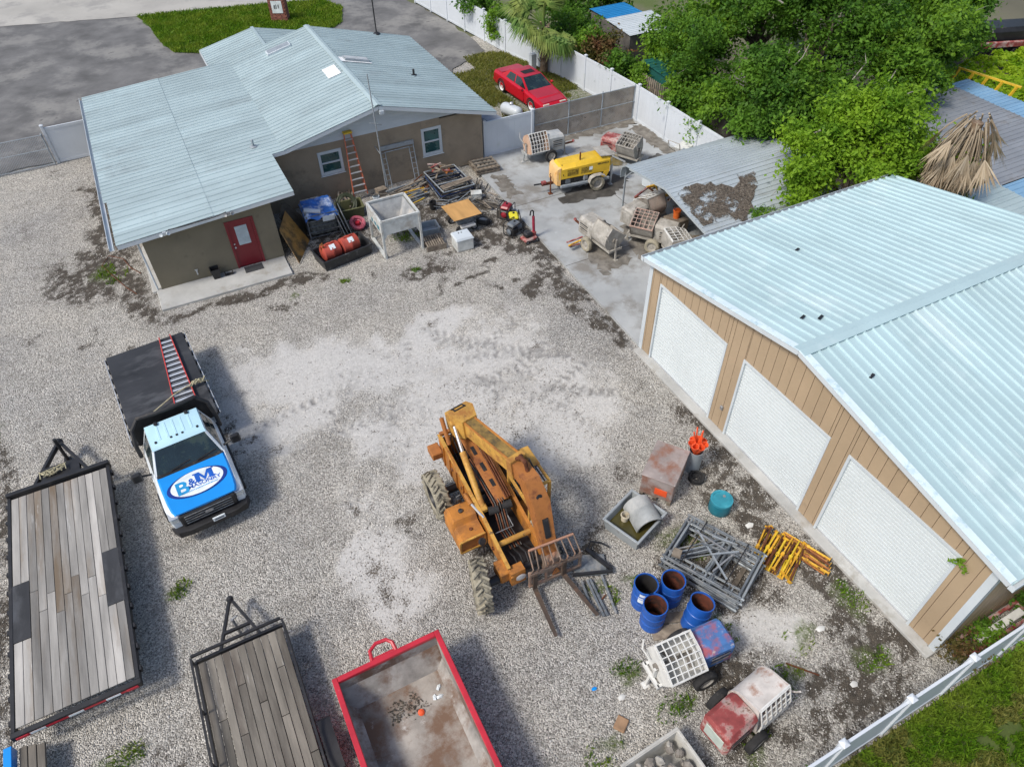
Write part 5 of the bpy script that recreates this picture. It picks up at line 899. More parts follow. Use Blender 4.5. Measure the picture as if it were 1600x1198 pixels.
# ---------------------------------------------------------------- things round the carport
t = thing('flat_trailer', 'rusty yellow flat trailer under the carport near its front post', 'trailer', 18.4, 22.0, .06, -4)
for s in (-.45, .45): MB().bar((-.5, s, .4), (1.6, s, .4), .08, .1).build('side_beam', yelr, t); wheel(t, .5, s*1.25, .22, .22, .15, 0, blackr, steel)
for k in range(4): MB().bar((-.4+.6*k, -.45, .4), (-.4+.6*k, .45, .4), .06).build('crossmember', rustm, t)
MB().bar((-.5, -.4, .4), (-1.35, 0, .36), .07).build('tongue_beam', rustm, t); MB().bar((-.5, .4, .4), (-1.35, 0, .36), .07).build('tongue_beam', redo, t); MB().bar((-.4, -.4, .45), (-.35, .3, .95), .05).build('upright', yelr, t); MB().bar((.4, -.4, .45), (.4, .3, .95), .05).build('upright', orange, t); MB().bar((-.35, .3, .95), (.4, .3, .95), .05).build('top_bar', yelr, t)
def bucket(label, x, y, z, mat, r=.15, h=.36): 
    t = thing('bucket', label, 'bucket', x, y, z); MB().lathe([(0, 0), (r*.85, 0), (r, h), (r+.012, h), (r+.012, h-.03), (r, h-.03)] if False else [(0, 0), (r*.85, 0), (r, h), (r-.01, h), (r*.83, .012), (0, .012)], 18).build('pail', mat, t); MB().lathe([(r, h-.05), (r+.014, h-.05), (r+.014, h-.03), (r, h-.03)], 18, caps=False).build('rim_band', mat, t); MB().path([(r*math.cos(a), 0, h-.04+.14*math.sin(a)) for a in [i*.3927 for i in range(9)]], .004, 4).build('handle', steel, t); return t
stk = MB().box(16.9, 17.7, 19.2, 19.9, .06, .75, None, .02).build('crate_stack', palw); tag(stk, 'brown timber crate standing behind mixers under the carport', 'crate')
bucket('orange bucket on a crate beneath the carport roof edge', 17.3, 19.55, .75, M_('orange_bucket_plastic', (.75, .16, .03), .5))
for i, (x, y, a) in enumerate(((17.0, 17.9, 10), (17.6, 18.3, 60), (17.3, 17.4, -30))):
    o = MB().box(-.5, .5, -.2, .2, 0, .12+.05*i, None, .02).build('lumber_block', palw); o.location = (x, y, .06); o.rotation_euler = (0, 0, R(a)); tag(o, ('short timber block nearest the carport front post', 'short timber block lying askew beneath the carport', 'short timber block against the garage side under carport')[i], 'timber')
t = thing('wheelbarrow', 'white wheelbarrow with raised tube handles against the white fence', 'wheelbarrow', 21.4, 24.5, .06, 20)
MB().loft([[(-.4, -.3, .62), (.4, -.3, .62), (.4, .3, .62), (-.4, .3, .62)], [(-.28, -.2, .34), (.24, -.2, .34), (.24, .2, .34), (-.28, .2, .34)]]).build('tray', whitecr, t)
for s in (-1, 1): MB().path([(.55, s*.06, .25), (-.3, s*.22, .38), (-.8, s*.3, .75), (-.95, s*.3, 1.15)], .02, 6).build('handle', cemm, t); MB().path([(-.25, s*.2, .4), (-.3, s*.22, .02)], .018, 6).build('leg', cemm, t)
MB().path([(-.95, -.3, 1.15), (-.95, .3, 1.15)], .02, 6).build('handle_bar', cemm, t); wheel(t, .58, 0, .2, .2, .1, 0, blackr, steel)
t = thing('white_tank', 'white plastic tank lying at the left edge of the carport', 'tank', 18.9, 23.2, .06, 15); MB().loft([[(x, -.3*k, .05), (x, .3*k, .05), (x, .36*k, .3), (x, .22*k, .5), (x, -.22*k, .5), (x, -.36*k, .3)] for x, k in ((-.6, .7), (-.5, 1.), (.5, 1.), (.6, .7))]).build('shell', whitem, t); MB().lathe([(.07, .5), (.07, .55), (0, .56)], 12, T(.1, 0, 0)).build('cap', black, t)
# ---------------------------------------------------------------- red car
t = thing('coupe', 'red two-door coupe with open sunroof parked on grass by the palm', 'car', 18.35, 34.05, .02, -86)
def cr_(x, wb, z0, zb, wt, zt): return [(x, -wb*.95, z0), (x, -wb, (z0+zb)*.5), (x, -wb*.97, zb), (x, -wt, zt), (x, wt, zt), (x, wb*.97, zb), (x, wb, (z0+zb)*.5), (x, wb*.95, z0)]
MB().loft([cr_(-2.48, .78, .36, .74, .68, .80), cr_(-2.36, .86, .28, .80, .74, .90), cr_(-1.6, .91, .24, .84, .78, .93), cr_(-.4, .92, .22, .82, .80, .90), cr_(1.0, .92, .22, .78, .80, .87), cr_(1.9, .90, .24, .68, .76, .75), cr_(2.38, .84, .28, .58, .70, .63), cr_(2.5, .74, .32, .50, .62, .54)]).build('body', redcar, t)
quadplate([(1.05, -.74, .885), (2.34, -.64, .655), (2.34, .64, .655), (1.05, .74, .885)], .012, 'hood', redcars, t); quadplate([(-2.36, -.66, .905), (-1.72, -.70, .94), (-1.72, .70, .94), (-2.36, .66, .905)], .012, 'boot_lid', redcars, t)
MB().loft([[(1.1, -.78, .84), (-1.75, -.78, .86), (-1.75, .78, .86), (1.1, .78, .84)], [(.22, -.58, 1.29), (-1.0, -.60, 1.30), (-1.0, .60, 1.30), (.22, .58, 1.29)]]).build('cabin', redcar, t)
rf = MB().loft([[(.26, -.58, 1.285), (-1.02, -.60, 1.295), (-1.02, .60, 1.295), (.26, .58, 1.285)], [(.15, -.5, 1.33), (-.9, -.52, 1.34), (-.9, .52, 1.34), (.15, .5, 1.33)]]).build('roof', redcars, t); MB().box(-.42, .02, -.34, .34, 1.335, 1.345, T(0, 0, .0)).build('sunroof', black, rf)
quadplate([(1.03, .72, .88), (.27, .55, 1.275), (.27, -.55, 1.275), (1.03, -.72, .88)][::-1], .012, 'windshield', glassm, t); quadplate([(-1.70, -.68, .90), (-1.05, -.55, 1.285), (-1.05, .55, 1.285), (-1.70, .68, .90)][::-1], .012, 'rear_window', glassm, t)
for s in (1, -1):
    for p in ([(.82, s*.775, .89), (-.22, s*.785, .90), (-.28, s*.622, 1.25), (.18, s*.618, 1.25)], [(-.32, s*.785, .90), (-1.15, s*.785, .905), (-.92, s*.63, 1.24), (-.36, s*.622, 1.25)]): quadplate(p if s < 0 else p[::-1], .012, 'side_window', glassm, t)
    MB().box(-.55, .85, s*.928-.004, s*.928+.004, .32, .80, None, .003).build('door', redcar, t); MB().box(.62, .78, min(s*.9, s*1.02), max(s*.9, s*1.02), .86, .97, None, .03).build('mirror', redcar, t)
    b = MB(); b.box(2.33, 2.47, min(s*.32, s*.70), max(s*.32, s*.70), .52, .62, None, .02); b.build('headlight', M_('pale_headlight', (.62, .58, .50), .2, 0., .1, 6.) if s > 0 else MATS['pale_headlight'], t); MB().box(-2.5, -2.46, min(s*.2, s*.7), max(s*.2, s*.7), .58, .72).build('tail_light', redp, t)
    for xx in (1.55, -1.45):
        wheel(t, xx, s*.82, .32, .32, .22, 0, blackr, M_('white_wheel', (.66, .66, .64), .4) if 'white_wheel' not in MATS else MATS['white_wheel'], .72); MB().lathe([(.35, -.02), (.40, -.02), (.40, .02), (.35, .02)], 20, T(xx, s*.905, .33, 90), 0, 180).build('wheel_arch', black, t)
MB().box(2.36, 2.56, -.78, .78, .26, .42, None, .05).build('front_bumper', redcar, t); MB().box(-2.56, -2.4, -.8, .8, .28, .48, None, .05).build('rear_bumper', redcar, t)
t = thing('propane_tank', 'white horizontal gas tank on the ground beside the house and red coupe', 'tank', 16.35, 32.3, 0, -70); MB().lathe([(0, -.68), (.16, -.65), (.26, -.56), (.30, -.44), (.30, .44), (.26, .56), (.16, .65), (0, .68)], 20, T(0, 0, .42, 0, 90)).build('shell', whitem, t)
for x in (-.35, .35): MB().box(x-.05, x+.05, -.22, .22, 0, .2).build('foot', cemd, t)
MB().lathe([(.1, 0), (.1, .1), (.07, .14), (0, .15)], 12, T(0, 0, .70)).build('valve_cover', alu, t)
t = thing('tarped_trailer', 'grey tarped low trailer tucked beside the house wall', 'trailer', 14.9, 31.7, 0, -80); MB().box(-1.2, 1.2, -.5, .5, .35, .5, None, .04).build('deck', gunm, t); wheel(t, .5, -.55, .3, .3, .2, 0, blackr, black); wheel(t, .5, .55, .3, .3, .2, 0, blackr, black); MB().box(-1.1, 1.0, -.45, .45, .5, .62, None, .06).build('tarp', M_('grey_blue_tarp', (.22, .25, .30), .6, 0., .2, 3., bump=.3), t); MB().bar((1.2, 0, .42), (1.9, 0, .4), .08).build('tongue_beam', black, t)
b = MB(); b.box(-.16, .16, -.16, .16, 0, .95, None, .01); o = b.build('utility_pedestal', whitem); o.location = (20.3, 37.3, 0); tag(o, 'white utility pedestal beside the palm trunk and fence', 'pedestal')
# ---------------------------------------------------------------- porch
o = MB().box(1.05, 1.75, 25.0, 25.42, .087, .10, None, .004).build('doormat', M_('dark_mat', (.05, .052, .055), .9, 0., .3, 20.)); tag(o, 'dark doormat in front of the red door', 'doormat')
o = MB().loft([[(-.12, -.12, 0), (.12, -.12, 0), (.12, .12, 0), (-.12, .12, 0)], [(-.17, -.17, .42), (.17, -.17, .42), (.17, .17, .42), (-.17, .17, .42)], [(-.15, -.15, .42), (.15, -.15, .42), (.15, .15, .42), (-.15, .15, .42)], [(-.105, -.105, .02), (.105, -.105, .02), (.105, .105, .02), (-.105, .105, .02)]]).build('waste_bin', black); o.location = (0.0, 25.28, .086); tag(o, 'small black waste bin on the porch left of the door', 'bin')
t = thing('boot_scraper', 'small black boot scraper on the porch beside the bin', 'boot scraper', .46, 25.25, .086); MB().box(-.16, .16, -.08, .08, 0, .03, None, .01).build('base', black, t)
for s in (-.14, .14): MB().box(s-.02, s+.02, -.08, .08, .03, .13, None, .01).build('brush', blackr, t)
o = MB().path([(-2.9, 25.7, .05), (-3.2, 26.3, .05), (-3.6, 27.4, .05), (-3.9, 28.3, .05), (-3.6, 28.9, .05), (-3.1, 28.4, .05), (-2.9, 27.6, .05), (-2.6, 27.0, .06)], .016, 6).build('garden_hose', rustm); tag(o, 'thin brown hose looped on the ground left of the house', 'hose')
# ---------------------------------------------------------------- clutter along the house wall
fibre = M_('orange_fibreglass', (.60, .16, .08), .5, 0., .12, 3., (.42, .12, .07), .55, 3.)
t = thing('stepladder', 'tall orange stepladder with yellow cap leaning on the gable wall', 'ladder', 6.83, 28.35, .2)
for s in (-1, 1): MB().bar((s*.31, -.05, 0), (s*.15, .42, 2.68), .035, .08, .004).build('rail', fibre, t); MB().bar((s*.28, .12, 0), (s*.14, .46, 2.62), .03, .05).build('rear_rail', fibre, t)
for i in range(9): f = (i+.6)/9.6; w_ = .31-.16*f; MB().box(-w_, w_, -.05+.47*f-.06, -.05+.47*f+.04, 2.68*f-.012, 2.68*f+.015, None, .004).build('step', alu, t)
MB().box(-.19, .19, .28, .52, 2.66, 2.74, None, .02).build('cap', yellow, t)
t = thing('walkthrough_frame', 'grey walk-through scaffold frame leaning on the gable wall', 'scaffold', 8.9, 28.45, .1)
for s in (-1, 1):
    for d in (0, .2): MB().path([(s*(.76-d), -.05, 0), (s*(.76-d), .36, 1.75-(.22 if d else 0))], .022, 8).build('upright', galv, t)
    for i in range(7): f = (i+.5)/7.5; MB().bar((s*.76, -.05+.41*f, 1.75*f), (s*.56, -.05+.41*f, 1.75*f), .022).build('rung', galv, t)
MB().box(-.79, .79, .30, .40, 1.62, 1.8, None, .01).build('header', galv, t); MB().path([(-.56, .31, 1.53), (.56, .31, 1.53)], .022, 8).build('crossbar', galv, t)
# white hopper stand
hpm = M_('white_crusted_steel', (.55, .57, .55), .75, 0., .15, 3., (.38, .36, .32), .5, 2.2, (.26, .17, .11), .54, 5., bump=.3)
t = thing('mortar_hopper', 'white square mortar hopper standing on four legs by the house', 'hopper', 7.0, 24.25)
hw, hd, hh = .78, .80, 1.68
for sx in (-1, 1):
    for sy in (-1, 1): MB().bar((sx*hw, sy*hd, 0), (sx*hw, sy*hd, hh), .09, .09, .008).build('leg', hpm, t)
for sx in (-1, 1): MB().bar((sx*hw, -hd, .06), (sx*hw, hd, .06), .14, .05).build('base_runner', hpm, t)
for a, c_ in (((-hw, -hd), (hw, -hd)), ((hw, -hd), (hw, hd)), ((hw, hd), (-hw, hd)), ((-hw, hd), (-hw, -hd))):
    MB().bar((*a, hh-.02), (*c_, hh-.02), .07, .09).build('top_rim', hpm, t); d = Vector((c_[0]-a[0], c_[1]-a[1], 0)); n_ = Vector((d.y, -d.x, 0)).normalized()*.0
    b = MB(); A_, B_ = Vector((*a, 0)), Vector((*c_, 0)); e = d.normalized()*.09; nn = Vector((d.y, -d.x, 0)).normalized()*.018
    ol = [A_+Vector((0, 0, hh-.05)), B_+Vector((0, 0, hh-.05)), B_+Vector((0, 0, hh-.95)), B_-e*2+Vector((0, 0, hh-.62)), A_+e*2+Vector((0, 0, hh-.62)), A_+Vector((0, 0, hh-.95))]
    b.add([p-nn for p in ol]+[p+nn for p in ol], [(5, 4, 3, 2, 1, 0), (6, 7, 8, 9, 10, 11)]+[(i, (i+1) % 6, 6+(i+1) % 6, 6+i) for i in range(6)]); b.build('skirt_panel', hpm, t)
top = [(-.7, -.72), (.7, -.72), (.7, .72), (-.7, .72)]; bot = [(-.16, -.16), (.16, -.16), (.16, .16), (-.16, .16)]
for i in range(4): j = (i+1) % 4; quadplate([(*top[i], hh-.06), (*top[j], hh-.06), (*bot[j], .72), (*bot[i], .72)], .02, 'funnel_plate', M_('grey_inside_steel', (.34, .35, .35), .7, .1, .2, 3., (.48, .46, .42), .5, 2.) if i == 0 else MATS['grey_inside_steel'], t)
marks(t, teal, Matrix(((0, 0, -1, -hw-.019), (-1, 0, 0, -.1), (0, 1, 0, 1.22), (0, 0, 0, 1))), 1.0, .22, 3, 8)
# black tub with red tanks
tubm = M_('black_plastic_tub', (.025, .027, .03), .5, 0., .3, 3., (.16, .16, .16), .56, 2.5, bump=.15)
t = thing('plastic_tub', 'long black plastic tub holding red tanks in front of the house', 'tub', 4.76, 24.42, 0, 10)
def tub(t, L, W, Hh, mat, wall=.04, flare=.06, name='tub_shell'):
    P = lambda l, w_, z: [(-l, -w_, z), (l, -w_, z), (l, w_, z), (-l, w_, z)]
    MB().loft([P(L-flare, W-flare, 0), P(L, W, Hh), P(L-wall, W-wall, Hh), P(L-flare-wall, W-flare-wall, .04)]).build(name, mat, t)
    for a in ((-L-.03, L+.03, -W-.03, -W+.03), (-L-.03, L+.03, W-.03, W+.03), (-L-.03, -L+.03, -W+.03, W-.03), (L-.03, L+.03, -W+.03, W-.03)): MB().box(*a, Hh-.03, Hh+.015, None, .01).build('rim', mat, t)
tub(t, 1.05, .56, .46, tubm)
rtm = M_('red_oxide_tank', (.42, .07, .045), .5, 0., .15, 2.5, (.30, .05, .035), .55, 2., (.55, .33, .26), .6, 6.)
for i, (x, lab) in enumerate(((-.46, 'red steel tank on the left side of the black tub'), (.34, 'red steel tank on the right side of the black tub'))):
    A = T(4.76, 24.42, 0, 0, 0, 10) @ T(x, .02, .47, 0, 0, 2); p = A.translation; t = thing('red_tank', lab, 'tank', p.x, p.y, p.z, 12)
    MB().lathe([(0, -.38), (.24, -.37), (.31, -.33), (.32, -.05), (.335, -.03), (.335, .03), (.32, .05), (.31, .33), (.24, .37), (0, .38)], 22, T(0, 0, 0, 0, 90)).build('shell', rtm, t); MB().box(-.1, .13, -.2, -.0, .0, .006, T(0, -.19, .27, 45) @ T(0, .1, 0)).build('label_plate', wprint, t); MB().bar((-.2, 0, .34), (.2, .02, .34), .06, .03, .006).build('handle', rtm, t); MB().lathe([(.045, 0), (.045, .06), (0, .065)], 10, T(.1, .08, .30)).build('filler_cap', black, t)
b = MB(); b.path([(3.95, 24.3, .55), (3.9, 24.25, .85), (4.0, 24.2, 1.0), (4.05, 24.22, .75), (4.0, 24.15, .6)], .022, 6); b.path([(3.98, 24.28, .5), (4.02, 24.18, .9), (3.9, 24.2, .95)], .02, 6); tag(b.build('pump_hose', rustor), 'orange hose and fittings at the left end of red tanks', 'hose')
# boards against the porch wing
o = quadplate([(3.05, 24.75, .03), (3.85, 26.15, .03), (3.28, 26.75, 1.25), (2.74, 25.55, 1.2)], .025, 'plywood_board', M_('wet_plywood', (.42, .22, .055), .32, 0., .2, 3., (.10, .07, .035), .46, 1.4, bump=.15), None); tag(o, 'glossy orange plywood board leaning on the porch wing wall', 'board')
for i in range(3): o = quadplate([(3.55+.13*i, 25.95+.28*i, .03), (4.05+.1*i, 27.0+.2*i, .03), (3.3+.1*i, 27.4+.2*i, 1.25-.1*i), (2.95+.1*i, 26.4+.28*i, 1.25-.1*i)], .025, 'dark_board', M_('dark_wet_board', (.075, .062, .045), .6, 0., .3, 4.) if i == 0 else MATS['dark_wet_board'], None); tag(o, ('dark wet board right behind the orange plywood board', 'dark wet board second behind the orange plywood', 'dark wet board nearest the blue tarped crate')[i], 'board')
# tarped crate
bluetarp = M_('blue_white_tarp', (.03, .14, .48), .4, 0., .2, 2., (.55, .62, .72), .50, 1.8, bump=.4, bs=12)
t = thing('cage_crate', 'wire cage crate topped with a crumpled blue tarp beside the house', 'crate', 4.6, 26.7, 0, -3)
for sx in (-1, 1):
    for sy in (-1, 1): MB().bar((sx*.62, sy*.6, .05), (sx*.62, sy*.6, 1.1), .05).build('corner_post', gunm, t)
for zz in (.12, .35, .6, .85, 1.08):
    for s in (-1, 1): MB().bar((-.62, s*.6, zz), (.62, s*.6, zz), .03).build('side_rail', gunm, t); MB().bar((s*.62, -.6, zz), (s*.62, .6, zz), .03).build('side_rail', gunm, t)
MB().box(-.55, .55, -.52, .52, .15, .8, None, .03).build('contents', M_('dim_scrap', (.12, .13, .12), .8, 0., .5, 7., (.30, .32, .32), .55, 6.), t)
n = 12; vs = [(-.68+1.36*i/n, -.66+1.32*j/n, 1.14+.07*math.sin(i*1.1+j*.6)*math.cos(j*.9)+U(-.02, .02)-(.16 if j in (0,) else 0)-(.10 if i in (0, n) else 0)) for i in range(n+1) for j in range(n+1)]; b = MB(); b.add(vs+[(x, y, z-.015) for x, y, z in vs], [(i*(n+1)+j, (i+1)*(n+1)+j, (i+1)*(n+1)+j+1, i*(n+1)+j+1) for i in range(n) for j in range(n)]+[tuple(k+(n+1)**2 for k in ((i*(n+1)+j), i*(n+1)+j+1, (i+1)*(n+1)+j+1, (i+1)*(n+1)+j)) for i in range(n) for j in range(n)]); b.build('tarp', bluetarp, t)
MB().tube((-.6, -.3, 1.25), (.0, -.55, 1.18), .09, n=12).build('rolled_sheet', M_('pale_roll', (.50, .55, .62), .6), t); MB().box(.0, .5, -.66, -.62, .75, 1.0, None, .02).build('white_bag', wprint, t)
for i, (x, lab) in enumerate(((5.25, 'dark leaning panel nearest the tarped cage crate'), (5.38, 'dark leaning panel in the middle beside the cage crate'), (5.52, 'dark leaning panel nearest the red hose coil'))): o = quadplate([(x, 25.35+.1*i, .03), (x+.1, 26.4, .03), (x-.12, 26.75, 1.0), (x-.2, 25.8, 1.0)], .03, 'leaning_sheet', gunm, None); tag(o, lab, 'panel')
def coil(t, R0, r, n, mat, Mx, name='coil', jit=.02):
    for k in range(n):
        rr = R0-r*1.5*(k % 3); MB().path([(rr*math.cos(a)*(1+U(-jit, jit)), rr*math.sin(a)*(1+U(-jit, jit)), r*2*(k//3)+U(0, r)) for a in [i*math.pi/9 for i in range(18)]], r, 6, Mx, closed=True).build(name, mat, t)
t = thing('olive_trough', 'olive green metal trough with a dark coiled hose at the house wall', 'trough', 6.0, 27.25, 0, -4); tub(t, .55, .4, .5, M_('olive_paint', (.13, .135, .06), .6, 0., .2, 3., (.07, .07, .04), .55, 3.), name='trough_shell'); coil(t, .42, .035, 6, M_('dark_green_hose', (.05, .06, .03), .6), T(-.1, .05, .55, 55, 0, 10), 'hose_loop')
t = thing('hose_coil', 'coil of pink and red hose lying in front of the olive trough', 'hose', 5.95, 26.15, .1); coil(t, .3, .04, 5, M_('pink_red_hose', (.46, .10, .14), .5, 0., .25, 4., (.10, .35, .12), .62, 2.5), T(0, 0, .1, 25, 10, 0), 'hose_loop'); MB().lathe([(0, -.1), (.1, -.1), (.12, .0), (.1, .1), (0, .1)], 10, T(0, 0, .08)).build('fitting', redp, t)
# crates, boxes, table
t = thing('slatted_crate', 'weathered slatted crate lying on the gravel beside the hopper', 'crate', 8.25, 23.45, .02, -6)
for i in range(8): MB().box(-.36+.095*i, -.30+.095*i, -.42, .40, .22, .245, None, .003).build('slat', palw, t)
for s in (-.4, 0, .36): MB().box(-.38, .42, s-.03, s+.03, .0, .22).build('runner', palw, t)
t = thing('metal_tray', 'bluish grey metal tray behind the slatted crate', 'tray', 8.45, 24.45, .02, -6); tub(t, .4, .32, .28, galv, .03, .03, 'tray_shell')
t = thing('white_box', 'white metal box with grimy sides in front of the plywood table', 'box', 9.25, 22.78, 0, -2); MB().box(-.36, .36, -.32, .32, 0, .52, None, .03).build('case', hpm, t); MB().loft([[(-.38, -.34, .52), (.38, -.34, .52), (.38, .34, .52), (-.38, .34, .52)], [(-.33, -.29, .60), (.33, -.29, .60), (.33, .29, .60), (-.33, .29, .60)]]).build('lid', whitem, t); 
for x in (-.1, 0.02): MB().box(x-.025, x+.025, .1, .16, .6, .606).build('vent_hole', black, t)
t = thing('plywood_table', 'square plywood sheet resting on a small wheeled cart', 'table', 9.85, 24.15, 0, 1); MB().box(-.62, .62, -.65, .65, .78, .80, None, .003).build('top', ply, t); MB().box(-.35, .4, -.4, .4, .35, .77, None, .04).build('cart_body', gunm, t); MB().box(-.3, .35, -.62, -.42, .28, .38, None, .02).build('cart_shelf', whitecr, t)
for x in (-.3, .35):
    for y in (-.42, .42): wheel(t, x, y, .17, .17, .1, 0, blackr, steel)
# frames pile by the wall
t = thing('frame_pile', 'pile of black steel frames heaped against the house wall', 'frames', 10.6, 27.3, 0, 3)
for k in range(6):
    m_ = T(U(-.08, .08), U(-.08, .08), .08+.09*k, U(-3, 3), U(-3, 3), U(-6, 6)); mt = (black, gunm, black, M_('navy_frame_paint', (.03, .06, .16), .5) if 'navy_frame_paint' not in MATS else MATS['navy_frame_paint'], black, galv)[k]
    b = MB()
    for a, c_ in (((-.75, -1, 0), (.75, -1, 0)), ((-.75, 1, 0), (.75, 1, 0)), ((-.75, -1, 0), (-.75, 1, 0)), ((.75, -1, 0), (.75, 1, 0)), ((-.75, -.3, 0), (.75, -.3, 0)), ((-.75, .35, 0), (.75, .35, 0))): b.tube(a, c_, .028, n=6, M=m_)
    b.build('frame', mt, t)
for k in range(3): MB().bar((-.7, -.95+.12*k, .62), (.8, -.8+.1*k, .64), .09, .04).build('timber', palw, t)
def sticks(name, label, cat, cx, cy, z, n, L, spread, rad, mats, ang=None, zs=.15, par=None, sq=True):
    t = thing(name, label, cat, cx, cy, z)
    for i in range(n):
        a = U(0, 360) if ang is None else ang+U(-12, 12); l = L*U(.6, 1.1); x, y, zz = U(-spread, spread), U(-spread, spread), U(0, zs); d = Vector((math.cos(R(a)), math.sin(R(a)), U(-.15, .15)))*l/2; p = Vector((x, y, zz+rad+.02+abs(d.z)))
        m = mats[i % len(mats)]
        (MB().bar(p-d, p+d, rad*2, rad*1.3) if sq else MB().tube(p-d, p+d, rad, n=6)).build('stick' if sq else 'pole', m, t)
    return t
sticks('brick_and_stick_heap', 'heap of broken red bricks and sticks on top of the frames', 'rubble', 10.45, 27.75, .55, 16, .55, .32, .035, [rustor, palw, redo, palw], None, .35)
sticks('yellow_pole_pile', 'loose pile of yellow scaffold poles along the house wall', 'poles', 8.7, 26.75, .05, 12, 1.7, .5, .022, [yellow, yelr, galv], 10, .4, sq=False)
sticks('scrap_timber_pile', 'grey scrap timber and pipes beneath the leaning scaffold frame', 'timber', 8.3, 27.9, .03, 14, 1.6, .7, .03, [palw, galv, woodd], 5, .25)
sticks('pipe_scrap', 'thin grey pipes crossed on the dirt beside the black frames', 'pipes', 9.7, 25.9, .03, 7, 1.1, .5, .015, [galv, gunm], -25, .12, sq=False)
sticks('wall_scrap', 'dim scrap boards between the cage crate and stepladder', 'timber', 6.1, 28.3, .03, 8, 1.0, .5, .035, [palw, woodd], 80, .3)
b = thing('grey_block', 'pale concrete block stack against the wall behind the cage crate', 'blocks', 4.6, 28.35, 0)
for i in range(2):
    for k in range(3): MB().box(-.4+.42*i, -.01+.42*i, -.1, .1, .2*k, .19+.2*k, None, .01).build('block', patiom, b)
t = thing('pallet_stack', 'stack of two grey wooden pallets at the slab corner', 'pallets', 12.75, 28.05, .06, -4)
for k in range(2):
    z = .15*k
    for s in (-.5, 0, .45): MB().box(-.58, .6, s, s+.06, z+.02, z+.11).build('stringer', palw, t)
    for i in range(6): MB().box(-.58+.205*i, -.46+.205*i, -.52, .53, z+.11, z+.13, T(0, 0, 0, 0, 0, U(-1.5, 1.5))).build('deck_board', palw, t)
for i in range(3): MB().box(-.5, .45, -.35+.3*i, -.25+.3*i, .29, .35, T(0, 0, 0, 0, 0, U(-8, 8))).build('loose_timber', woodd, t)
# small machines at the slab edge
def engine(label, x, y, rz, bm, tm, cat='generator', name='generator', tank=True, z=0.):
    t = thing(name, label, cat, x, y, z, rz)
    for s in (-1, 1): MB().path([(-.34, s*.25, .05), (-.34, s*.25, .5), (-.28, s*.25, .56), (.28, s*.25, .56), (.34, s*.25, .5), (.34, s*.25, .05)], .02, 6).build('frame_tube', black, t)
    for xx in (-.34, .34): MB().path([(xx, -.25, .06), (xx, .25, .06)], .02, 6).build('frame_tube', black, t)
    MB().box(-.26, .1, -.2, .2, .08, .36, None, .04).build('engine_block', bm, t); MB().lathe([(0, -.16), (.15, -.15), (.16, 0), (.15, .15), (0, .16)], 16, T(.2, 0, .24, 0, 90)).build('alternator', gunm, t); MB().lathe([(0, 0), (.12, 0), (.13, .04), (.05, .08), (0, .08)], 14, T(-.27, 0, .22, 0, -90)).build('recoil_starter', tm, t)
    if tank: MB().box(-.26, .24, -.2, .2, .4, .56, None, .06).build('fuel_tank', tm, t); MB().lathe([(.045, 0), (.045, .04), (0, .045)], 12, T(.05, 0, .56)).build('filler_cap', black, t)
    return t
engine('red engine powered machine at the slab edge behind the yellow generator', 11.85, 24.0, 40, black, M_('dark_red_paint', (.28, .02, .03), .4), 'engine', 'engine')
g_ = engine('yellow and black generator at the slab edge', 11.78, 23.2, 70, black, M_('lime_yellow_paint', (.68, .60, .03), .4)); MB().box(-.15, .15, -.205, -.2, .4, .52).build('control_panel', black, g_)
engine('black engine on a low frame next to the red floor saw', 11.5, 22.65, 20, black, gunm, 'engine', 'engine')
t = thing('floor_saw', 'red floor machine with upright red handle at the slab edge', 'saw', 11.85, 21.95, .0, 8)
MB().box(-.34, .26, -.24, .2, .06, .2, None, .04).build('deck', redo, t); MB().box(-.25, .1, -.15, .12, .2, .42, None, .05).build('motor', black, t); MB().bar((.22, -.02, .1), (.2, .0, 1.05), .09, .11, .02).build('handle_post', M_('dark_red_post', (.33, .02, .05), .4), t); MB().path([(.2, 0, 1.05), (.2, 0, 1.25), (.14, 0, 1.32), (.06, 0, 1.3), (.03, 0, 1.12)], .028, 8).build('handle_grip', black, t); MB().cbox(.22, 0, .22, .16, .2, .26, None, .03).build('post_base', redo, t)
for x in (-.25, .2):
    for y in (-.24, .22): wheel(t, x, y, .08, .08, .05, 0, blackr, steel)
# ---------------------------------------------------------------- clutter near the garage
t = thing('steel_box', 'large rusty grey steel box beside the orange cones', 'box', 9.35, 9.28, 0, 36)
rbx = M_('rust_stained_grey_steel', (.34, .29, .27), .65, .1, .2, 2., (.26, .13, .09), .48, 1.6, (.46, .52, .48), .55, 3., bump=.2); MB().box(-.66, .66, -.46, .46, .14, .9, None, .02).build('case', rbx, t); MB().box(-.69, .68, -.48, .48, .9, .94, None, .01).build('lid', rbx, t)
for s in (-.4, 0, .4): MB().box(-.68, .66, s-.05, s+.05, 0, .14).build('skid', palw, t)
MB().box(-.672, -.662, -.3, .05, .3, .55).build('orange_paint_mark', orcone, t)
t = thing('pipe_bin', 'grey tube bin stuffed with bright orange cones beside the steel box', 'cones', 10.42, 9.3); MB().lathe([(0, 0), (.2, 0), (.21, .85), (.19, .85), (.18, .02), (0, .02)], 20).build('bin', galv, t)
for k in range(7):
    a = k*.9; d = Vector((math.cos(a)*.16, math.sin(a)*.16, 0)); MB().lathe([(.03, -.35), (.10, .12), (.105, .14), (.09, .14), (.03, -.3)], 12, T(d.x*.9, d.y*.9, 1.05, math.cos(a+1.57)*18, math.sin(a+1.57)*18)).build('cone', orcone, t)
for k in range(5): MB().tube((U(-.08, .08), U(-.08, .08), .6), (U(-.2, .2), U(-.1, .25), 1.55+U(-.1, .15)), .022, n=6).build('marker_stake', orcone, t)
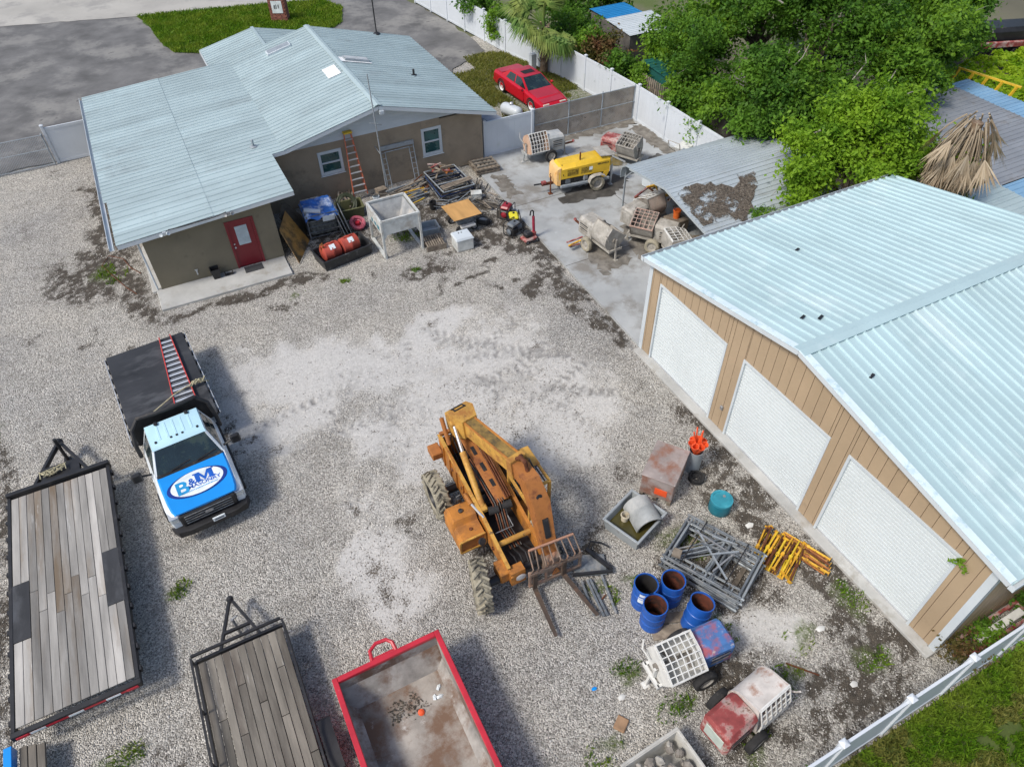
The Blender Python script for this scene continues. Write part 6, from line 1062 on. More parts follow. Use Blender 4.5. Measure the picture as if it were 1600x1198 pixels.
t = thing('black_hose_coil', 'black rubber hose coiled on the dark soil below the orange cones', 'hose', 10.28, 8.92); coil(t, .2, .04, 4, blackr, T(0, 0, .05), 'hose_loop')
t = thing('teal_drum', 'short teal drum with flat lid on dark soil by the garage', 'drum', 10.22, 7.82); MB().lathe([(0, 0), (.29, 0), (.30, .03), (.30, .40), (.285, .43), (0, .43)], 26).build('shell', teal, t); MB().lathe([(0, .431), (.255, .431), (.26, .45), (.295, .45), (.30, .40), (.306, .40), (.306, .465), (.25, .465), (.245, .442), (0, .442)], 26).build('lid', M_('faded_teal_lid', (.03, .26, .34), .5, 0., .15, 3., (.10, .38, .44), .56, 3.), t); MB().lathe([(.04, 0), (.04, .02), (0, .025)], 10, T(.12, .05, .442)).build('bung', steel, t)
# grey tub with water and drum
t = thing('water_tub', 'grey square tub with murky water and an upturned drum shell', 'tub', 7.82, 8.46, 0, 20); tub(t, .64, .56, .46, M_('grey_tub', (.34, .37, .385), .6, .1, .12, 3., (.22, .22, .21), .56, 3.), name='tub_shell'); MB().box(-.58, .58, -.50, .50, .18, .22).build('water', M_('murky_water', (.075, .065, .02), .08, 0., .2, 2., bump=0.), t)
MB().lathe([(.40, -.42), (.40, .42), (.37, .42), (.37, -.42)], 18, T(.24, -.12, .30, 0, 90, 62) @ T(0, 0, 0, 0, 0, 90), 0, 180).build('drum_shell', M_('streaked_grey_drum', (.33, .345, .34), .7, .1, .2, 2.5, (.46, .46, .44), .5, 2., (.20, .19, .17), .5, 4.), t)
MB().bar((-.02, -.5, .5), (-.02, .5, .5), .05).build('cross_rail', galv, t) if False else None
bucket('small cream pail floating in the grey water tub', 7.62, 8.62, .2, M_('cream_plastic', (.62, .55, .42), .5), .11, .26)
# scaffold frames stack
t = thing('scaffold_stack', 'stack of grey steel scaffold frames near the blue barrels', 'scaffold', 8.86, 6.45, 0, -64)
fm = MB()
def frame_mesh(v):
    b = MB(); L, W = 1.05, .74
    for s in (-1, 1): b.tube((-L, s*W, 0), (L, s*W, 0), .03, n=8); b.tube((-L, s*(W-.2), 0), (L*.9, s*(W-.2), 0), .022, n=6)
    for x in (-L+.06, L-.06, .0 if v else .25): b.tube((x, -W, 0), (x, W, 0), .03, n=8)
    for s in (-1, 1):
        for k in range(4): b.tube((-.8+.5*k, s*W, 0), (-.8+.5*k, s*(W-.2), 0), .02, n=6)
    b.tube((-L+.1, -W+.2, .0), (0, W-.2, .0), .022, n=6); return b.mesh('frame', galv if v else gunm)
fms = [frame_mesh(0), frame_mesh(1)]
for k in range(9): place('frame', fms[k % 2], t, T(U(-.07, .07), U(-.05, .05), .05+.068*k, 0, 0, U(-3, 3)))
for k in range(7): MB().bar((U(-.9, .4), U(-.6, .5), .68+.012*k), (U(.1, 1.0), U(-.6, .6), .69+.012*k), .04, .04).build('brace', (galv, gunm, steel)[k % 3], t)
for x in (-.6, .55): MB().box(x-.015, x+.015, -.78, .78, .66, .67).build('strap', black, t); 
MB().box(-1.0, -.78, -.52, -.28, .68, .74, T(0, 0, 0, 0, 0, 12)).build('wood_block', palw, t)
for s in (-.7, .7): MB().box(s-.06, s+.06, -.85, .85, 0, .05).build('bearer', palw, t)
# yellow shoring posts
def post_stack(label, x, y, rz, n, L, rows, dx, m, jit):
    t = thing('shoring_posts', label, 'posts', x, y, 0, rz)
    pm = MB(); pm.tube((-L/2, 0, 0), (L/2, 0, 0), .022, n=7); pm.tube((-L/2, 0, 0), (-.05, 0, 0), .03, n=7); pm.lathe([(.05, -.04), (.05, .04)], 8, T(-.02, 0, 0, 0, 90)); me = [pm.mesh('post', m_) for m_ in m]; pl = MB().cbox(0, 0, 0, .012, .11, .11).mesh('end_plate', yelr)
    for r_i in range(rows):
        for i in range(n):
            p = place('post', me[(i+r_i) % len(me)], t, T(U(-jit, jit), -dx*n/2+dx*i+U(-.02, .02), .06+.075*r_i+U(-.01, .01), U(0, 360), 0, (180 if (i+r_i) % 2 else 0)+U(-5, 5))); place('end_plate', pl, p, T(-L/2, 0, 0)); 
    return t
post_stack('neat stack of yellow shoring posts between scaffold frames and garage door', 10.55, 5.95, 28, 11, 1.15, 3, .105, [yelr, M_('bright_yellow_post', (.72, .50, .03), .55, 0., .2, 4., RUST, .58, 4.), rustm], .1)
post_stack('loose rusty orange shoring posts closest to the garage door', 11.3, 5.65, -72, 7, 1.25, 2, .07, [rustor, yelr, rustm], .12)
# barrels
def barrel(label, x, y, rx=0, ry=0, bm=None, mk=False):
    t = thing('barrel', label, 'barrel', x, y, .03 if not rx else .07, 0, 'blue barrels'); 
    del t['group']
    A = T(0, 0, 0, rx, ry); MB().lathe([(0, 0), (.285, 0), (.29, .02), (.285, .05), (.285, .28), (.298, .295), (.285, .31), (.285, .57), (.298, .585), (.285, .60), (.285, .86), (.297, .87), (.297, .885), (.272, .885), (.272, .05), (0, .05)], 30, A).build('shell', bm or bluep, t)
    MB().lathe([(.268, .052), (.270, .84)], 30, A, caps=False).build('inside_wall', barin if not mk else M_('black_barrel_inside', (.03, .028, .028), .7, 0., .3, 3.), t); MB().lathe([(0, .053), (.268, .053)], 30, A, caps=False).build('bottom', barin if not mk else black, t)
    if mk:
        for z, hh_, a in ((.42, .22, 200), (.7, .1, 205)): MB().lathe([(.289, z), (.289, z+hh_)], 6, A, a, a+42).build('label_plate', wprint, t)
    return t
barrel('open blue barrel with white label and black inside', 6.74, 6.47, mk=True); barrel('open blue barrel with rusty inside behind the other barrels', 7.38, 6.25); barrel('open blue barrel in front with rusty inside, nearest the red dumpster', 6.62, 5.92); barrel('open blue barrel tilted toward the scaffold stack', 7.45, 5.40, -4, 12)
t = thing('barrel_board', 'brown board lying beneath the tilted blue barrel', 'board', 7.05, 5.65, .01, -20); MB().box(-.55, .55, -.35, .0, 0, .03, None, .005).build('plank', palw, t); MB().box(-.5, .5, .03, .3, 0, .03, None, .005).build('plank', palw, t)
# rubble tub
t = thing('rubble_tub', 'pale canvas-lined tub full of grey rubble at the bottom edge', 'tub', 4.82, 3.02, 0, 3); tub(t, .72, .45, .55, M_('pale_grey_tub', (.47, .46, .42), .8, 0., .15, 3., (.33, .31, .27), .55, 3.), .05, .1)
for k in range(34):
    r_ = U(.07, .14); me = MB(); me.lathe([(0, -r_*.6), (r_*.8, -r_*.3), (r_, r_*.1), (r_*.55, r_*.6), (0, r_*.65)], 6); o = me.build('rubble_lump', cemd if k % 3 else cemm, t); o.matrix_basis = T(U(-.56, .56), U(-.30, .30), .38+U(0, .16), U(0, 90), U(0, 90), U(0, 360))
o = MB().box(-.16, .16, -.13, .13, 0, .07, None, .02).build('brown_block', M_('brown_brick_paint', (.34, .21, .12), .85, 0., .2, 4.)); o.location = (4.66, 4.26, .01); o.rotation_euler = (0, 0, .6); tag(o, 'single brown block on the gravel left of the mixers', 'block')
for i, (x, y, l, a, lab) in enumerate(((9.05, 3.35, .75, -50, 'thin rusty bar on pale gravel near the garage corner'), (5.9, 7.0, .3, 20, 'dark stick on the gravel right of the fork tines'))): o = MB().bar((-l/2, 0, .03), (l/2, 0, .03), .03, .03).build('bar', rustm); o.location = (x, y, .01); o.rotation_euler = (0, 0, R(a)); tag(o, lab, 'bar')
for i, (x, y, m, lab, s_) in enumerate(((10.15, 3.9, whitecr, 'white stone chunk on dark soil near the garage corner', .09), (9.85, 2.55, whitecr, 'white stone chunk near the lower fence post', .08), (10.6, 7.0, whitecr, 'pale stone chunk below the teal drum', .09), (5.0, 4.75, whitecr, 'white paper lump on gravel left of white mixer', .07), (4.55, 5.2, bpaint, 'small blue scrap on the gravel right of the dumpster', .05))):
    o = MB().lathe([(0, 0), (s_, .01), (s_*1.2, s_*.25), (s_*.5, s_*.5), (0, s_*.55)], 5, T(0, 0, 0, U(-12, 12), U(-12, 12)) @ Matrix.Diagonal((1.3, .8, 1, 1))).build('chunk', m); o.location = (x, y, .0); tag(o, lab, 'stone' if i < 3 else 'scrap')
# red rack beside the garage
t = thing('red_rack', 'low red steel rack with a white beam beside the garage side wall', 'rack', 14.2, 1.95)
for y in (-.2, .2): MB().bar((-1.7, y, .35), (2.6, y, .38), .07, .09).build('rail', redo, t)
for x in (-1.6, -.6, .4, 1.4, 2.4): MB().bar((x, -.2, 0), (x, -.2, .37), .06).build('leg', redo, t); MB().bar((x, .2, 0), (x, .2, .37), .06).build('leg', redo, t); MB().bar((x, -.2, .34), (x, .2, .34), .06).build('crossbar', redo, t)
MB().box(-1.3, .2, -.12, .06, .42, .54, None, .01).build('white_beam', whitecr, t)
# brick sign on the lawn
t = thing('brick_sign', 'brick pillar sign with white panel on the front lawn', 'sign', 9.5, 52.8, .07, -28); brm = M_('red_brick', (.24, .09, .065), .9, 0., .25, 9., (.33, .18, .14), .55, 8., rand=.25)
MB().box(-.50, .50, -.26, .26, 0, 1.5).build('core', patiom, t); bme = MB().box(-.15, .15, -.05, .05, -.045, .045, None, .004).mesh('brick', brm)
for c_ in range(15):
    for i in range(3): place('brick', bme, t, T(-.36+.33*i+(.08 if c_ % 2 else 0), -.265, .05+.1*c_)); place('brick', bme, t, T(-.36+.33*i+(.08 if c_ % 2 else 0), .265, .05+.1*c_))
    for s in (-1, 1):
        for i in range(2): place('brick', bme, t, T(s*.505, -.13+.27*i, .05+.1*c_, 0, 0, 90))
MB().box(-.56, .56, -.32, .32, 1.5, 1.58, None, .01).build('cap', brm, t); MB().box(-.35, .35, -.33, -.318, .55, 1.3).build('sign_panel', wprint, t); marks(t, gunm, Matrix(((1, 0, 0, 0), (0, 0, -1, -.331), (0, 1, 0, .95), (0, 0, 0, 1))), .4, .3, 3, 2)

# more scrap
sticks('frame_scrap', 'dark pipes scattered in front of the frame pile', 'scrap', 10.7, 26.0, .02, 12, .9, .6, .018, [gunm, black, galv], 15, .18, sq=False)
sticks('slab_edge_scrap', 'dirty sticks and strips along the left slab edge', 'scrap', 11.6, 25.4, .02, 14, .7, .6, .02, [woodd, palw, black], -70, .08)
sticks('carport_scrap', 'long rusty bars and boards deep under the carport', 'scrap', 19.6, 20.6, .06, 16, 1.9, .9, .035, [rustm, palw, yelr, galv], 10, .5)
sticks('carport_side_scrap', 'brown boards stacked under the low carport side', 'timber', 18.3, 17.7, .06, 10, 1.5, .5, .05, [palw, woodd, rustm], 5, .5)
sticks('mixer_tow_bars', 'short red and yellow bars on the slab left of grey mixer', 'bars', 13.1, 20.5, .1, 5, .7, .14, .03, [redo, yelr, galv], 12, .28)
for i, (x, y, lab) in enumerate(((8.0, 27.2, 'dull green pail among scrap below the scaffold frame'), (7.3, 27.6, 'white pail beside the foot of the orange stepladder'), (9.3, 26.0, 'black pail beside the yellow pole pile'))): bucket(lab, x, y, .02, (M_('green_pail', (.03, .16, .07), .5), whitem, black)[i])
t = thing('spare_wheel', 'old wheel lying flat under the plywood table edge', 'wheel', 10.75, 24.0, .1); o = wheel(t, 0, 0, .0, .3, .18, 0, blackr, steel)
for o_ in C.objects:
    if o_.parent == t: o_.matrix_basis = T(0, 0, 0, 80, 10, 0)
dirtm = M_('slab_dirt_stain', (.20, .185, .16), .95, 0., .3, 3., (.12, .105, .085), .5, 2.5, bump=.4, world=True)
for k, (pl_, zz) in enumerate((([(16.2, 28.6), (21.6, 28.5), (21.7, 29.2), (16.0, 29.15)], .067), ([(21.0, 24.0), (21.75, 24.2), (21.7, 28.4), (20.9, 28.3)], .0672), ([(13.2, 18.4), (14.6, 18.6), (15.0, 20.6), (14.2, 20.9), (13.4, 20.2)], .0668), ([(15.0, 18.6), (17.6, 18.4), (18.0, 21.0), (15.6, 21.0)], .0674), ([(12.6, 25.0), (13.2, 25.2), (13.4, 27.2), (12.7, 27.3)], .0676))):
    sheet('dirt_stain', wob(pl_, .16, .14, 60+k), zz, dirtm)

for i, (x, y, L, sp, an, ms, lab) in enumerate(((9.6, 27.9, .8, .45, 40, [palw, rustm, gunm], 'jumbled boards and bars between scaffold frame and frame pile'), (7.6, 26.6, .7, .4, -30, [galv, gunm, palw], 'loose metal strips on the ground behind the white hopper'), (11.7, 26.8, .6, .4, 60, [woodd, black, palw], 'dark broken boards between the frame pile and the pallets'), (5.2, 28.0, .8, .35, 15, [woodd, palw, gunm], 'dim boards wedged behind the tarped cage crate'), (9.9, 25.3, .5, .4, 0, [woodd, palw], 'small sticks in the soil behind the plywood table'))): sticks('junk_heap', lab, 'scrap', x, y, .02, 13, L, sp, .022, ms, None if i % 2 else an, .22)
for i, (x, y, z_, a, m, lab) in enumerate(((7.75, 28.25, .0, 8, palw, 'small brown crate at the wall left of the scaffold frame'), (9.05, 27.15, .0, 30, gunm, 'small dark metal box in the scrap below the scaffold frame'), (11.35, 25.95, .0, -20, hpm, 'small pale box at the corner of the frame pile'))):
    t = thing('small_crate', lab, 'crate', x, y, z_, a); MB().box(-.22, .22, -.16, .16, 0, .26, None, .012).build('case', m, t); MB().box(-.24, .24, -.18, .18, .26, .30, None, .008).build('lid', m, t)
# ---------------------------------------------------------------- foliage
def leafmat(name, c1, c2, tr=.35, rough=.5, yel=None):
    m, nt, b = newmat(name); g = nnode(nt, 'ShaderNodeNewGeometry'); col = mixc(nt, g.outputs['Random Per Island'], c1, c2)
    big = noise(nt, g.outputs['Position'], .9, 3); col = mixc(nt, ramp(nt, big, [(.4, 0.), (.62, .75)]), col, yel or c2)
    lnk(nt, col, b.inputs['Base Color']); b.inputs['Roughness'].default_value = rough; b.inputs['Specular IOR Level'].default_value = .15
    t = nnode(nt, 'ShaderNodeBsdfTranslucent'); tc = mixc(nt, 1., col, (1.6, 1.5, .7), 'MULTIPLY'); lnk(nt, tc, t.inputs[0]); mx = nnode(nt, 'ShaderNodeMixShader'); mx.inputs[0].default_value = tr
    lnk(nt, b.outputs[0], mx.inputs[1]); lnk(nt, t.outputs[0], mx.inputs[2]); lnk(nt, mx.outputs[0], nt.nodes['Material Output'].inputs[0]); MATS[name] = m; return m
lf_dark = leafmat('dark_green_leaves', (.026, .078, .012), (.08, .185, .024), yel=(.13, .26, .028))
lf_mid = leafmat('mid_green_leaves', (.042, .115, .014), (.115, .24, .026), yel=(.19, .33, .03))
lf_lime = leafmat('lime_green_leaves', (.07, .17, .014), (.18, .33, .025), yel=(.25, .40, .03), tr=.35)
lf_vine = leafmat('yellow_green_vine', (.11, .24, .012), (.27, .42, .02), yel=(.34, .46, .03))
lf_brown = leafmat('reddish_brown_leaves', (.10, .05, .025), (.20, .10, .05), .2, yel=(.06, .09, .02))
lf_palm = leafmat('palm_leaf_green', (.07, .15, .03), (.20, .30, .08), .25, yel=(.27, .31, .08))
lf_dead = leafmat('dead_palm_straw', (.24, .18, .12), (.52, .44, .33), .15, .8, yel=(.40, .33, .24))
lf_grass = leafmat('grass_blades', (.055, .14, .010), (.15, .27, .018), .3, yel=(.22, .29, .04)); lf_dry = leafmat('dry_grass_blades', (.10, .14, .02), (.24, .24, .07), .3)
bark = M_('grey_brown_bark', (.13, .10, .075), .95, 0., .3, 5., (.20, .17, .135), .5, 4., bump=.8, bs=25)
def fast_quads(name, V, mat, parent=None, **k):
    n = len(V)//4; me = bpy.data.meshes.new(name); me.vertices.add(len(V)); me.vertices.foreach_set('co', V.astype(np.float32).ravel()); me.loops.add(4*n); me.loops.foreach_set('vertex_index', np.arange(4*n, dtype=np.int32)); me.polygons.add(n); me.polygons.foreach_set('loop_start', np.arange(0, 4*n, 4, dtype=np.int32)); me.update(calc_edges=True); me.materials.append(mat)
    o = bpy.data.objects.new(name, me); C.objects.link(o); o.parent = parent
    for a, b in k.items(): o[a] = b
    return o
def unit(v): return v/np.maximum(np.linalg.norm(v, axis=-1, keepdims=True), 1e-6)
def leaf_quads(P, nrm, size, rg, asp=.5, droop=.0):
    n = len(P); d = unit(rg.normal(size=(n, 3))+np.array([0, 0, -droop])); nr_ = unit(nrm+.7*rg.normal(size=(n, 3))); d = unit(d-nr_*np.sum(d*nr_, -1, keepdims=True)); s = np.cross(nr_, d); L = (size*rg.uniform(.4, 1.6, n))[:, None]; w_ = L*asp
    return np.stack([P-d*L*.5, P+s*w_*.5+d*L*.05-nr_*L*.06, P+d*L*.5-nr_*L*.12, P-s*w_*.5+d*L*.05-nr_*L*.06], 1).reshape(-1, 3)
def crown(cx, cy, cz, rx, ry, rz, nclump, per, size, seed, rc=.5, floor=None, hollow=.5, lumps=15):
    """leaf clumps spread on an uneven crown made of overlapping lobes"""
    rg = np.random.default_rng(seed); lob = unit(rg.normal(size=(lumps, 3)))*rg.uniform(.35, .88, (lumps, 1)); lr = rg.uniform(.22, .50, lumps); k = rg.integers(0, lumps, nclump); dirs = unit(rg.normal(size=(nclump, 3))+np.array([0, 0, .35])); rad = lr[k]*rg.uniform(hollow, 1.08, nclump)**.6
    c = (lob[k]+dirs*rad[:, None])*np.array([rx, ry, rz])+np.array([cx, cy, cz]); out = unit((c-np.array([cx, cy, cz-.5*rz]))/np.array([rx, ry, rz]))
    cnt = rg.integers(per//2, per+per//2, nclump); idx = np.repeat(np.arange(nclump), cnt); off = rg.normal(size=(len(idx), 3))*rc*np.array([.5, .5, .34])*rg.uniform(.6, 1.2, nclump)[idx][:, None]; P = c[idx]+off; nrm = unit(out[idx]*.6+np.array([0, 0, .7])+off*.4)
    if floor is not None: m = P[:, 2] > floor; P, nrm = P[m], nrm[m]
    return leaf_quads(P, nrm, size, rg, .55, .3), c
def tree(label, x, y, h0, crowns, mats, trunk_r=.16, size=.2, seed=1, cat='tree', name='broadleaf_tree', limbs=9, per=62, top=None):
    t = thing(name, label, cat, x, y, 0); rg = random.Random(seed); b = MB(); allc = []
    for i, (dx, dy, cz, rx, ry, rz, n) in enumerate(crowns):
        V, c = crown(dx, dy, cz, rx, ry, rz, n, per, size, seed*31+i); fast_quads('crown', V, mats[i % len(mats)], t); allc.append(c)
    cc = np.concatenate(allc); topz = top or max(c[2] for c in crowns)
    b.path([(0, 0, -.1), (.06, .03, h0*.5), (.02, -.05, h0), (.1, .1, (h0+topz)/2)], [trunk_r*1.25, trunk_r, trunk_r*.85, trunk_r*.5], 9); b.build('trunk', bark, t)
    for i in range(limbs):
        e = Vector(cc[rg.randrange(len(cc))]); s = Vector((.02, -.03, h0*rg.uniform(.7, 1.0))); mid = s.lerp(e, .5)+Vector((rg.uniform(-.3, .3), rg.uniform(-.3, .3), .25)); MB().path([s, mid, e], [trunk_r*.5, trunk_r*.3, trunk_r*.08], 6).build('limb', bark, t)
    pale = MATS.get('pale_twig') or M_('pale_twig', (.34, .31, .27), .9)
    for i in range(limbs-3):
        p = cc[rg.randrange(len(cc))]; q = Vector(p); ctr = Vector((0, 0, topz)); d = (q-ctr)*.35; MB().path([q-d, q+Vector((rg.uniform(-.2, .2), rg.uniform(-.2, .2), .12)), q+d*.8+Vector((0, 0, rg.uniform(-.1, .35)))], [.035, .022, .008], 5).build('bare_twig', pale, t)
    return t
tree('vine-draped dark green tree next to the green shed behind the fence', 24.4, 27.8, 2.0, [(0, 0, 3.2, 2.4, 2.2, 2.6, 190), (-.9, -.9, 2.0, 1.5, 1.5, 1.5, 80), (.4, 1.9, 3.0, 1.9, 1.8, 2.2, 110)], [lf_dark, lf_mid, lf_mid], .15, .155, 11)
tree('tall dense oak rising in the middle of the tree mass', 27.6, 24.0, 3.0, [(0, 0, 5.0, 3.4, 3.2, 2.6, 300), (-2.4, -1.6, 3.6, 1.9, 1.9, 1.7, 120), (1.2, 2.6, 5.2, 2.4, 2.4, 2.0, 130)], [lf_dark, lf_mid, lf_dark], .26, .165, 12)
tree('spreading oak overhanging the neighbouring grey roof', 31.4, 21.6, 3.0, [(0, 0, 4.6, 3.2, 2.6, 2.0, 230), (2.4, .8, 4.2, 2.2, 2.0, 1.5, 120), (-1.9, -1.6, 3.6, 1.8, 1.6, 1.4, 90)], [lf_mid, lf_dark, lf_mid], .24, .165, 13)
tree('dark oak overhanging the white fence next to the carport', 24.0, 22.4, 2.2, [(0, 0, 3.6, 2.2, 2.4, 1.7, 170), (-1.2, -1.4, 2.7, 1.4, 1.4, 1.0, 80), (-.8, 1.8, 2.7, 1.3, 1.3, 1.1, 70)], [lf_dark, lf_dark, lf_mid], .18, .155, 14)
tree('far dark oak at the top edge behind the tall oak', 29.2, 29.2, 3.0, [(0, 0, 4.6, 3.4, 3.0, 2.6, 240), (-2.8, .8, 3.6, 2.0, 2.0, 2.0, 110)], [lf_dark, lf_mid], .24, .18, 15)
tree('far oak at the top edge left of the red machinery', 35.6, 25.2, 3.0, [(0, 0, 4.4, 3.2, 2.8, 2.3, 220), (2.4, -.6, 4.0, 1.9, 1.9, 1.6, 90)], [lf_mid, lf_dark], .22, .18, 16)
tree('distant oak cut by the top edge right of centre', 34.0, 32.0, 3.0, [(0, 0, 5.0, 4.2, 3.6, 2.8, 240)], [lf_dark], .22, .23, 26)
tree('low leafy tree filling the gap beneath the tall oak', 26.4, 20.8, 1.4, [(0, 0, 2.6, 2.4, 1.8, 1.5, 150)], [lf_dark], .14, .19, 17)
tree('bright lime green tree between the carport and garage roof', 22.9, 16.6, 2.2, [(0, 0, 3.9, 2.0, 1.9, 1.7, 190), (-1.6, .5, 3.2, 1.2, 1.2, .95, 75), (1.2, -.6, 3.9, 1.5, 1.4, 1.3, 90), (.3, 1.0, 4.3, 1.2, 1.2, 1.0, 60), (-2.4, .2, 3.0, .8, .6, .45, 26), (-.5, -1.9, 3.2, .8, .7, .6, 34), (1.7, -1.7, 3.6, .9, .7, .6, 36), (2.3, .4, 4.5, .7, .7, .7, 26), (-1.0, 1.7, 3.7, .8, .8, .8, 34), (.6, .1, 5.5, .6, .6, .6, 22), (-2.9, -.5, 2.6, .5, .35, .25, 12)], [lf_lime], .14, .15, 18, per=60)
def shrub(label, x, y, r, h, mat, seed, n=70, size=.17, cat='shrub', name='shrub'):
    t = thing(name, label, cat, x, y, 0); V, c = crown(0, 0, h*.55, r, r, h*.5, n, 44, size, seed, .45); fast_quads('foliage', V, mat, t)
    b = MB(); rg = random.Random(seed)
    for i in range(4): b.path([(rg.uniform(-.1, .1), rg.uniform(-.1, .1), 0), (rg.uniform(-.3, .3)*r, rg.uniform(-.3, .3)*r, h*.5)], [.03, .015], 5)
    b.build('stems', bark, t); return t
shrub('leafy shrub above the fence behind the brown screen corner', 22.7, 29.9, .7, 2.3, lf_mid, 47, 45, .14); shrub('reddish brown shrub behind the white fence right of the palm', 22.9, 33.6, 1.1, 2.6, lf_brown, 31, 60); shrub('dark green shrub over the fence between palm and green shed', 22.7, 31.9, 1.1, 2.3, lf_dark, 32, 80); shrub('tall bright vine column climbing beside the green shed', 23.9, 30.9, .9, 3.1, lf_lime, 33, 80, .16)
shrub('dark shrub directly behind the palm crown', 22.9, 37.6, 1.6, 2.8, lf_dark, 34, 90); shrub('dark green shrub left of the blue shed roof', 22.8, 35.4, 1.2, 2.6, lf_mid, 35, 70); shrub('leafy shrub showing above the fence left of the palm', 20.4, 41.8, 1.0, 2.4, lf_mid, 36, 60); shrub('dim shrub at the top edge behind the long fence', 20.6, 45.2, 1.6, 2.8, lf_dark, 37, 90); shrub('far dark shrub at the top edge above the palm', 24.6, 42.0, 2.0, 3.4, lf_dark, 38, 110)
shrub('low green shrub at the fence foot left of the carport', 22.4, 24.6, .7, 1.9, lf_mid, 39, 45, .14); shrub('small leafy shrub between garage and lower fence', 13.2, 1.95, .38, .9, lf_mid, 40, 26, .09); shrub('reddish leafy shrub at the garage corner beside red rack', 12.4, 1.95, .3, .8, lf_brown, 41, 20, .08); shrub('green weeds growing through the red rack', 15.0, 1.9, .45, .9, lf_dark, 42, 30, .1)
shrub('bright green bush poking up at the lower fence end', 7.3, 1.15, .35, .6, lf_lime, 43, 22, .09)
o, _ = crown(11.96, 2.92, 3.0, .1, .2, .2, 12, 14, .07, 44, .07); o = fast_quads('vine_sprig', o, lf_mid, kind='stuff'); tag(o, 'small green vine sprig on the garage wall above third door', 'vine')
# palms
def frond_fan(L, petiole, n, rg, mat, droop, name='frond', parent=None, M=None, dead=False):
    b = MB(); pts = [Vector((petiole*f, 0, .25*petiole*math.sin(f*1.6)-droop*.4*f*f*petiole)) for f in (0, .35, .7, 1.)]; b.path(pts, [.03, .025, .02, .016], 5, M); tip = pts[-1]
    for i in range(n):
        a = R((-105+210*i/(n-1)) if not dead else (-26+52*i/(n-1)+rg.uniform(-3, 3))); l = L*(1-.22*abs(a)/1.9)*rg.uniform(.85, 1.1); d0 = Vector((math.cos(a), math.sin(a), .12 if not dead else rg.uniform(-.15, .15))); s = Vector((-math.sin(a), math.cos(a), 0))*(.05 if not dead else .028); p1 = tip+d0*l*.55; p2 = tip+d0*l*(.9 if not dead else 1.05)+Vector((0, 0, (-l*(.28+droop*.5)*rg.uniform(.7, 1.3)) if not dead else rg.uniform(-.06, .06)))
        b.add([tip-s*.4, tip+s*.4, p1+s, p1-s], [(0, 1, 2, 3)], M); b.add([p1-s, p1+s, p2], [(0, 1, 2)], M)
    return b.build(name, mat, parent)
t = thing('sabal_palm', 'short fan palm with full green crown beside the white fence', 'palm', 20.72, 36.75); rg = random.Random(3)
b = MB(); b.path([(0, 0, -.1), (.03, 0, .8), (0, .04, 1.6), (0, 0, 2.5)], [.24, .2, .23, .26], 12); b.build('trunk', M_('palm_trunk', (.20, .135, .085), .95, 0., .3, 6., (.32, .25, .18), .5, 5., bump=.8, bs=20), t)
for k in range(42):
    a = k*2.4; z = .5+.055*k; MB().bar((.2*math.cos(a), .2*math.sin(a), z), (.33*math.cos(a+.25), .33*math.sin(a+.25), z+.24), .09, .035).build('boot', M_('palm_boot', (.30, .22, .15), .9, 0., .2, 5.) if k == 0 else MATS['palm_boot'], t) if z < 2.6 else None
for k in range(64):
    el = -42+125*((k*.618) % 1); az = k*137.5; frond_fan(rg.uniform(1.1, 1.45), rg.uniform(1.1, 1.7), 28, rg, lf_palm, .5 if el < 30 else .25, 'frond', t, T(0, 0, 2.45, 0, 0, az) @ T(0, 0, 0, 0, -el, 0))
t = thing('dead_palm', 'dead fan palm with a skirt of drooping tan fronds beyond the garage', 'palm', 24.25, 13.55); b = MB(); b.path([(0, 0, -.1), (.05, 0, 2), (0, .05, 4), (.1, 0, 5.6)], [.26, .22, .24, .2], 12); b.build('trunk', MATS['palm_trunk'], t); rg = random.Random(8)
for k in range(120):
    az = k*137.5+rg.uniform(-15, 15); f = k/120; up = k < 8; el = rg.uniform(-89, -74) if not up else rg.uniform(-70, -55); z = 5.75-1.3*f; frond_fan(rg.uniform(.8, 1.15), rg.uniform(.8, 1.25) if f < .6 else rg.uniform(.4, .7), 15, rg, lf_dead, .0, 'frond', t, T(.05, 0, z, 0, 0, az) @ T(.16+.22*(1-f), 0, .1, 0, -el, 0) @ T(0, 0, 0, rg.uniform(-40, 40)), True)
V, _ = crown(.25, -.1, 4.2, .45, .45, .9, 40, 40, .13, 51); fast_quads('climbing_vine', V, lf_lime, t); V, _ = crown(.1, -.1, 2.6, .5, .5, .7, 30, 40, .14, 52); fast_quads('climbing_vine', V, lf_mid, t)
# grass
def blades(name, label, pts, size, mat, seed, cat='grass'):
    rg = np.random.default_rng(seed); n = len(pts); a = rg.uniform(0, 6.28, n); L = size*rg.uniform(.5, 1.4, n); lean = rg.normal(size=(n, 2))*.45; w_ = L*.09+.004; P = np.asarray(pts, float); s = np.stack([np.cos(a)*w_, np.sin(a)*w_, 0*a], -1); top = P+np.stack([lean[:, 0]*L, lean[:, 1]*L, L], -1); mid = P+np.stack([lean[:, 0]*L*.3, lean[:, 1]*L*.3, L*.6], -1)
    V = np.stack([P-s, P+s, mid+s*.8, top], 1).reshape(-1, 3); o = fast_quads(name, V, mat); o['kind'] = 'stuff'; o['label'] = label; o['category'] = cat; return o
def inpoly(x, y, poly):
    ins = np.zeros(len(x), bool); j = len(poly)-1
    for i in range(len(poly)):
        xi, yi = poly[i]; xj, yj = poly[j]; ins ^= ((yi > y) != (yj > y)) & (x < (xj-xi)*(y-yi)/(yj-yi+1e-12)+xi); j = i
    return ins
rg = np.random.default_rng(77)
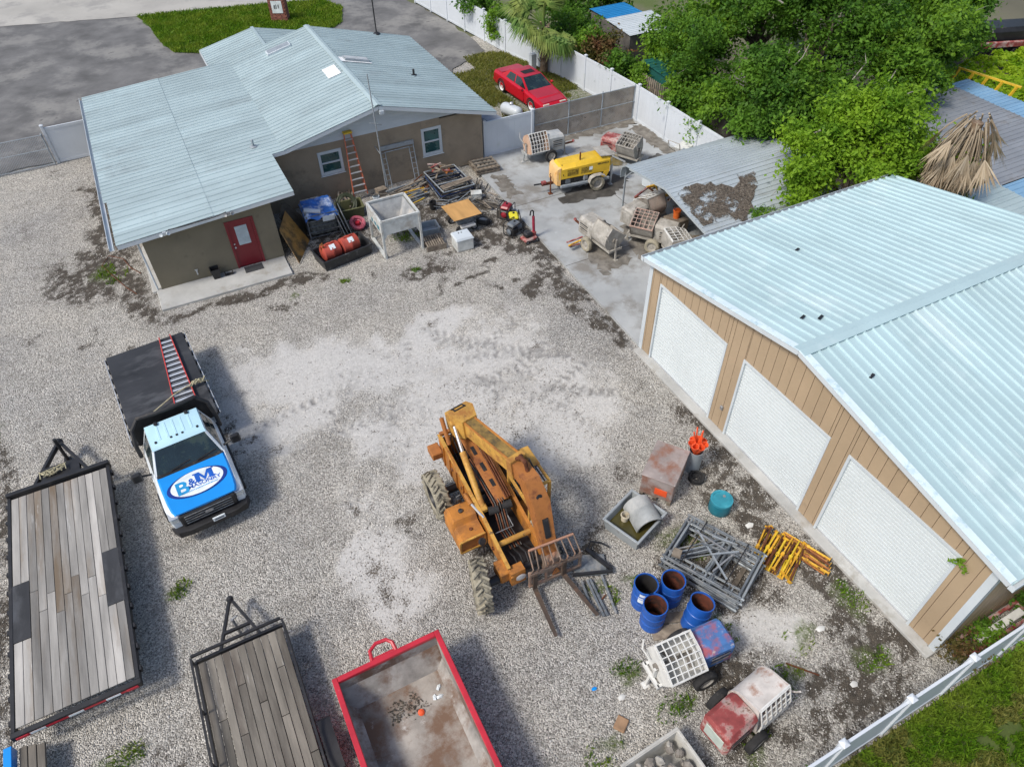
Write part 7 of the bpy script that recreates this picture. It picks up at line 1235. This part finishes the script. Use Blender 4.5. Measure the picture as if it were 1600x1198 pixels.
x = rg.uniform(6.6, 19, 130000); y = rg.uniform(-3.5, 1.42, 130000); m = vnoise(x, y, .7, 61, 4)+.25*vnoise(x, y, 3., 62, 2) > .43; x, y = x[m], y[m]; m = vnoise(x, y, 1.1, 71, 3) > .6; blades('grass', 'dry yellowish grass tufts among the rough lawn', np.stack([x[m], y[m], 0*x[m]+.03], -1), .10, lf_dry, 9); x, y = x[~m], y[~m]; blades('grass', 'rough green grass beyond the lower right fence', np.stack([x, y, 0*x+.03], -1), .11, lf_grass, 1)
x = rg.uniform(1, 14.2, 60000); y = rg.uniform(47.8, 58.8, 60000); m = inpoly(x, y, LAWN); x, y = x[m], y[m]; blades('grass', 'mown green grass on the front lawn island', np.stack([x, y, 0*x+.075], -1), .16, lf_grass, 2)
P = []
for (cx, cy, rx, ry, *_) in GRASS[3:]:
    n = int(260*math.sqrt(rx*ry)/.4); a = rg.uniform(0, 6.28, n); r_ = rg.uniform(0, 1, n)**.6; P.append(np.stack([cx+rx*r_*np.cos(a), cy+ry*r_*np.sin(a)], -1))
P = np.concatenate(P); m = vnoise(P[:, 0], P[:, 1], 3., 63, 3) > .46; P = P[m]; blades('weeds', 'scattered green weeds growing through the yard gravel', np.stack([P[:, 0], P[:, 1], gheight(P[:, 0], P[:, 1])], -1), .10, lf_grass, 3, 'weeds')
x = rg.uniform(14.5, 22., 60000); y = rg.uniform(29.5, 41, 60000); m = (vnoise(x, y, .6, 64, 4) > .47) & (x < 21.5-np.maximum(0, y-34)*.22) & ~((x > 17.3) & (x < 19.4) & (y > 31.7) & (y < 36.4)) & (x > 14.4+.0*y) & ((y < 39) | (x > 17.5)); x, y = x[m], y[m]; blades('grass', 'patchy dry grass round the red coupe', np.stack([x, y, gheight(x, y)], -1), .13, lf_dry, 4)
# yellow-green vines far right
x = rg.uniform(33, 50, 26000); y = rg.uniform(14.5, 27, 26000); m = (y < 24.5+.05*(x-40)) & (x > 36.9) & (vnoise(x, y, .5, 65, 4) > .36); x, y = x[m], y[m]; z = .2+1.5*vnoise(x, y, .45, 66, 4); o = fast_quads('vine_thicket', leaf_quads(np.stack([x, y, z], -1), np.tile([0, 0, 1.], (len(x), 1)), .28, rg, .6), lf_vine, kind='stuff'); tag(o, 'yellow green vine thicket at the far right edge', 'vines')
# loose stones and dead leaves
def stones(name, label, n, box, smin, smax, seed, mat, dens):
    rg = np.random.default_rng(seed); x = rg.uniform(box[0], box[1], n); y = rg.uniform(box[2], box[3], n); m = dens(x, y, rg.uniform(0, 1, n)); x, y = x[m], y[m]; n = len(x); s = rg.uniform(smin, smax, n)*rg.uniform(.6, 1.3, n); z = gheight(x, y)+s*.25; base = np.array([[1, 0, 0], [0, 1, 0], [-1, 0, 0], [0, -1, 0], [0, 0, .7], [0, 0, -.7]], float); a = rg.uniform(0, 6.28, n); ca, sa = np.cos(a), np.sin(a); V = base[None]*(s[:, None, None]*rg.uniform(.55, 1.2, (n, 6, 1))); V = np.stack([V[..., 0]*ca[:, None]-V[..., 1]*sa[:, None], V[..., 0]*sa[:, None]+V[..., 1]*ca[:, None], V[..., 2]], -1)+np.stack([x, y, z], -1)[:, None]
    F = np.array([[0, 1, 4], [1, 2, 4], [2, 3, 4], [3, 0, 4], [1, 0, 5], [2, 1, 5], [3, 2, 5], [0, 3, 5]]); F = (F[None]+6*np.arange(n)[:, None, None]).reshape(-1, 3); me = bpy.data.meshes.new(name); me.vertices.add(6*n); me.vertices.foreach_set('co', V.astype(np.float32).ravel()); me.loops.add(F.size); me.loops.foreach_set('vertex_index', F.ravel().astype(np.int32)); me.polygons.add(len(F)); me.polygons.foreach_set('loop_start', np.arange(0, F.size, 3, dtype=np.int32)); me.update(calc_edges=True); me.materials.append(mat); o = bpy.data.objects.new(name, me); C.objects.link(o); o['kind'] = 'stuff'; o['label'] = label; o['category'] = 'gravel'
stm, nt, bb = newmat('loose_shell_stone'); gg = nnode(nt, 'ShaderNodeNewGeometry'); lnk(nt, ramp(nt, gg.outputs['Random Per Island'], [(0., (.10, .09, .08)), (.35, (.32, .30, .27)), (.7, (.52, .50, .46)), (1., (.78, .76, .72))]), bb.inputs['Base Color']); bb.inputs['Roughness'].default_value = .9
offs = lambda x, y: (x < 11.7) & ~((x > -2.4) & (x < 2.75) & (y > 24.1)) & ~((y > 28.8) & (x > -2.1))
stones('gravel', 'loose pale shell gravel strewn over the yard', 75000, (-9, 11.8, 1.7, 16), .010, .024, 91, stm, lambda x, y, u: offs(x, y) & (u < .35+.65*(vnoise(x, y, .5, 67, 4) > .5)))
stones('gravel', 'coarser gravel lumps toward the far yard', 16000, (-12, 11.8, 16, 38), .014, .03, 92, stm, lambda x, y, u: offs(x, y) & (vnoise(x, y, .6, 68, 4) > .47))
stones('leaf_crumbs', 'dark leaf crumbs and dirt clods along the yard edges', 26000, (-9, 12, 1.7, 34), .012, .03, 93, leafm, lambda x, y, u: offs(x, y) & (np.maximum.reduce([spot(x, y, *t_[:4], t_[4], .8) for t_ in DARK]) > u*.9))
# ---------------------------------------------------------------- neighbouring sheds and roofs
def shed(label, x0, x1, y0, y1, h, wm, rm, ribs=(1, 0, 0), name='shed', slope=.0, th=.03, cat='shed'):
    cx, cy = (x0+x1)/2, (y0+y1)/2; t = thing(name, label, cat); zf = lambda y: h+slope*(y-y0)
    for a in ((x0+.1, x0+.16, y0+.1, y1-.1), (x1-.16, x1-.1, y0+.1, y1-.1), (x0+.16, x1-.16, y0+.1, y0+.16), (x0+.16, x1-.16, y1-.16, y1-.1)): MB().box(*a, 0, min(zf(y0), zf(y1))-.05).build('wall', wm, t)
    roof_field(t, 'roof_sheet', (x0, y0, h), (1, 0, 0), (0, y1-y0, slope*(y1-y0)), x1-x0, math.hypot(y1-y0, slope*(y1-y0)), 1.0, 4, rm, .06, .03); rebase(t, cx, cy); return t
grr = M_('grey_roof_sheet', (.25, .265, .285), .5, .1, .1, .6, (.20, .20, .20), .52, 1., rand=.08); blr = M_('blue_roof_sheet', (.20, .36, .52), .45, 0., .1, .6, rand=.06); grnw = M_('dark_green_wall', (.012, .10, .085), .6, 0., .15, 1.); dimw = M_('dim_board_wall', (.13, .12, .11), .9, 0., .2, 2.); bblu = M_('bright_blue_roof', (.02, .22, .50), .45, 0., .1, 1.); 
shed('bright blue roofed shed at the top beside the palm', 24.6, 27.0, 36.3, 38.3, 2.4, dimw, bblu); shed('white and grey ribbed roof shed below the blue roof', 24.3, 27.4, 33.6, 36.1, 2.35, dimw, whitem, slope=.06)
shed('dark green walled shed tucked between vines behind the fence', 22.9, 25.2, 28.3, 30.5, 2.2, grnw, grnw, slope=.05); shed('weathered grey roof shed buried beneath the tall oak', 24.0, 27.4, 23.4, 26.2, 2.5, dimw, M_('lichen_grey_roof', (.22, .21, .19), .8, 0., .25, 2.), slope=.05)
shed('wide dark grey flat roof beyond the dead palm', 27.2, 33.2, 13.4, 20.6, 2.5, dimw, grr, slope=.02); shed('pale blue grey roof strip along the far grey roof', 33.3, 34.9, 12.0, 20.8, 2.45, dimw, blr); shed('aqua ribbed roof just behind the garage', 24.4, 27.1, 9.4, 13.6, 2.6, dimw, roofm, slope=.02); shed('blue grey roof right of the aqua roof behind the garage', 27.2, 33.1, 8.0, 13.3, 2.45, dimw, blr, slope=.02)
t = thing('picket_fence', 'short grey picket fence above the white fence by the green shed', 'fence', 22.55, 27.0); 
for i in range(18): MB().box(-.02, .02, .16*i-.05, .16*i+.05, .2, 2.0, None, .005).build('picket', palw, t)
for zz in (.5, 1.5): MB().box(.02, .06, -.1, 2.85, zz, zz+.09).build('rail', palw, t)
t = thing('yellow_truss', 'yellow steel truss standing among the vines at far right', 'truss', 35.2, 20.0, 1.0, -80)
MB().bar((-1.5, 0, 1.75), (1.5, 0, 1.75), .08).build('top_chord', yellow, t)
for i in range(5): MB().bar((-1.4+.68*i, 0, 1.75), (-1.65+.68*i, -.3, .6), .1).build('strut', yellow, t); MB().bar((-1.65+.68*i, -.3, .6), (-1.65+.68*i, -.3, -1.0), .08).build('leg', yellow, t)
t = thing('machinery_trailer', 'dark machinery with orange red rails at the top right corner', 'machinery', 46.0, 26.0, 0, -20); MB().box(-3, 3, -1.2, -1.0, .8, 1.1, None, .02).build('rail', redo, t); MB().box(-3, 3, 1.0, 1.2, .8, 1.1, None, .02).build('rail', redo, t); MB().box(-2.8, 2.8, -1, 1, .5, .85, None, .05).build('bed', black, t); MB().box(-2, 1.5, -.8, .8, .85, 1.7, None, .2).build('engine_bulk', black, t); 
for xx in (-2, 0, 2): wheel(t, xx, -1.0, .45, .45, .3, 0, blackr, black)
shrub('dark bush at the top right corner behind the machinery', 43.0, 29.5, 3.0, 4.0, lf_dark, 81, 150, .24); shrub('green bush at the right edge beside the vine thicket', 49.0, 24.5, 2.6, 3.4, lf_mid, 82, 120, .24); shrub('dark bush between far oak and red machinery', 40.2, 27.4, 2.2, 3.2, lf_dark, 83, 110, .22); shrub('dim bush at the top edge above the blue shed roof', 27.5, 41.0, 2.4, 3.6, lf_dark, 84, 120, .22); shrub('dim bush at the top edge left of the far oak', 28.2, 34.0, 2.2, 3.4, lf_mid, 85, 110, .2)
V, _ = crown(18.9, 16.7, 2.1, .8, .22, .08, 26, 20, .08, 46, .16); o = fast_quads('overhanging_sprig', V, lf_mid, kind='stuff'); tag(o, 'green sprigs lying over the lower edge of the carport roof', 'foliage')
